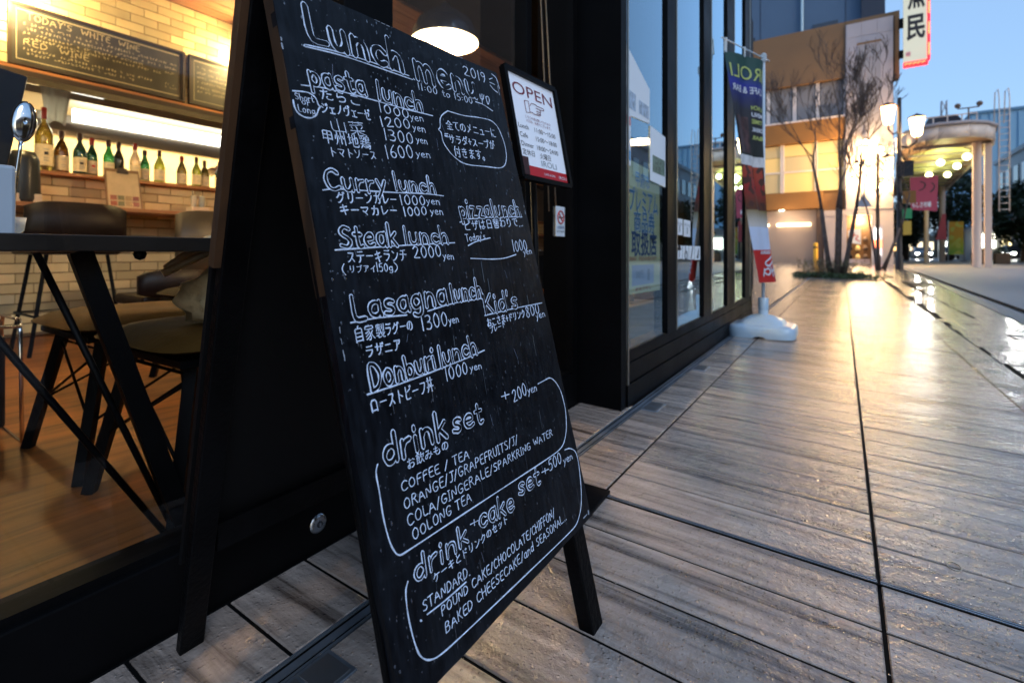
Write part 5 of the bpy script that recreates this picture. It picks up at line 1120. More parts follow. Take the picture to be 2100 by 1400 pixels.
dbt = MB().lathe([(0, 0), (.07, 0), (.075, .02), (.07, .22), (.05, .30), (.03, .33), (0, .33)], 18, (-4.30, .70, .935))
tag(obj('dark_carafe', MB().lathe([(0, 0), (.085, 0), (.09, .03), (.085, .30), (.06, .36), (0, .36)], 20, (-4.74, .99, .966)), mat('carafe', (.012, .016, .022), .35)), 'dark carafe on the counter behind the large spoon', 'carafe')

# the cook: a figure in dark clothes reaching over the bottles
pe = thing('person', 'cook in a dark long sleeved top reaching a hand over the bottles', 'person', (-5.62, 3.05, 0))
def skin(name, V, E, R_, m_, par, sub=2):
    me = bpy.data.meshes.new(name); me.from_pydata(V, E, []); o = bpy.data.objects.new(name, me); C.objects.link(o)
    o.parent = par; o.location = -wpos(par); me.materials.append(m_)
    sk = o.modifiers.new('skin', 'SKIN')
    if not me.skin_vertices: me.attributes
    for i, r in enumerate(R_):
        sv = me.skin_vertices[0].data[i]; sv.radius = r if isinstance(r, tuple) else (r, r); sv.use_root = (i == 0)
    sk.use_smooth_shade = True
    s_ = o.modifiers.new('sub', 'SUBSURF'); s_.levels = sub; s_.render_levels = sub
    return o
def try_skin(name, V, E, R_, m_, par):
    me = bpy.data.meshes.new(name); me.from_pydata([tuple(v) for v in V], E, []); me.materials.append(m_)
    o = bpy.data.objects.new(name, me); C.objects.link(o); o.parent = par; o.location = -wpos(par)
    sk = o.modifiers.new('skin', 'SKIN'); sk.use_smooth_shade = True
    dat = me.skin_vertices
    if len(dat) == 0:
        bpy.context.view_layer.objects.active = o
        bpy.ops.object.select_all(action='DESELECT') if bpy.ops.object.select_all.poll() else None
        bpy.ops.mesh.customdata_skin_add()
    for i, r in enumerate(R_):
        sv = me.skin_vertices[0].data[i]; sv.radius = (r, r) if not isinstance(r, tuple) else r; sv.use_root = i == 0
    s_ = o.modifiers.new('sub', 'SUBSURF'); s_.levels = 2; s_.render_levels = 2
    return o
B0 = Vector((-5.62, 3.10, 0))
J = {'pel': (0, 0, .95), 'sp': (.0, 0, 1.15), 'ch': (0, 0, 1.36), 'nk': (0.02, 0, 1.50), 'hd': (.03, 0, 1.60), 'ht': (.02, 0, 1.73),
     'sl': (.05, -.18, 1.42), 'el': (.22, -.36, 1.33), 'wl': (.36, -.55, 1.50), 'sr': (0, .18, 1.42), 'er': (.06, .26, 1.15), 'wr': (.22, .22, 1.02),
     'hl': (0, -.10, .90), 'kl': (.02, -.11, .50), 'al': (0, -.12, .09), 'tl': (.14, -.13, .04), 'hr': (0, .10, .90), 'kr': (.02, .11, .50), 'ar': (0, .12, .09), 'tr': (.14, .13, .04)}
ks = list(J); ix = {k: i for i, k in enumerate(ks)}
Ed = [('pel', 'sp'), ('sp', 'ch'), ('ch', 'nk'), ('nk', 'hd'), ('hd', 'ht'), ('ch', 'sl'), ('sl', 'el'), ('el', 'wl'), ('ch', 'sr'), ('sr', 'er'), ('er', 'wr'), ('pel', 'hl'), ('hl', 'kl'), ('kl', 'al'), ('al', 'tl'), ('pel', 'hr'), ('hr', 'kr'), ('kr', 'ar'), ('ar', 'tr')]
Rr = {'pel': .13, 'sp': .12, 'ch': .13, 'nk': .055, 'hd': .085, 'ht': .07, 'sl': .06, 'el': .045, 'wl': .036, 'sr': .06, 'er': .045, 'wr': .034, 'hl': .085, 'kl': .06, 'al': .045, 'tl': .04, 'hr': .085, 'kr': .06, 'ar': .045, 'tr': .04}
cloth_d = mat('cloth_dark', (.02, .02, .028), .8); skin_m = mat('skin', (.55, .28, .16), .5)
try_skin('body', [B0 + Vector(J[k]) for k in ks], [(ix[a], ix[b_]) for a, b_ in Ed], [Rr[k] for k in ks], cloth_d, pe)
W0 = B0 + Vector(J['wl'])
def hand_at(W0, fwd, up):
    fwd = Vector(fwd).normalized(); up = Vector(up).normalized(); sd_ = fwd.cross(up).normalized()
    V = [W0 - fwd * .01, W0 + fwd * .045, W0 + fwd * .075]; E_ = [(0, 1), (1, 2)]; R_ = [.026, (.034, .018), (.036, .016)]
    for f, (o_, l) in enumerate(((-.030, .072), (-.010, .082), (.010, .078), (.029, .062))):
        p = W0 + fwd * .085 + sd_ * o_; k = len(V)
        V += [p, p + fwd * l * .40 - up * .004, p + fwd * l * .66 - up * l * .28, p + fwd * l * .70 - up * l * .60]
        E_ += [(2, k), (k, k + 1), (k + 1, k + 2), (k + 2, k + 3)]; R_ += [.0105, .0098, .009, .0078]
    k = len(V); p = W0 + fwd * .03 - sd_ * .03
    V += [p, p + fwd * .030 - sd_ * .020 - up * .01, p + fwd * .055 - sd_ * .018 - up * .028]; E_ += [(1, k), (k, k + 1), (k + 1, k + 2)]; R_ += [.013, .011, .009]
    return V, E_, R_
for nm, wpt, fw, up_ in (('hand', W0, (.25, -.75, -.55), (.9, .1, .4)), ('hand', B0 + Vector(J['wr']), (.9, -.1, -.2), (.2, 0, 1))):
    V, E_, R_ = hand_at(wpt, fw, up_); try_skin(nm, V, E_, R_, skin_m, pe)
hdm = MB(); hc = B0 + Vector((.03, 0, 1.66)); hdm.ball(tuple(hc), .10, 24, (.95, .80, 1.2)); hdm.ball(tuple(hc + Vector((.095, 0, -.015))), .018, 8, (1, .8, 1.3)); hdm.ball(tuple(hc + Vector((.0, .08, 0))), .02, 8, (.6, .5, 1.3)); hdm.ball(tuple(hc + Vector((.0, -.08, 0))), .02, 8, (.6, .5, 1.3))
hd_ = obj('head', hdm, skin_m, pe)
obj('eye', MB().ball(tuple(hc + Vector((.085, .03, .015))), .009, 8), 'ink_black', hd_); obj('eye', MB().ball(tuple(hc + Vector((.085, -.03, .015))), .009, 8), 'ink_black', hd_)
obj('mouth', MB().ball(tuple(hc + Vector((.082, 0, -.055))), .016, 8, (.4, 1.2, .3)), mat('lip', (.35, .08, .06), .5), hd_)
obj('hair', MB().ball(tuple(hc + Vector((-.015, 0, .025))), .104, 20, (.95, .88, 1.12)), 'ink_black', pe)

# things seen behind the front glass beside the OPEN stand
pl = thing('potted_plant', 'bushy green plant with fairy lights behind the narrow front pane', 'plant', (-1.9, 2.5, 0))
obj('pot', MB().lathe([(0, 0), (.13, 0), (.17, .32), (.15, .32), (0, .28)], 20, (-2.55, 3.0, .40)), 'leather_dark', pl)
lf = MB(); rp = random.Random(21)
for k in range(420):
    c = Vector((-2.5 + rp.gauss(0, .12), 3.0 + rp.gauss(0, .20), .98 + rp.gauss(0, .17))); d1 = Vector((rp.gauss(0, 1), rp.gauss(0, 1), rp.gauss(0, 1))).normalized(); d2 = d1.orthogonal().normalized()
    lf.add([c, c + d1 * .035 + d2 * .012, c + d1 * .07, c + d1 * .035 - d2 * .012], [(0, 1, 2, 3)])
obj('leaves', lf, 'leaf_mid', pl, kind='stuff')
fl = MB()
for k in range(26): fl.ball((-2.4 + rp.gauss(0, .12), 3.0 + rp.gauss(0, .2), .95 + rp.gauss(0, .22)), .009, 6)
obj('fairy_light', fl, emis('fairy', (1, .75, .4), 12), pl, kind='stuff')
sd_ = thing('side_counter', 'dark side counter with stacked plates and a white card behind the narrow pane', 'counter', (-2.4, 2.9, 0))
obj('counter_top', MB().span((-3.4, 2.55, .60), (-2.2, 4.6, .64)), 'dark_beam', sd_)
obj('counter_body', MB().span((-3.38, 2.58, .30), (-2.24, 4.55, .60)), 'black_wall', sd_)
obj('leg', MB().span((-2.30, 2.6, 0), (-2.25, 2.65, .30)), 'black_metal', sd_)
for k in range(4):
    tag(obj('plate', MB().lathe([(0, .0), (.06, .0), (.10, .010), (.10, .013), (0, .006)], 22, (-2.33, 2.92, .642 + k * .017)), 'white_plastic'), 'white plate, number %s from the bottom of the stack behind the narrow pane' % ('one', 'two', 'three', 'four')[k], 'plate', 'stacked white plates')
tag(obj('white_card', MB().span((-2.29, 2.64, .641), (-2.285, 2.74, .79)), mat('card_glow', (.8, .78, .7), .6)), 'white upright card behind the poles of the sign stand', 'card')
# hanging blind cords
for k, (p, q) in enumerate((((-.935, 1.585, 1.70), (-.935, 1.66, .78)), ((-.935, 1.62, 1.70), (-.935, 1.72, .74)))):
    tag(obj('blind_cord', MB().tube([p, Vector(p).lerp(Vector(q), .5) + Vector((0, .004, 0)), q], .0022, 6), mat('cord_tan', (.5, .38, .25), .6)), ('left', 'right')[k] + ' one of two tan blind cords hanging inside the narrow front pane', 'cord', 'blind cords behind the narrow pane')
nsn = thing('no_smoking_sticker', 'small no smoking sticker on the narrow front pane beside the corner column', 'sticker', (-.91, 1.70, .70))
obj('sheet', MB().span((-.912, 1.668, .685), (-.9085, 1.738, .80)), 'paper_white', nsn)
cir = MB(); cc = (1.703, .758)
cir.tube([(-.9075, cc[0] + .024 * math.cos(t), cc[1] + .024 * math.sin(t)) for t in [2 * PI * i / 24 for i in range(24)]], .0028, 6, closed=True)
cir.bar((-.9075, cc[0] - .017, cc[1] + .017), (-.9075, cc[0] + .017, cc[1] - .017), .004, .003, (1, 0, 0))
obj('ban_ring', cir, 'ink_red', nsn); obj('cigarette', MB().span((-.908, 1.688, .755), (-.9068, 1.72, .760)), 'ink_black', nsn)
obj('lettering', text_mb('NO SMOKING', (-.9079, 1.674, .700), (0, 1, 0), (0, 0, 1), .008, .058), 'ink_black', nsn)
obj('lettering', text_mb('全席禁煙', (-.9079, 1.676, .714), (0, 1, 0), (0, 0, 1), .010, .054), 'ink_blue', nsn)

# ---------------------------------------------------------------- posters on the glass bay
XP = XB - .0165
def sheet(name, label, cat, pts, m_, curl=.0):
    global XP
    XP = XB - .0165 if m_ == 'paper_yellow' else XB - .0085     # the white notices are taped to the outside
    t = thing(name, label, cat, (XP, pts[0][0], pts[0][1]))
    obj('sheet', MB().prism([(XP - .001, y, z) for y, z in pts], (.0012, 0, 0)), m_, t); return t
yp = sheet('yellow_poster', 'yellow shop poster with blue lettering taped to the glass bay', 'poster', [(1.905, .452), (2.335, .447), (2.325, .985), (1.875, 1.0)], 'paper_yellow')
def yl(txt, y, z, h, w_, m_, dx=0, bold=0, par=yp): return obj('lettering', text_mb(txt, (XP + .0006 + dx, y, z), (0, 1, 0), (0, 0, 1), h, w_, bold=bold), m_, par)
for txt, y, z, h, w_ in (('甲府市', 2.00, .905, .05, .18), ('プレミアム', 1.925, .800, .082, .37), ('商品券', 1.98, .715, .072, .27)):
    yl(txt, y, z, h, w_, 'paper_white', .0004, .035); yl(txt, y, z, h, w_, mat('ink_bluepale', (.04, .26, .50), .6), .0010, .0)
yl('取扱店', 1.95, .618, .082, .33, 'ink_blue', .0008, .02)
yl('ご利用可　平成31年3月31日まで', 1.91, .588, .016, .37, 'ink_red', .0008)
obj('coupon_picture', MB().span((XP + .0005, 1.96, .485), (XP + .0012, 2.24, .570)), mat('coupon_blue', (.45, .52, .62), .6), yp)
yl('500円', 2.0, .515, .03, .09, 'ink_grey', .0014); obj('coupon_ink', MB().span((XP + .0013, 2.15, .50), (XP + .0018, 2.18, .55)), 'ink_grey', yp)
yl('おもてなし', 2.0, .462, .015, .20, 'ink_red', .0008)
w1 = sheet('white_notice', 'large white notice at the top of the glass bay beside the column', 'notice', [(1.858, 1.165), (2.16, 1.19), (2.16, 1.34), (1.858, 1.45)], 'paper_white')
obj('picture', MB().span((XP + .0005, 1.87, 1.20), (XP + .0012, 1.98, 1.27)), mat('pale_print', (.40, .50, .62), .6, noise=.4, nscale=60), w1)
obj('picture', MB().span((XP + .0005, 2.02, 1.205), (XP + .0012, 2.145, 1.26)), 'pale_print', w1)
w2 = sheet('white_notice', 'white notice with a small photo above the yellow poster on the right', 'notice', [(2.165, .942), (2.393, .935), (2.393, 1.175), (2.165, 1.185)], 'paper_white')
obj('picture', MB().span((XP + .0005, 2.20, .985), (XP + .0012, 2.38, 1.06)), mat('photo_print', (.14, .20, .16), .6, noise=.7, nscale=70), w2)
w3 = sheet('narrow_notice', 'narrow white notice with a red heading at the column edge of the glass bay', 'notice', [(1.872, .97), (1.925, .97), (1.925, 1.17), (1.872, 1.17)], 'paper_white')
obj('heading_band', MB().span((XP + .0005, 1.874, 1.13), (XP + .0012, 1.923, 1.165)), 'ink_pink', w3)
obj('body_print', MB().span((XP + .0005, 1.878, .99), (XP + .0012, 1.919, 1.03)), mat('sky_ink', (.05, .35, .7), .6), w3)
XP = XB - .0105
def sticker(label, y0, y1, z0, z1, kind):
    t = thing('sticker', label, 'sticker', (XP, y0, z0), 'stickers on the second bay pane')
    obj('sheet', MB().span((XP - .001, y0, z0), (XP + .0004, y1, z1)), 'paper_white', t)
    cy_, cz = (y0 + y1) / 2, (z0 + z1) / 2; m_ = MB(); X_ = XP + .001
    if kind == 'umb':
        m_.prism([(X_, cy_ - .035, cz + .01), (X_, cy_ + .035, cz + .01), (X_, cy_ + .02, cz + .035), (X_, cy_ - .02, cz + .035)], (.0005, 0, 0)); m_.span((X_, cy_ - .003, cz - .03), (X_ + .0005, cy_ + .003, cz + .01))
    elif kind == 'chair':
        m_.tube([(X_, cy_ + .022 * math.cos(t_), cz - .015 + .022 * math.sin(t_)) for t_ in [2 * PI * i / 16 for i in range(16)]], .003, 5, closed=True); m_.ball((X_, cy_ - .008, cz + .038), .007, 8, (.2, 1, 1)); m_.bar((X_, cy_ - .008, cz + .03), (X_, cy_ - .004, cz), .001, .008, (0, 1, 0))
    elif kind == 'slash':
        m_.bar((X_, cy_ - .02, cz - .035), (X_, cy_ + .02, cz + .035), .012, .001, (1, 0, 0))
    elif kind == 'dog':
        m_.prism([(X_, cy_ - .03, cz - .03), (X_, cy_ - .005, cz - .01), (X_, cy_ + .02, cz + .03), (X_, cy_ + .03, cz + .02), (X_, cy_ + .015, cz - .03)], (.0005, 0, 0))
    else:
        obj('lettering', text_mb(kind, (X_, y0 + .012, z1 - .035), (0, 1, 0), (0, 0, 1), .016, y1 - y0 - .024), 'ink_grey', t)
        m_.span((X_, cy_ - .008, z0 + .015), (X_ + .0005, cy_ + .008, z0 + .05))
    obj('pictogram', m_, 'ink_black' if kind in ('umb', 'chair', 'slash', 'dog') else 'ink_grey', t)
sticker('upper left white sticker of the pair on the second bay pane', 2.59, 2.71, .715, .80, 'PUSH')
sticker('upper right white sticker of the pair on the second bay pane', 2.735, 2.87, .71, .80, 'PULL')
sticker('umbrella sticker, leftmost of the row of four on the second bay pane', 2.585, 2.70, .59, .66, 'umb')
sticker('wheelchair sticker, second of the row of four on the second bay pane', 2.715, 2.83, .587, .66, 'chair')
sticker('sticker with a diagonal bar, third of the row of four on the second bay pane', 2.845, 2.96, .584, .66, 'slash')
sticker('dog sticker, last of the row of four on the second bay pane', 2.975, 3.10, .58, .66, 'dog')
# inside the bay
tag(obj('storage_box', MB().span((-1.5, 2.75, .0), (-1.05, 3.35, .30)), mat('beige_box', (.40, .31, .22), .7), bevel=.01), 'beige storage box standing low behind the glass bay', 'box')
lq = MB()
for k in range(3): lq.lathe([(0, 0), (.05, 0), (.05, .15), (.045, .16), (0, .16)], 16, (-1.2, 2.95 + k * .0, .30)) if k == 0 else None
for k in range(3):
    tag(obj('candle_jar', MB().lathe([(0, 0), (.045, 0), (.045, .14), (.04, .15), (0, .15)], 16, (-1.20, 2.85 + k * .17, .30)), 'cream_plastic'), ('left', 'middle', 'right')[k] + ' one of three pale candle jars on the storage box behind the glass bay', 'jar', 'candle jars in the glass bay')

# ---------------------------------------------------------------- banner flag
fb_ = thing('banner_flag', 'tall cafe banner flag on a white pole with water filled base beside the shopfront', 'flag', (-.49, 4.10, .014))
bs = MB(); n_ = 64; V = []; prof = [(1.0, .0), (1.01, .03), (1.0, .066), (.96, .078), (.88, .083), (.74, .088), (.67, .098), (.62, .114), (.52, .130), (.38, .143), (.24, .150), (.165, .152), (.16, .20), (0, .20)]
for r_, z in prof:
    for k in range(n_):
        t_ = 2 * PI * k / n_; q = 1 if r_ < .6 else 1.06 / (abs(math.cos(t_)) ** 5 + abs(math.sin(t_)) ** 5) ** .2
        rr = .205 * r_ * q
        cut = .014 if (z == 0 and min(abs(math.cos(t_)), abs(math.sin(t_))) < .16) else 0
        V.append((-.49 + rr * math.cos(t_), 4.10 + rr * math.sin(t_), .016 + z + cut))
bs.add(V, [(i * n_ + k, i * n_ + (k + 1) % n_, (i + 1) * n_ + (k + 1) % n_, (i + 1) * n_ + k) for i in range(len(prof) - 1) for k in range(n_)], True)
obj('base', bs, mat('base_plastic', (.48, .62, .74), .35, coat=.4), fb_)
obj('collar', MB().lathe([(.034, .0), (.036, .03), (.036, .085), (.03, .09), (0, .09)], 20, (-.49, 4.10, .20)), 'base_plastic', fb_)
obj('pole', MB().tube([(-.49, 4.10, .2), (-.488, 4.10, 2.10)], .0115, 14), 'white_plastic', fb_)
TLp, TRp = Vector((-.672, 3.63, 2.085)), Vector((-.488, 4.10, 2.065))
obj('crossbar', MB().tube([TLp + (TLp - TRp) * .06, TRp + (TRp - TLp) * .16], .005, 8), 'white_plastic', fb_)
obj('pole_clip', MB().box((-.487, 4.10, 2.065), (.035, .035, .05)), 'white_plastic', fb_)
def flag_pt(a, s, h=0.0):      # a 0 at the pole side, 1 at the free side; s 0 top, 1 bottom
    z = 2.04 - 1.63 * s
    R0 = Vector((-.490, 4.085)).lerp(Vector((-.415, 4.22)), max(0, (s - .5) * 2) ** 1.3)
    L0 = Vector((-.668, 3.64)).lerp(Vector((-.485, 3.80)), min(1, s ** 1.05))
    p = R0.lerp(L0, a); d_ = (L0 - R0).normalized(); nn_ = Vector((-d_.y, d_.x))
    wv = .020 * math.sin(a * 5.2 + s * 6) * (.35 + s) * (1 - abs(2 * a - 1) ** 4) + .008 * math.sin(a * 11 - s * 9)
    q = p + nn_ * (wv - h)
    return Vector((q.x, q.y, z - .03 * a * (1 - s)))
def band(name, s0, s1, m_, a0=0, a1=1, h=0, par=fb_, nx=24, ny=16):
    m1 = MB(); V = []
    for i in range(nx + 1):
        for j in range(ny + 1): V.append(flag_pt(a0 + (a1 - a0) * i / nx, s0 + (s1 - s0) * j / ny, h))
    m1.add(V, [(i * (ny + 1) + j, i * (ny + 1) + j + 1, (i + 1) * (ny + 1) + j + 1, (i + 1) * (ny + 1) + j) for i in range(nx) for j in range(ny)], True)
    return obj(name, m1, m_, par)
def print_mat(name, stops, nsc=14, mixc=None, mixs=9, thr=.5):
    """flat colours printed down the cloth, with blotches of a second set"""
    m = bpy.data.materials.new(name); m.use_nodes = True; n = m.node_tree; L = n.links.new; N = n.nodes.new; b = n.nodes['Principled BSDF']
    g = N('ShaderNodeNewGeometry'); sp = N('ShaderNodeSeparateXYZ'); L(g.outputs['Position'], sp.inputs[0])
    mr = N('ShaderNodeMapRange'); mr.inputs['From Min'].default_value = 2.04; mr.inputs['From Max'].default_value = .41; L(sp.outputs[2], mr.inputs['Value'])
    t = N('ShaderNodeTexNoise'); t.inputs['Scale'].default_value = nsc; t.inputs['Detail'].default_value = 3; L(g.outputs['Position'], t.inputs['Vector'])
    md = N('ShaderNodeMath'); md.operation = 'MULTIPLY_ADD'; md.inputs[1].default_value = .035; L(t.outputs['Fac'], md.inputs[0]); L(mr.outputs[0], md.inputs[2])
    cr = N('ShaderNodeValToRGB'); els = cr.color_ramp.elements
    while len(els) > 1: els.remove(els[-1])
    for i, (p, c) in enumerate(stops):
        e = els[0] if i == 0 else els.new(p); e.position = p; e.color = (*c, 1)
    L(md.outputs[0], cr.inputs[0]); out = cr.outputs[0]
    if mixc:
        v = N('ShaderNodeTexVoronoi'); v.inputs['Scale'].default_value = mixs; L(g.outputs['Position'], v.inputs['Vector'])
        s = N('ShaderNodeSeparateColor'); L(v.outputs['Color'], s.inputs[0]); k = N('ShaderNodeMath'); k.operation = 'GREATER_THAN'; k.inputs[1].default_value = thr; L(s.outputs[0], k.inputs[0])
        mx = N('ShaderNodeMix'); mx.data_type = 'RGBA'; L(k.outputs[0], mx.inputs[0]); L(out, mx.inputs[6]); mx.inputs[7].default_value = (*mixc, 1); out = mx.outputs[2]
    L(out, b.inputs['Base Color']); b.inputs['Roughness'].default_value = .6
    MATS[name] = m; return m
print_mat('flag_top', [(0, (.012, .05, .045)), (.07, (.014, .06, .05)), (.12, (.014, .045, .10)), (.16, (.014, .02, .26)), (.20, (.015, .02, .12)), (.26, (.02, .02, .03)), (.46, (.015, .018, .015))], 6)
print_mat('flag_food', [(0, (.30, .03, .02)), (.53, (.36, .05, .02)), (.60, (.30, .02, .015)), (.68, (.10, .03, .01))], 10, (.07, .02, .012), 22, .62)
print_mat('flag_fade', [(0, (.16, .10, .04)), (.70, (.22, .15, .05)), (.76, (.55, .50, .45)), (.80, (.55, .58, .66))], 4)
band('cloth', 0, .44, 'flag_top'); band('cloth_rim', .44, .485, mat('rim_white', (.62, .60, .60), .5, noise=.2, nscale=20)); band('cloth_food', .485, .68, 'flag_food'); band('cloth_fade', .68, .755, 'flag_fade')
band('cloth_white', .755, .855, mat('cloth_pale', (.55, .62, .78), .6)); band('cloth_red', .855, 1.0, mat('cloth_red', (.52, .022, .02), .55))
def flag_text(txt, a0, a1, s0, h, m_, bold=0):
    # the cloth is seen from behind, so the words read reversed from the deck
    W_ = abs(a1 - a0)
    o = obj('lettering', text_mb(txt, 0, (1, 0, 0), (0, 1, 0), h, width=W_, bold=bold, fn=lambda a, b_: flag_pt(a0 + a * (1 if a1 > a0 else -1), s0 - b_ / 1.63, -.004)), m_, fb_)
    return o
flag_text('IROLI', .04, .93, .105, .10, mat('ink_lime', (.45, .52, .16), .6))
flag_text('CAFE & BAR', .04, .95, .165, .05, mat('ink_white', (.65, .68, .75), .6), .01)
for k, (tx, s_) in enumerate((('LUNCH', .235), ('MENU', .265), ('TIME', .295), ('DRINK', .33), ('BAR', .365))):
    flag_text(tx, .03, .42, s_, .03, 'ink_lime' if k % 2 == 0 else 'ink_white', .03)
band('glass_picture', .27, .43, mat('cola_dark', (.06, .03, .03), .5, noise=.8, nscale=25), .5, .95, -.003)
flag_text('CHEERS', .05, .75, .873, .022, 'ink_white', .03)
scp = MB()
for s_ in ([(.30, .885), (.50, .90), (.62, .915), (.50, .93), (.35, .905), (.20, .91), (.30, .94), (.45, .95)], [(.62, .945), (.52, .935), (.48, .955), (.55, .968), (.64, .955), (.62, .935), (.66, .97)], [(.46, .935), (.43, .972)], [(.38, .93), (.36, .97), (.32, .96)], [(.30, .95), (.20, .945), (.18, .965), (.27, .972), (.30, .95), (.27, .978)]):
    pts = smooth([(a, s) for a, s in s_], 2)
    ribbon(scp, [(a * .45, s * 1.63) for a, s in pts], .013, lambda a, b_, h: flag_pt(a / .45, b_ / 1.63, -.004 - h))
obj('script_lettering', scp, 'ink_white', fb_)
for a in (.0, .5, .97): obj('tie', MB().bar(flag_pt(a, 0) + Vector((0, 0, -.01)), TRp.lerp(TLp, a) + Vector((0, 0, .012)), .02, .008), 'white_plastic', fb_)

# ---------------------------------------------------------------- street: the ochre corner building
YF = 38.0
mat('ochre', (.20, .112, .055), .7, noise=.08, nscale=.6); mat('ochre_lit', (.25, .115, .030), .7, noise=.08, nscale=.8)  # second ochre is lighter: lamp light on the middle bands, put into the colour
mat('blue_grey_wall', (.085, .14, .225), .8, noise=.06, nscale=.3); mat('white_tile', (.40, .36, .385), .5, noise=.05, nscale=.8)
mat('pale_panel', (.30, .28, .30), .6); mat('shutter', (.36, .29, .25), .55, noise=.05, nscale=1)
mat('window_dark', (.03, .035, .05), .12, coat=.6); mat('curtain', (.20, .20, .22), .8); mat('frame_white', (.62, .56, .54), .5)
mat('warm_pane', (.55, .40, .16), .6, emit=(1, .62, .20), es=.17)
mat('warm_pane_dim', (.45, .36, .20), .6, emit=(1, .70, .30), es=.08)
ob = thing('corner_building', 'ochre three storey corner building with white pillar and lit yellow windows', 'building', (-1, YF, 0))
X0, X1 = -9.0, 2.62
def bx(par, name, x0, x1, z0, z1, y0, y1, m_, **k): return obj(name, MB().span((x0, y0, z0), (x1, y1, z1)), m_, par, **k)
zt = 15.3
# body set back behind the facade bands
bx(ob, 'wall', X0, X1, -.1, 15.2, YF + .6, YF + 14, 'ochre')
bx(ob, 'parapet_band', X0, .16, 11.8, 15.3, YF, YF + .6, 'ochre'); bx(ob, 'parapet_band', .16, X1 + .25, 15.0, 15.3, YF - .02, YF + .6, 'ochre'); bx(ob, 'parapet_band', X1 + .0, X1 + .25, 11.2, 15.0, YF - .02, YF + .62, 'ochre')
bx(ob, 'spandrel_band', X0, .16, 7.95, 9.4, YF, YF + .6, 'ochre_lit')
bx(ob, 'spandrel_band', X0, -1.05, 3.55, 4.65, YF - .1, YF + .6, 'ochre_lit')
# upper storey windows
for i, (xa, xb) in enumerate(((-5.6, -4.32), (-4.2, -2.75), (-2.62, -1.42), (-1.3, .1))):
    f_ = obj('window', MB().span((xa, YF + .34, 9.42), (xb, YF + .40, 11.78)), 'window_dark', ob)
    fr = MB().span((xa, YF + .28, 9.40), (xb, YF + .36, 9.5)); fr.span((xa - .06, YF + .27, 9.4), (xa + .05, YF + .37, 11.79)); fr.span((xb - .05, YF + .27, 9.4), (xb + .06, YF + .37, 11.79))
    obj('window_frame', fr, 'frame_white', f_)
    cm = MB(); V = []; ns = 26
    ca, cb_ = (xa + .1, xb - .1) if i else (xa + .7, xb - .1)
    for k in range(ns + 1):
        x = ca + (cb_ - ca) * k / ns; V += [(x, YF + .325 + .015 * math.sin(k * 1.9), 9.55), (x, YF + .325 + .015 * math.sin(k * 1.9), 11.75)]
    cm.add(V, [(2 * k, 2 * k + 2, 2 * k + 3, 2 * k + 1) for k in range(ns)], True); obj('curtain', cm, 'curtain', f_)
bx(ob, 'window_sill', X0, .16, 9.3, 9.42, YF - .06, YF + .3, 'frame_white')
# lit middle storey: panes in white frames
for i, (xa, xb) in enumerate(((-8.4, -6.6), (-6.5, -4.98), (-4.86, -3.5), (-3.32, -1.5), (-1.4, .1))):
    for j, (za, zb) in enumerate(((4.72, 6.02), (6.12, 7.10), (7.14, 7.90))):
        bx(ob, 'window', xa, xb, za, zb, YF + .38, YF + .44, 'warm_pane' if (i + j) % 2 else 'warm_pane_dim')
    fr = MB().span((xa - .08, YF + .3, 4.65), (xa + .03, YF + .42, 7.95)); fr.span((xb - .03, YF + .3, 4.65), (xb + .08, YF + .42, 7.95)); fr.span((xa, YF + .3, 6.02), (xb, YF + .42, 6.12))
    obj('window_frame', fr, 'frame_white', ob)
# garage shutter and lit strip below
sh_ = bx(ob, 'shutter', -6.0, -1.45, -.1, 3.5, YF + .45, YF + .5, 'shutter')
for k in range(20): obj('slat', MB().span((-6.0, YF + .43, .02 + k * .175), (-1.45, YF + .448, .17 + k * .175)), 'shutter', sh_)
bx(ob, 'strip_light', -3.75, -1.75, 2.42, 2.62, YF + .2, YF + .3, emis('strip_warm', (1, .72, .42), 4)); bx(ob, 'strip_light', -4.6, -4.2, 2.45, 2.6, YF + .2, YF + .3, 'strip_warm')
light('shutter_light', (-3.0, YF - .6, 3.0), 45, (1, .70, .42), .4, ob)
bx(ob, 'side_wall', -1.42, -1.05, -.1, 3.55, YF + .1, YF + .5, mat('dim_brown', (.12, .08, .06), .7))
# white tiled tower beside the shop entrance
wp = bx(ob, 'pillar', .16, 2.55, 3.3, 15.0, YF - .12, YF + .6, 'white_tile')
for r_ in range(13):
    for c_ in range(3):
        xa = .20 + c_ * .79
        obj('tile_panel', MB().cham((xa, 0, 0), (xa + .775, .885, .03), .008), 'white_tile', wp).matrix_parent_inverse = Matrix.Identity(4)
        o_ = wp.children[-1] if False else bpy.data.objects[[o.name for o in wp.children][-1]]
        o_.rotation_euler = (PI / 2, 0, 0); o_.location = Vector((0, YF - .125, 3.34 + r_ * .90)) - wpos(wp)
bx(ob, 'recess_panel', .78, 1.95, 7.0, 13.6, YF - .20, YF - .16, 'pale_panel'); bx(ob, 'recess_trim', .76, 1.97, 13.6, 13.72, YF - .22, YF - .16, 'ochre')
bx(ob, 'pillar', 1.50, 2.58, -.1, 3.3, YF - .1, YF + .5, 'white_tile'); bx(ob, 'pillar', -1.0, .22, -.1, 3.3, YF - .1, YF + .5, 'white_tile')
bx(ob, 'entrance_beam', -1.0, 1.55, 3.0, 3.35, YF - .14, YF + .1, 'white_tile')
shp = bx(ob, 'shop_window', .24, 1.48, .15, 2.98, YF + .9, YF + .95, mat('shop_glow', (.6, .45, .25), .6, emit=(1, .66, .28), es=1.3, noise=.5, nscale=3))
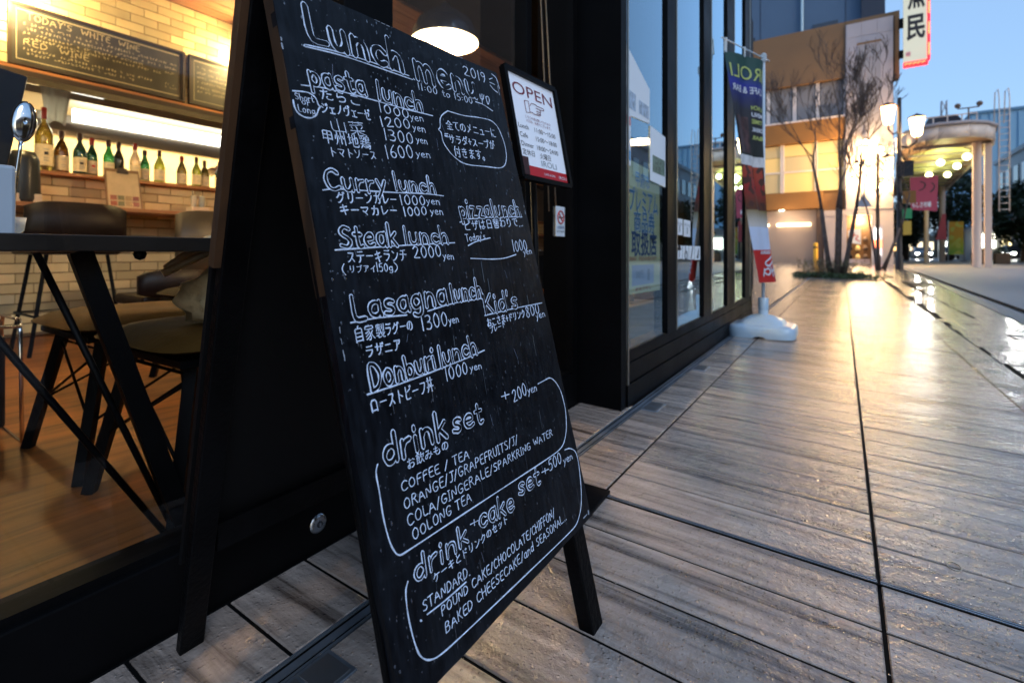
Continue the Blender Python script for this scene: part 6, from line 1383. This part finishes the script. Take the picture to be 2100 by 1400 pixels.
for k in range(9):
    tag(obj('shop_good', MB().lathe([(0, 0), (.12, 0), (.14, .15), (.06, .3), (0, .32)], 10, (.4 + (k % 3) * .4, YF + .3 + .1 * (k // 3), .25 + (k // 3) * .55)), ['leather_dark', 'warm_pane', 'dim_brown'][k % 3]), ['dark', 'yellow', 'brown'][k % 3] + ' vessel on the %s level of the display in the lit shop entrance' % ('lowest', 'middle', 'top')[k // 3], 'display item', 'goods in the lit shop entrance')
bn = thing('shop_curtain', 'white shop curtain with red brush marks hanging in the lit entrance', 'curtain', (.7, YF - .2, 1.5))
obj('cloth', MB().prism([(.30, YF - .16, 1.30), (.95, YF - .16, 1.15), (.95, YF - .16, 2.15), (.30, YF - .16, 2.05)], (0, .01, 0)), 'white_plastic', bn)
rm = MB()
for s_ in ([(.38, 1.9), (.62, 1.88), (.60, 1.7), (.45, 1.5)], [(.62, 1.75), (.85, 1.7), (.65, 1.5), (.88, 1.35)]):
    ribbon(rm, smooth(s_, 2), .05, lambda a, b_, h: Vector((a, YF - .17 - h, b_)))
obj('lettering', rm, 'ink_red', bn)
cpb = bx(ob, 'flower_tub', .3, 1.4, -.1, .25, YF - .6, YF - .2, 'white_tile')
light('entrance_light', (.9, YF + .35, 2.7), 160, (1, .72, .40), .25, ob)
bx(ob, 'downlight', -3.6, -3.3, 3.50, 3.54, YF + .2, YF + .3, emis('pale_down', (.8, 1, .8), 6))
# tall blue grey block behind
bb = thing('rear_block', 'tall blue grey block with a pale downpipe rising behind the ochre building', 'building', (-3, 52, 0))
obj('wall', MB().span((-14, 53, 0), (1.35, 70, 30)), 'blue_grey_wall', bb)
obj('side_wall', MB().span((1.36, 52.4, 0), (3.0, 70, 30)), mat('slate_blue', (.035, .045, .07), .8), bb)
for i, (x, z) in enumerate(((-1.3, 20.5), (-8.0, 20.5), (-1.3, 25))):
    obj('window', MB().span((x - .95, 52.9, z - .9), (x + .95, 53.02, z + .9)), 'window_dark', bb)
obj('downpipe', MB().tube([(-3.1, 52.8, 10), (-3.1, 52.8, 30)], .12, 8), mat('pipe_blue', (.42, .55, .62), .4), bb)
for x in (-6.6, .2): obj('joint', MB().span((x, 52.97, 5), (x + .05, 53.02, 30)), 'slate_blue', bb)

# vertical lantern sign
vs_ = thing('vertical_sign', 'tall backlit white sign with black brush characters and red neon edge on the ochre corner', 'sign', (3.6, YF - .4, 13))
sx0, sx1, sz0, sz1 = 3.02, 4.10, 11.95, 18.2
obj('sign_box', MB().span((sx0, YF - .55, sz0), (sx1, YF - .2, sz1)), mat('sign_face', (.45, .46, .38), .5, emit=(1, .97, .74), es=.20), vs_)
obj('bracket', MB().span((2.80, YF - .5, 14.05), (3.02, YF - .3, 14.6)), 'black_metal', vs_); obj('bracket', MB().span((2.80, YF - .5, 12.25), (3.02, YF - .3, 12.7)), 'black_metal', vs_)
neo = MB(); ng = MB()
neo.span((sx1 + .02, YF - .56, sz0 - .05), (sx1 + .14, YF - .2, sz1)); neo.span((sx0, YF - .57, sz0 - .28), (sx1 + .05, YF - .2, sz0 - .06))
obj('neon_edge', neo, emis('neon_pink', (1, .03, .05), .55), vs_)
for k in range(5): ng.tube([(sx0 + .05 + k * .2, YF - .59, sz0 - .22), (sx0 + .12 + k * .2, YF - .59, sz0 - .12), (sx0 + .20 + k * .2, YF - .59, sz0 - .16)], .03, 6)
for k in range(5): ng.tube([(sx1 + .08, YF - .59, sz0 + .2 + k * 1.2), (sx1 + .08, YF - .59, sz0 + .9 + k * 1.2)], .035, 6)
obj('neon_tube', ng, emis('neon_amber', (1, .22, .08), 1.6), vs_)
def brush(txt, x, z, h, w_, bold=.03): obj('lettering', text_mb(txt, (x, YF - .565, z), (1, 0, 0), (0, 0, 1), h, w_, bold=bold), 'ink_black', vs_)
brush('民', sx0 + .14, 13.35, 1.15, .85); brush('魚', sx0 + .18, 15.2, 1.45, .80)
obj('seal_mark', MB().span((sx0 + .10, YF - .57, 12.25), (sx0 + .32, YF - .552, 12.5)), 'ink_pink', vs_)

# street lamps
def lamp_post(label, x, y, z0, h, heads, power, hs=1.0):
    t = thing('street_lamp', label, 'street lamp', (x, y, z0), 'twin lantern street lamps')
    obj('post', MB().lathe([(.14, 0), (.14, .5), (.10, .6), (.085, 3.0), (.07, h), (0, h)], 14, (x, y, z0)), mat('post_brown', (.03, .02, .018), .5), t)
    for dx, dzh in heads:
        zc = z0 + dzh
        obj('arm', MB().tube([(x, y, zc - .75), (x + dx * .55, y, zc - .85), (x + dx, y, zc - .62), (x + dx, y, zc - .42)], .035, 8), 'post_brown', t)
        hd2 = obj('lantern', MB().lathe([(.10, -.42), (.16, -.36), (.24 * hs, .28)], 8, (x + dx, y, zc)).lathe([(0, -.36), (.16, -.36)], 8, (x + dx, y, zc)), emis('lamp_glow', (1, .66, .30), 13), t)
        obj('lantern_cap', MB().lathe([(.30 * hs, .29), (.26 * hs, .36), (.06, .46), (0, .5)], 8, (x + dx, y, zc)), 'post_brown', hd2)
        light('lamp_light', (x + dx, y, zc), power, (1, .66, .32), .22, t)
    return t
lp1 = lamp_post('brown twin lantern street lamp standing at the kerb, nearest to the deck', 1.91, 25.4, -.055, 6.95, ((-.36, 6.35), (.55, 5.75)), 620)
obj('traffic_box', MB().span((1.80, 25.2, 3.7), (2.35, 25.5, 4.3)), 'ink_black', lp1); obj('small_sign', MB().span((2.02, 25.22, 1.35), (2.28, 25.28, 1.9)), mat('ochre_sign', (.6, .38, .06), .5), lp1)
obj('small_sign', MB().span((2.0, 25.22, 2.0), (2.3, 25.28, 2.4)), mat('green_sign', (.05, .30, .12), .5), lp1)
obj('small_sign', MB().span((2.0, 25.22, 2.6), (2.42, 25.28, 3.1)), 'ochre_lit', lp1)
lp2 = lamp_post('brown twin lantern street lamp close to the white tiled pillar', 1.62, 34.0, -.05, 6.2, ((-.62, 6.3), (.45, 5.6)), 900)
obj('warning_sign', MB().prism([(.6, 33.9, 3.2), (1.35, 33.9, 3.2), (.98, 33.9, 4.0)], (0, .04, 0)), mat('sign_greyblue', (.25, .32, .42), .5), lp2)
ug = thing('shop_spotlights', 'cluster of bright warm spotlights on the lower white pillar above the shop entrance', 'lights', (1.6, YF - .4, 6))
for x, z in ((.75, 6.0), (1.35, 6.4), (1.9, 6.9), (2.2, 5.4), (1.2, 7.4), (2.0, 4.7), (.5, 5.1)):
    h_ = obj('spot_housing', MB().lathe([(.10, 0), (.14, .2), (.05, .3), (0, .3)], 10, (x, YF - .55, z)), 'post_brown', ug)
    obj('spot_lens', MB().ball((x, YF - .62, z - .02), .17, 12), emis('spot_glow', (1, .68, .30), 75), h_)
light('facade_wash', (1.4, YF - 1.3, 6.2), 800, (1, .62, .28), .3, ug)

# ---------------------------------------------------------------- arcade canopy and street beyond
ar = thing('arcade_canopy', 'white curved street canopy with green lit underside on tall columns', 'canopy', (5, 30, 0))
out = [(2.4, 34), (2.7, 32.0), (3.1, 31.3), (3.8, 30.9), (4.9, 31.0), (5.6, 31.6), (6.1, 32.6), (6.35, 34.2), (7.7, 60), (4.0, 60), (2.95, 37.2)]
Z0, Z1 = 6.05, 6.68
m_ = MB(); n_ = len(out)
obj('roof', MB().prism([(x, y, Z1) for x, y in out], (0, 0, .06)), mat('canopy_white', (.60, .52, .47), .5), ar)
fs = MB()
for i in range(n_):
    a, b_ = out[i], out[(i + 1) % n_]
    fs.add([(a[0], a[1], Z0), (b_[0], b_[1], Z0), (b_[0], b_[1], Z1), (a[0], a[1], Z1)], [(0, 1, 2, 3)], True)
fo = obj('fascia', fs, 'canopy_white', ar); sdm = fo.modifiers.new('thickness', 'SOLIDIFY'); sdm.thickness = .12
obj('gutter', MB().tube([(x * 1.0, y - .05, Z1 + .05) for x, y in out[:8]], .09, 8), 'pale_panel', ar)
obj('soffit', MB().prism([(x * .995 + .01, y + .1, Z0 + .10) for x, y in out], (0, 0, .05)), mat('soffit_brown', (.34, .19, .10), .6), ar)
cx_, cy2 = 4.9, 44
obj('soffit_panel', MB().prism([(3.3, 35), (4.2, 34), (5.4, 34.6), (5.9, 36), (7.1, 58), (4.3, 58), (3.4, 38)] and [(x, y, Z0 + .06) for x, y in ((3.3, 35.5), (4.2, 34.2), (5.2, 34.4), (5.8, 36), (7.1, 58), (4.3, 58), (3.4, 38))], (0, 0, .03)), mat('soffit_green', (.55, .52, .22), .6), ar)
for y in np.arange(33.5, 58, 2.4):
    obj('soffit_rib', MB().span((3.1 + max(0, y - 37) * .04, y, Z0 - .02), (6.2 + (y - 34) * .05, y + .12, Z0 + .10)), 'pale_panel', ar)
for i, (x, y) in enumerate(((5.6, 36), (5.7, 39.5), (5.8, 43.5), (4.7, 37.5), (4.8, 43))):
    gl_ = obj('globe_lamp', MB().ball((x, y, Z0 - .22), .19, 14), emis('globe_glow', (.95, 1, .45), 5), ar)
for (x, y) in ((4.5, 35), (4.8, 41)):
    light('canopy_light', (x, y, Z0 - .6), 55, (.95, 1, .42), .3, ar)
for (x, y, r_) in ((5.55, 33.3, .18), (6.75, 53, .2), (5.0, 46, .14)):
    cl_ = obj('column', MB().lathe([(r_, -.1), (r_, Z0 + .1)], 14, (x, y, 0)), mat('column_pink', (.58, .46, .40), .5), ar)
obj('column', MB().span((5.84, 33.3, -.1), (6.10, 33.5, Z0)), 'column_pink', ar)
ld = MB()
for s_ in (5.62, 5.98): ld.tube([(s_ + .62, 32.7, 2.6), (s_ + .62, 32.7, 8.0), (s_ + .62, 32.9, 8.5), (s_ + .62, 33.5, 8.5), (s_ + .62, 33.7, 7.0)], .025, 6)
for k in range(17): ld.tube([(6.24, 32.7, 2.7 + k * .3), (6.60, 32.7, 2.7 + k * .3)], .018, 6)
obj('ladder', ld, 'canopy_white', ar)
rl = MB()
for k in range(5): rl.tube([(3.3 + k * .55, 33, Z1), (3.3 + k * .55, 33, Z1 + .85)], .03, 6)
rl.tube([(3.3, 33, Z1 + .85), (5.5, 33, Z1 + .85)], .03, 6)
obj('railing', rl, 'column_pink', ar)
sk = obj('skylight', MB().prism([(3.3, 34, Z1 + .06), (5.6, 34, Z1 + .06), (4.9, 34, Z1 + 1.1), (3.8, 34, Z1 + 1.1)], (0, 5, 0)), 'window_dark', ar)
flt = MB(); flt.tube([(5.1, 32.4, Z1), (5.1, 32.4, Z1 + 1.0)], .035, 6); flt.tube([(4.7, 32.4, Z1 + 1.0), (5.5, 32.4, Z1 + 1.0)], .03, 6)
for x in (4.7, 5.5): flt.ball((x, 32.4, Z1 + 1.15), .13, 8)
obj('floodlight', flt, 'dim_brown', ar)
hb_ = thing('hanging_banner', 'pink banner with dark brush arcs and white lettering hanging under the canopy', 'banner', (4.0, 33, 4))
bz0, bz1 = 2.75, 4.55
obj('cloth', MB().prism([(2.96, 33, bz0 + .12), (4.0, 33, bz0), (4.05, 33, bz1), (2.92, 33, bz1)], (0, .02, 0)), mat('banner_pink', (.30, .045, .085), .6), hb_)
rm = MB()
for s_ in ([(3.35, 4.3), (3.55, 4.2), (3.5, 3.95), (3.3, 3.85)], [(3.8, 4.2), (3.92, 4.05), (3.85, 3.85), (3.75, 3.75)]): ribbon(rm, smooth(s_, 2), .06, lambda a, b_, h: Vector((a, 32.99 - h, b_)))
obj('lettering', rm, 'ink_black', hb_)
obj('lettering', text_mb('らしさ市場', (3.02, 32.985, 3.0), (1, 0, 0), (0, 0, 1), .22, .75, bold=.02), 'ink_white', hb_)

def sedan(label, x, y, col_, lit=True, scale=1.0):
    t = thing('car', label, 'car', (x, y, -.06), 'cars on the road beyond the canopy')
    m_ = mat('car_' + col_[0], col_[1], .25, coat=1)
    s = scale
    prof = [(0, .35), (0, .75), (.15, .85), (1.1, .95), (1.7, 1.42), (3.0, 1.45), (3.7, 1.0), (4.3, .92), (4.4, .4), (3.9, .25), (.3, .25)]
    obj('body', MB().prism([(x - .85 * s, y + a * s, -.06 + z * s) for a, z in prof], (1.7 * s, 0, 0)), m_, t, bevel=.06)
    obj('windscreen', MB().add([(x - .72 * s, y + 1.12 * s, .93 * s), (x + .72 * s, y + 1.12 * s, .93 * s), (x + .66 * s, y + 1.62 * s, 1.33 * s), (x - .66 * s, y + 1.62 * s, 1.33 * s)], [(0, 1, 2, 3)]), 'window_dark', t)
    for sx_ in (-1, 1):
        obj('side_window', MB().span((x + sx_ * .855 * s - .01, y + 1.6 * s, .95 * s), (x + sx_ * .855 * s + .01, y + 3.1 * s, 1.28 * s)), 'window_dark', t)
        for yy in (.85, 3.5):
            w_ = obj('wheel', MB().lathe([(0, -.1), (.22, -.1), (.31, -.08), (.31, .08), (.22, .1), (0, .1)], 16, (x + sx_ * .78 * s, y + yy * s, .25 * s), M=Matrix.Rotation(PI / 2, 3, 'Y')), 'ink_black', t)
        obj('headlight', MB().ball((x + sx_ * .62 * s, y - .02, .58 * s), .12, 10, (1.3, .4, .8)), emis('headlight', (1, .97, .9), 60) if lit else 'steel', t)
        obj('mirror', MB().ball((x + sx_ * .98 * s, y + 1.25 * s, .95 * s), .09, 8), m_, t)
    obj('number_plate', MB().span((x - .2, y - .03, .36), (x + .2, y - .01, .5)), 'white_plastic', t)
    obj('grille', MB().span((x - .45, y - .02, .50), (x + .45, y - .005, .64)), 'ink_black', t)
sedan('silver car with headlights on, leftmost of the far traffic', 8.24, 78.0, ('silver', (0.35, 0.37, 0.38)))
sedan('dark car with headlights on, left of the canopy column', 10.65, 74.0, ('dark', (0.03, 0.03, 0.035)))
sedan('dark blue car with headlights on beside the canopy column', 11.95, 76.0, ('blue', (0.02, 0.06, 0.2)))
sedan('pale car with headlights on just right of the canopy column', 12.54, 70.0, ('pale', (0.5, 0.5, 0.5)))
sedan('dark grey car with headlights on, farther right in the traffic', 14.72, 74.0, ('grey', (0.1, 0.1, 0.11)))
sedan('black car with headlights on at the right edge of the traffic', 14.23, 66.0, ('black', (0.015, 0.015, 0.015)))
# trees
def bare_tree(label, x, y, h, seed, stems=5, spread=.19):
    R = random.Random(seed); t = thing('bare_tree', label, 'tree', (x, y, 0))
    tw = MB(); lb = MB()
    def grow(p, d, l, r, lv):
        n_ = 4; pts = [p]; rad = [r]
        for k in range(n_):
            d = (d + Vector((R.gauss(0, .09), R.gauss(0, .09), R.gauss(.05, .06)))).normalized(); pts.append(pts[-1] + d * l / n_); rad.append(r * (1 - .40 * (k + 1) / n_))
        rad = [max(q, .0040) for q in rad]; (lb if lv < 2 else tw).tube(pts, rad, 7 if lv < 2 else 4, caps=lv < 1)
        if lv >= 6: return
        for k in range(R.choice((2, 3, 3)) if lv else 3):
            f = R.uniform(.45, 1) if k else 1; i = min(n_, max(1, int(round(f * n_)))); a = R.uniform(0, 2 * PI); sp = R.uniform(.32, .62)
            q = (d + Vector((math.cos(a) * sp, math.sin(a) * sp, R.uniform(-.05, .25)))).normalized()
            grow(pts[i], q, l * R.uniform(.58, .80), rad[i] * (.66 if k else .85), lv + 1)
    for s in range(stems):
        a = 2 * PI * s / stems + R.uniform(-.3, .3); o_ = Vector((math.cos(a) * .11, math.sin(a) * .11, 0))
        d = Vector((math.cos(a) * spread * R.uniform(.5, 1.3), math.sin(a) * spread, 1)).normalized()
        pts = [Vector((x, y, 0)) + o_, Vector((x, y, 0)) + o_ * 1.2 + d * .5, Vector((x, y, 0)) + o_ * 1.2 + d * h * .26]
        tr = MB().tube(pts, [.085, .055, .038], 10); obj('trunk', tr, 'bark', t)
        grow(pts[-1], d, h * .20, .036, 0)
    obj('limb', lb, 'bark', t, kind='stuff'); obj('twig', tw, 'bark', t, kind='stuff'); return t
bare_tree('bare multi stemmed tree in a low shrub bed in front of the ochre building', -.12, 14.5, 6.6, 12, 4, .15)
bare_tree('thin bare tree in front of the white tiled pillar by the street lamps', 1.15, 23.0, 6.2, 5, 3, .28)
def leaf_cloud(m_, c, rad, n_, size, R):
    for k in range(n_):
        a, b_ = R.uniform(0, 2 * PI), math.acos(R.uniform(-1, 1)); r_ = R.uniform(.35, 1.0) ** .5
        r_ *= 1 + .18 * math.sin(3 * a + 5 * b_)
        p = Vector(c) + Vector((rad[0] * math.sin(b_) * math.cos(a), rad[1] * math.sin(b_) * math.sin(a), rad[2] * math.cos(b_))) * r_
        d1 = Vector((R.gauss(0, 1), R.gauss(0, 1), R.gauss(0, 1))).normalized(); d2 = d1.orthogonal().normalized(); s = size * R.uniform(.6, 1.4)
        m_.add([p - d1 * s, p + d2 * s * .5, p + d1 * s, p - d2 * s * .5], [(0, 1, 2, 3)])
Rt = random.Random(44)
for lab, x, y, zc, rad, hh in (('dark evergreen street tree beyond the pink banner', 8.4, 62, 5.6, (2.7, 2.7, 3.3), 0), ('dark evergreen street tree at the right edge under the white office block', 12.6, 58, 3.9, (2.2, 2.6, 2.5), 0), ('small dark tree behind the slender canopy column', 5.5, 66, 3.6, (1.6, 2, 2.4), 0), ('nearer dark evergreen cut by the right edge of the picture', 13.0, 52, 3.4, (1.6, 2.4, 2.4), 0)):
    t = thing('evergreen_tree', lab, 'tree', (x, y, 0), 'dark evergreens along the far road'); m_ = MB(); leaf_cloud(m_, (x, y, zc), rad, 2600, .26, Rt)
    obj('crown', m_, 'leaf_dark', t, kind='stuff'); obj('trunk', MB().tube([(x, y, -.1), (x + .1, y, 2), (x, y, zc)], [.28, .2, .12], 8), 'bark', t)
sbed = MB(); Rb = random.Random(8)
for k in range(60):
    a = Rb.uniform(0, 2 * PI); r_ = Rb.uniform(.2, .95); leaf_cloud(sbed, (-.10 + r_ * math.cos(a) * 1.0, 14.5 + r_ * math.sin(a) * .55, .05 + Rb.uniform(0, .05)), (.16, .14, .07), 34, .035, Rb)
tag(obj('ground_cover', sbed, 'leaf_mid', kind='stuff'), 'low green ground cover round the foot of the bare tree', 'ground cover')
ds = MB()
for k in range(170):
    a = Rb.uniform(0, 2 * PI); r_ = Rb.uniform(.15, .7); b0 = Vector((-.25 + r_ * math.cos(a), 14.45 + r_ * math.sin(a) * .5, .03)); tp = b0 + Vector((Rb.gauss(0, .12), Rb.gauss(0, .1), Rb.uniform(.15, .45)))
    ds.tube([b0, b0.lerp(tp, .5) + Vector((Rb.gauss(0, .02), 0, 0)), tp], .004, 4, caps=False)
    leaf_cloud(ds, tp, (.05, .05, .06), 7, .018, Rb)
tag(obj('dry_shrub', ds, 'dry_shrub', kind='stuff'), 'thin dry shrubs growing round the base of the bare tree', 'shrub')
# far buildings at the right
fb2 = thing('blue_hall', 'large pale blue sheet clad building far behind the canopy', 'building', (25, 110, 0))
obj('wall', MB().span((17.6, 110, 0), (60, 140, 23.4)), mat('sheet_blue', (.22, .40, .56), .6), fb2)
rb_ = MB()
for k in range(40): rb_.span((17.7 + k * 1.1, 109.85, 2), (17.85 + k * 1.1, 110.0, 23.2))
obj('rib', rb_, 'sheet_blue', fb2, kind='stuff'); obj('coping', MB().span((17.5, 109.7, 23.4), (60, 140, 23.8)), mat('coping_blue', (.12, .25, .38), .6), fb2)
of = thing('office_block', 'white office block with a row of dark windows at the right edge', 'building', (20, 75, 0))
obj('wall', MB().span((14.2, 34, 6.6), (30, 76, 10.4)), mat('office_white', (.42, .48, .52), .6), of)
for r_ in range(1):
    for k in range(14): obj('window', MB().span((14.12, 72.5 - k * 2.7, 7.5), (14.21, 74.0 - k * 2.7, 9.2)), 'window_dark', of)
obj('lower_wall', MB().span((15.4, 34.3, -.1), (29, 75.6, 6.6)), mat('lower_dark', (.08, .10, .10), .6), of)
obj('parapet', MB().span((14.0, 33.8, 10.4), (30, 76.2, 10.8)), 'office_white', of)
pm = thing('lattice_mast', 'thin blue lattice mast between the dark tree and the canopy column', 'mast', (13, 100, 0))
ml = MB()
for x, y in ((12.4, 100), (13.6, 100), (12.4, 101.2), (13.6, 101.2)): ml.tube([(x, y, 0), ((x + 13) / 2, (y + 100.6) / 2, 24)], .08, 5)
for k in range(12): ml.tube([(12.4 + k * .025, 100, k * 2), (13.6 - k * .025, 100, k * 2 + 2)], .05, 4).tube([(13.6 - k * .025, 100, k * 2), (12.4 + k * .025, 100, k * 2 + 2)], .05, 4)
obj('lattice', ml, 'pale_panel', pm)
# row of small shops along the far side of the road
for i, (x0, x1, h, lab, c, e) in enumerate(((4.4, 7.6, 3.6, 'dim shop with amber windows far behind the slender canopy column', (.10, .08, .06), (1, .60, .22)), (7.8, 11.6, 3.2, 'dark low shop with small lights beyond the traffic', (.05, .06, .06), (1, .8, .5)),
     (11.8, 16.4, 4.0, 'pale shop with bright white windows beyond the traffic', (.30, .30, .28), (.95, 1, .95)), (16.6, 26, 4.4, 'yellowish lit shop at the right edge beyond the traffic', (.36, .28, .14), (1, .82, .4)), (26.4, 50, 6, 'long dim building at the far right beyond the traffic', (.1, .1, .1), (1, .8, .5)))):
    t = thing('far_shop', lab, 'shop', (x0, 97, 0), 'low shops across the road')
    obj('wall', MB().span((x0, 97, -.1), (x1, 104, h)), mat('shop_wall_%d' % i, c, .7), t)
    nwin = max(2, int((x1 - x0) / 1.2))
    for k in range(nwin): obj('window', MB().span((x0 + .2 + k * (x1 - x0) / nwin, 96.9, 1.0), (x0 + (k + .8) * (x1 - x0) / nwin, 96.98, 2.3)), emis('shop_win_%d' % i, e, (1.2, 1.0, 2.2, 1.6, .8)[i]), t)
# shop fronts under the canopy line: kiosk, banner, blue van, planters
ks_ = thing('kiosk', 'small white gabled kiosk with brightly lit windows behind the canopy column', 'kiosk', (10.3, 58, 0))
obj('wall', MB().span((9.2, 60, -.1), (11.6, 62.5, 2.6)), mat('kiosk_white', (.5, .52, .55), .6), ks_)
obj('roof', MB().prism([(9.0, 59.8, 2.6), (11.8, 59.8, 2.6), (10.4, 59.8, 3.5)], (0, 3, 0)), 'kiosk_white', ks_)
obj('window', MB().span((9.9, 59.9, 1.1), (11.2, 59.98, 2.3)), emis('kiosk_lit', (1, .95, .75), 4), ks_)
yb = thing('shop_banner', 'yellow and green shop banner standing beside the white kiosk', 'banner', (7.4, 52, 0))
obj('cloth', MB().span((7.0, 52, .5), (7.9, 52.03, 3.1)), print_mat('banner_yg', [(0, (.6, .3, .02)), (.5, (.45, .45, .03)), (1, (.1, .35, .05))], 1.2, (.5, .5, .08), 3, .6), yb); obj('pole', MB().tube([(6.98, 52, -.1), (6.98, 52, 3.2)], .03, 6), 'white_plastic', yb)
rbn = thing('red_banner', 'narrow red banner strapped to the second canopy column', 'banner', (6.2, 50, 1.5))
obj('cloth', MB().prism([(5.75, 48, 1.6), (6.35, 48, 1.6), (6.32, 48, 3.5), (6.1, 48, 3.5)], (0, .03, 0)), 'banner_pink', rbn)
for lab, x, y, m_ in (('dark planter box at the edge of the far pavement, left one', 7.6, 45, 'dim_brown'), ('dark planter box at the edge of the far pavement, right one', 8.8, 45.5, 'dim_brown')):
    t = thing('planter', lab, 'planter', (x, y, 0), 'planters by the far pavement'); obj('tub', MB().prism([(x - .35, y - .35, -.1), (x + .35, y - .35, -.1), (x + .35, y + .35, -.1), (x - .35, y + .35, -.1)], (0, 0, .7)), m_, t, bevel=.02)
    lf = MB(); leaf_cloud(lf, (x, y, .75), (.4, .4, .25), 160, .07, Rt); obj('leaves', lf, 'leaf_dark', t, kind='stuff')
bo_ = thing('bollard', 'yellow bollard beside the beige garage shutter', 'bollard', (-1.35, 36.8, -.02)); obj('post', MB().lathe([(.13, 0), (.13, 1.22), (.08, 1.3), (0, 1.3)], 14, (-1.42, 36.8, -.02)), mat('bollard_yellow', (.70, .38, .02), .4), bo_)
obj('cap_band', MB().lathe([(.135, .95), (.135, 1.05)], 14, (-1.42, 36.8, -.02)), 'ink_black', bo_)
# red and white lit vending light near the pillar
vm = thing('lit_column_sign', 'small lit sign with white top and red band on the white pillar foot', 'sign', (1.75, YF - .3, .5))
obj('white_light', MB().span((1.62, 36.9, 1.45), (1.86, 37.0, 2.1)), emis('sign_lit_white', (1, 1, .92), 7), vm); obj('red_light', MB().span((1.55, 36.9, .95), (1.95, 37.0, 1.42)), emis('sign_lit_red', (1, .16, .06), 5), vm); obj('white_light', MB().span((1.64, 36.9, .45), (1.86, 37.0, .9)), 'sign_lit_white', vm)
obj('case', MB().span((1.5, 37.01, -.05), (2.0, 37.3, 2.3)), 'white_tile', vm)
# row of small street lights far down the road
for i, (x, y, z, c) in enumerate(((14.4, 80, 3.6, 'red'), (15.8, 80, 3.9, 'green'), (16.7, 80, 3.9, 'pale'), (17.8, 80, 4.0, 'green'), (18.9, 80, 4.1, 'pale'))):
    t = thing('road_light', {'red': 'small red light hanging over the far road', 'green': 'small greenish light over the far road, %s one' % ('nearer' if i == 1 else 'farther right'), 'pale': 'small pale light over the far road, %s one' % ('middle' if i == 2 else 'rightmost')}[c], 'light', (x, y, z), 'row of small lights over the far road')
    obj('globe', MB().ball((x, y, z), .2, 10), emis('road_' + c, {'red': (1, .25, .2), 'green': (.5, 1, .65), 'pale': (.9, 1, .9)}[c], 26), t)
    obj('pole', MB().tube([(x, y + .1, -.1), (x, y + .1, z)], .04, 5), 'ink_black', t)
# buildings across the plaza, out of the frame, mirrored in the shopfront
oa = thing('brown_tower', 'tall brown building across the plaza, seen only as a reflection', 'building', (8, 13, 0))
obj('wall', MB().span((6.4, 10.8, -.2), (12, 16.2, 15)), mat('tower_brown', (.13, .085, .06), .7), oa)
ow = thing('brown_row', 'low brown building across the plaza, seen only as a reflection', 'building', (10, 4, 0))
obj('wall', MB().span((9.5, -9, -.2), (15, 10.7, 4.3)), mat('row_brown', (.20, .12, .085), .7), ow)
for k in range(6): obj('window', MB().span((9.44, -7 + k * 2.9, 1.0), (9.5, -5.2 + k * 2.9, 2.4)), 'warm_pane_dim', ow)
bpy.data.objects.remove(_to)
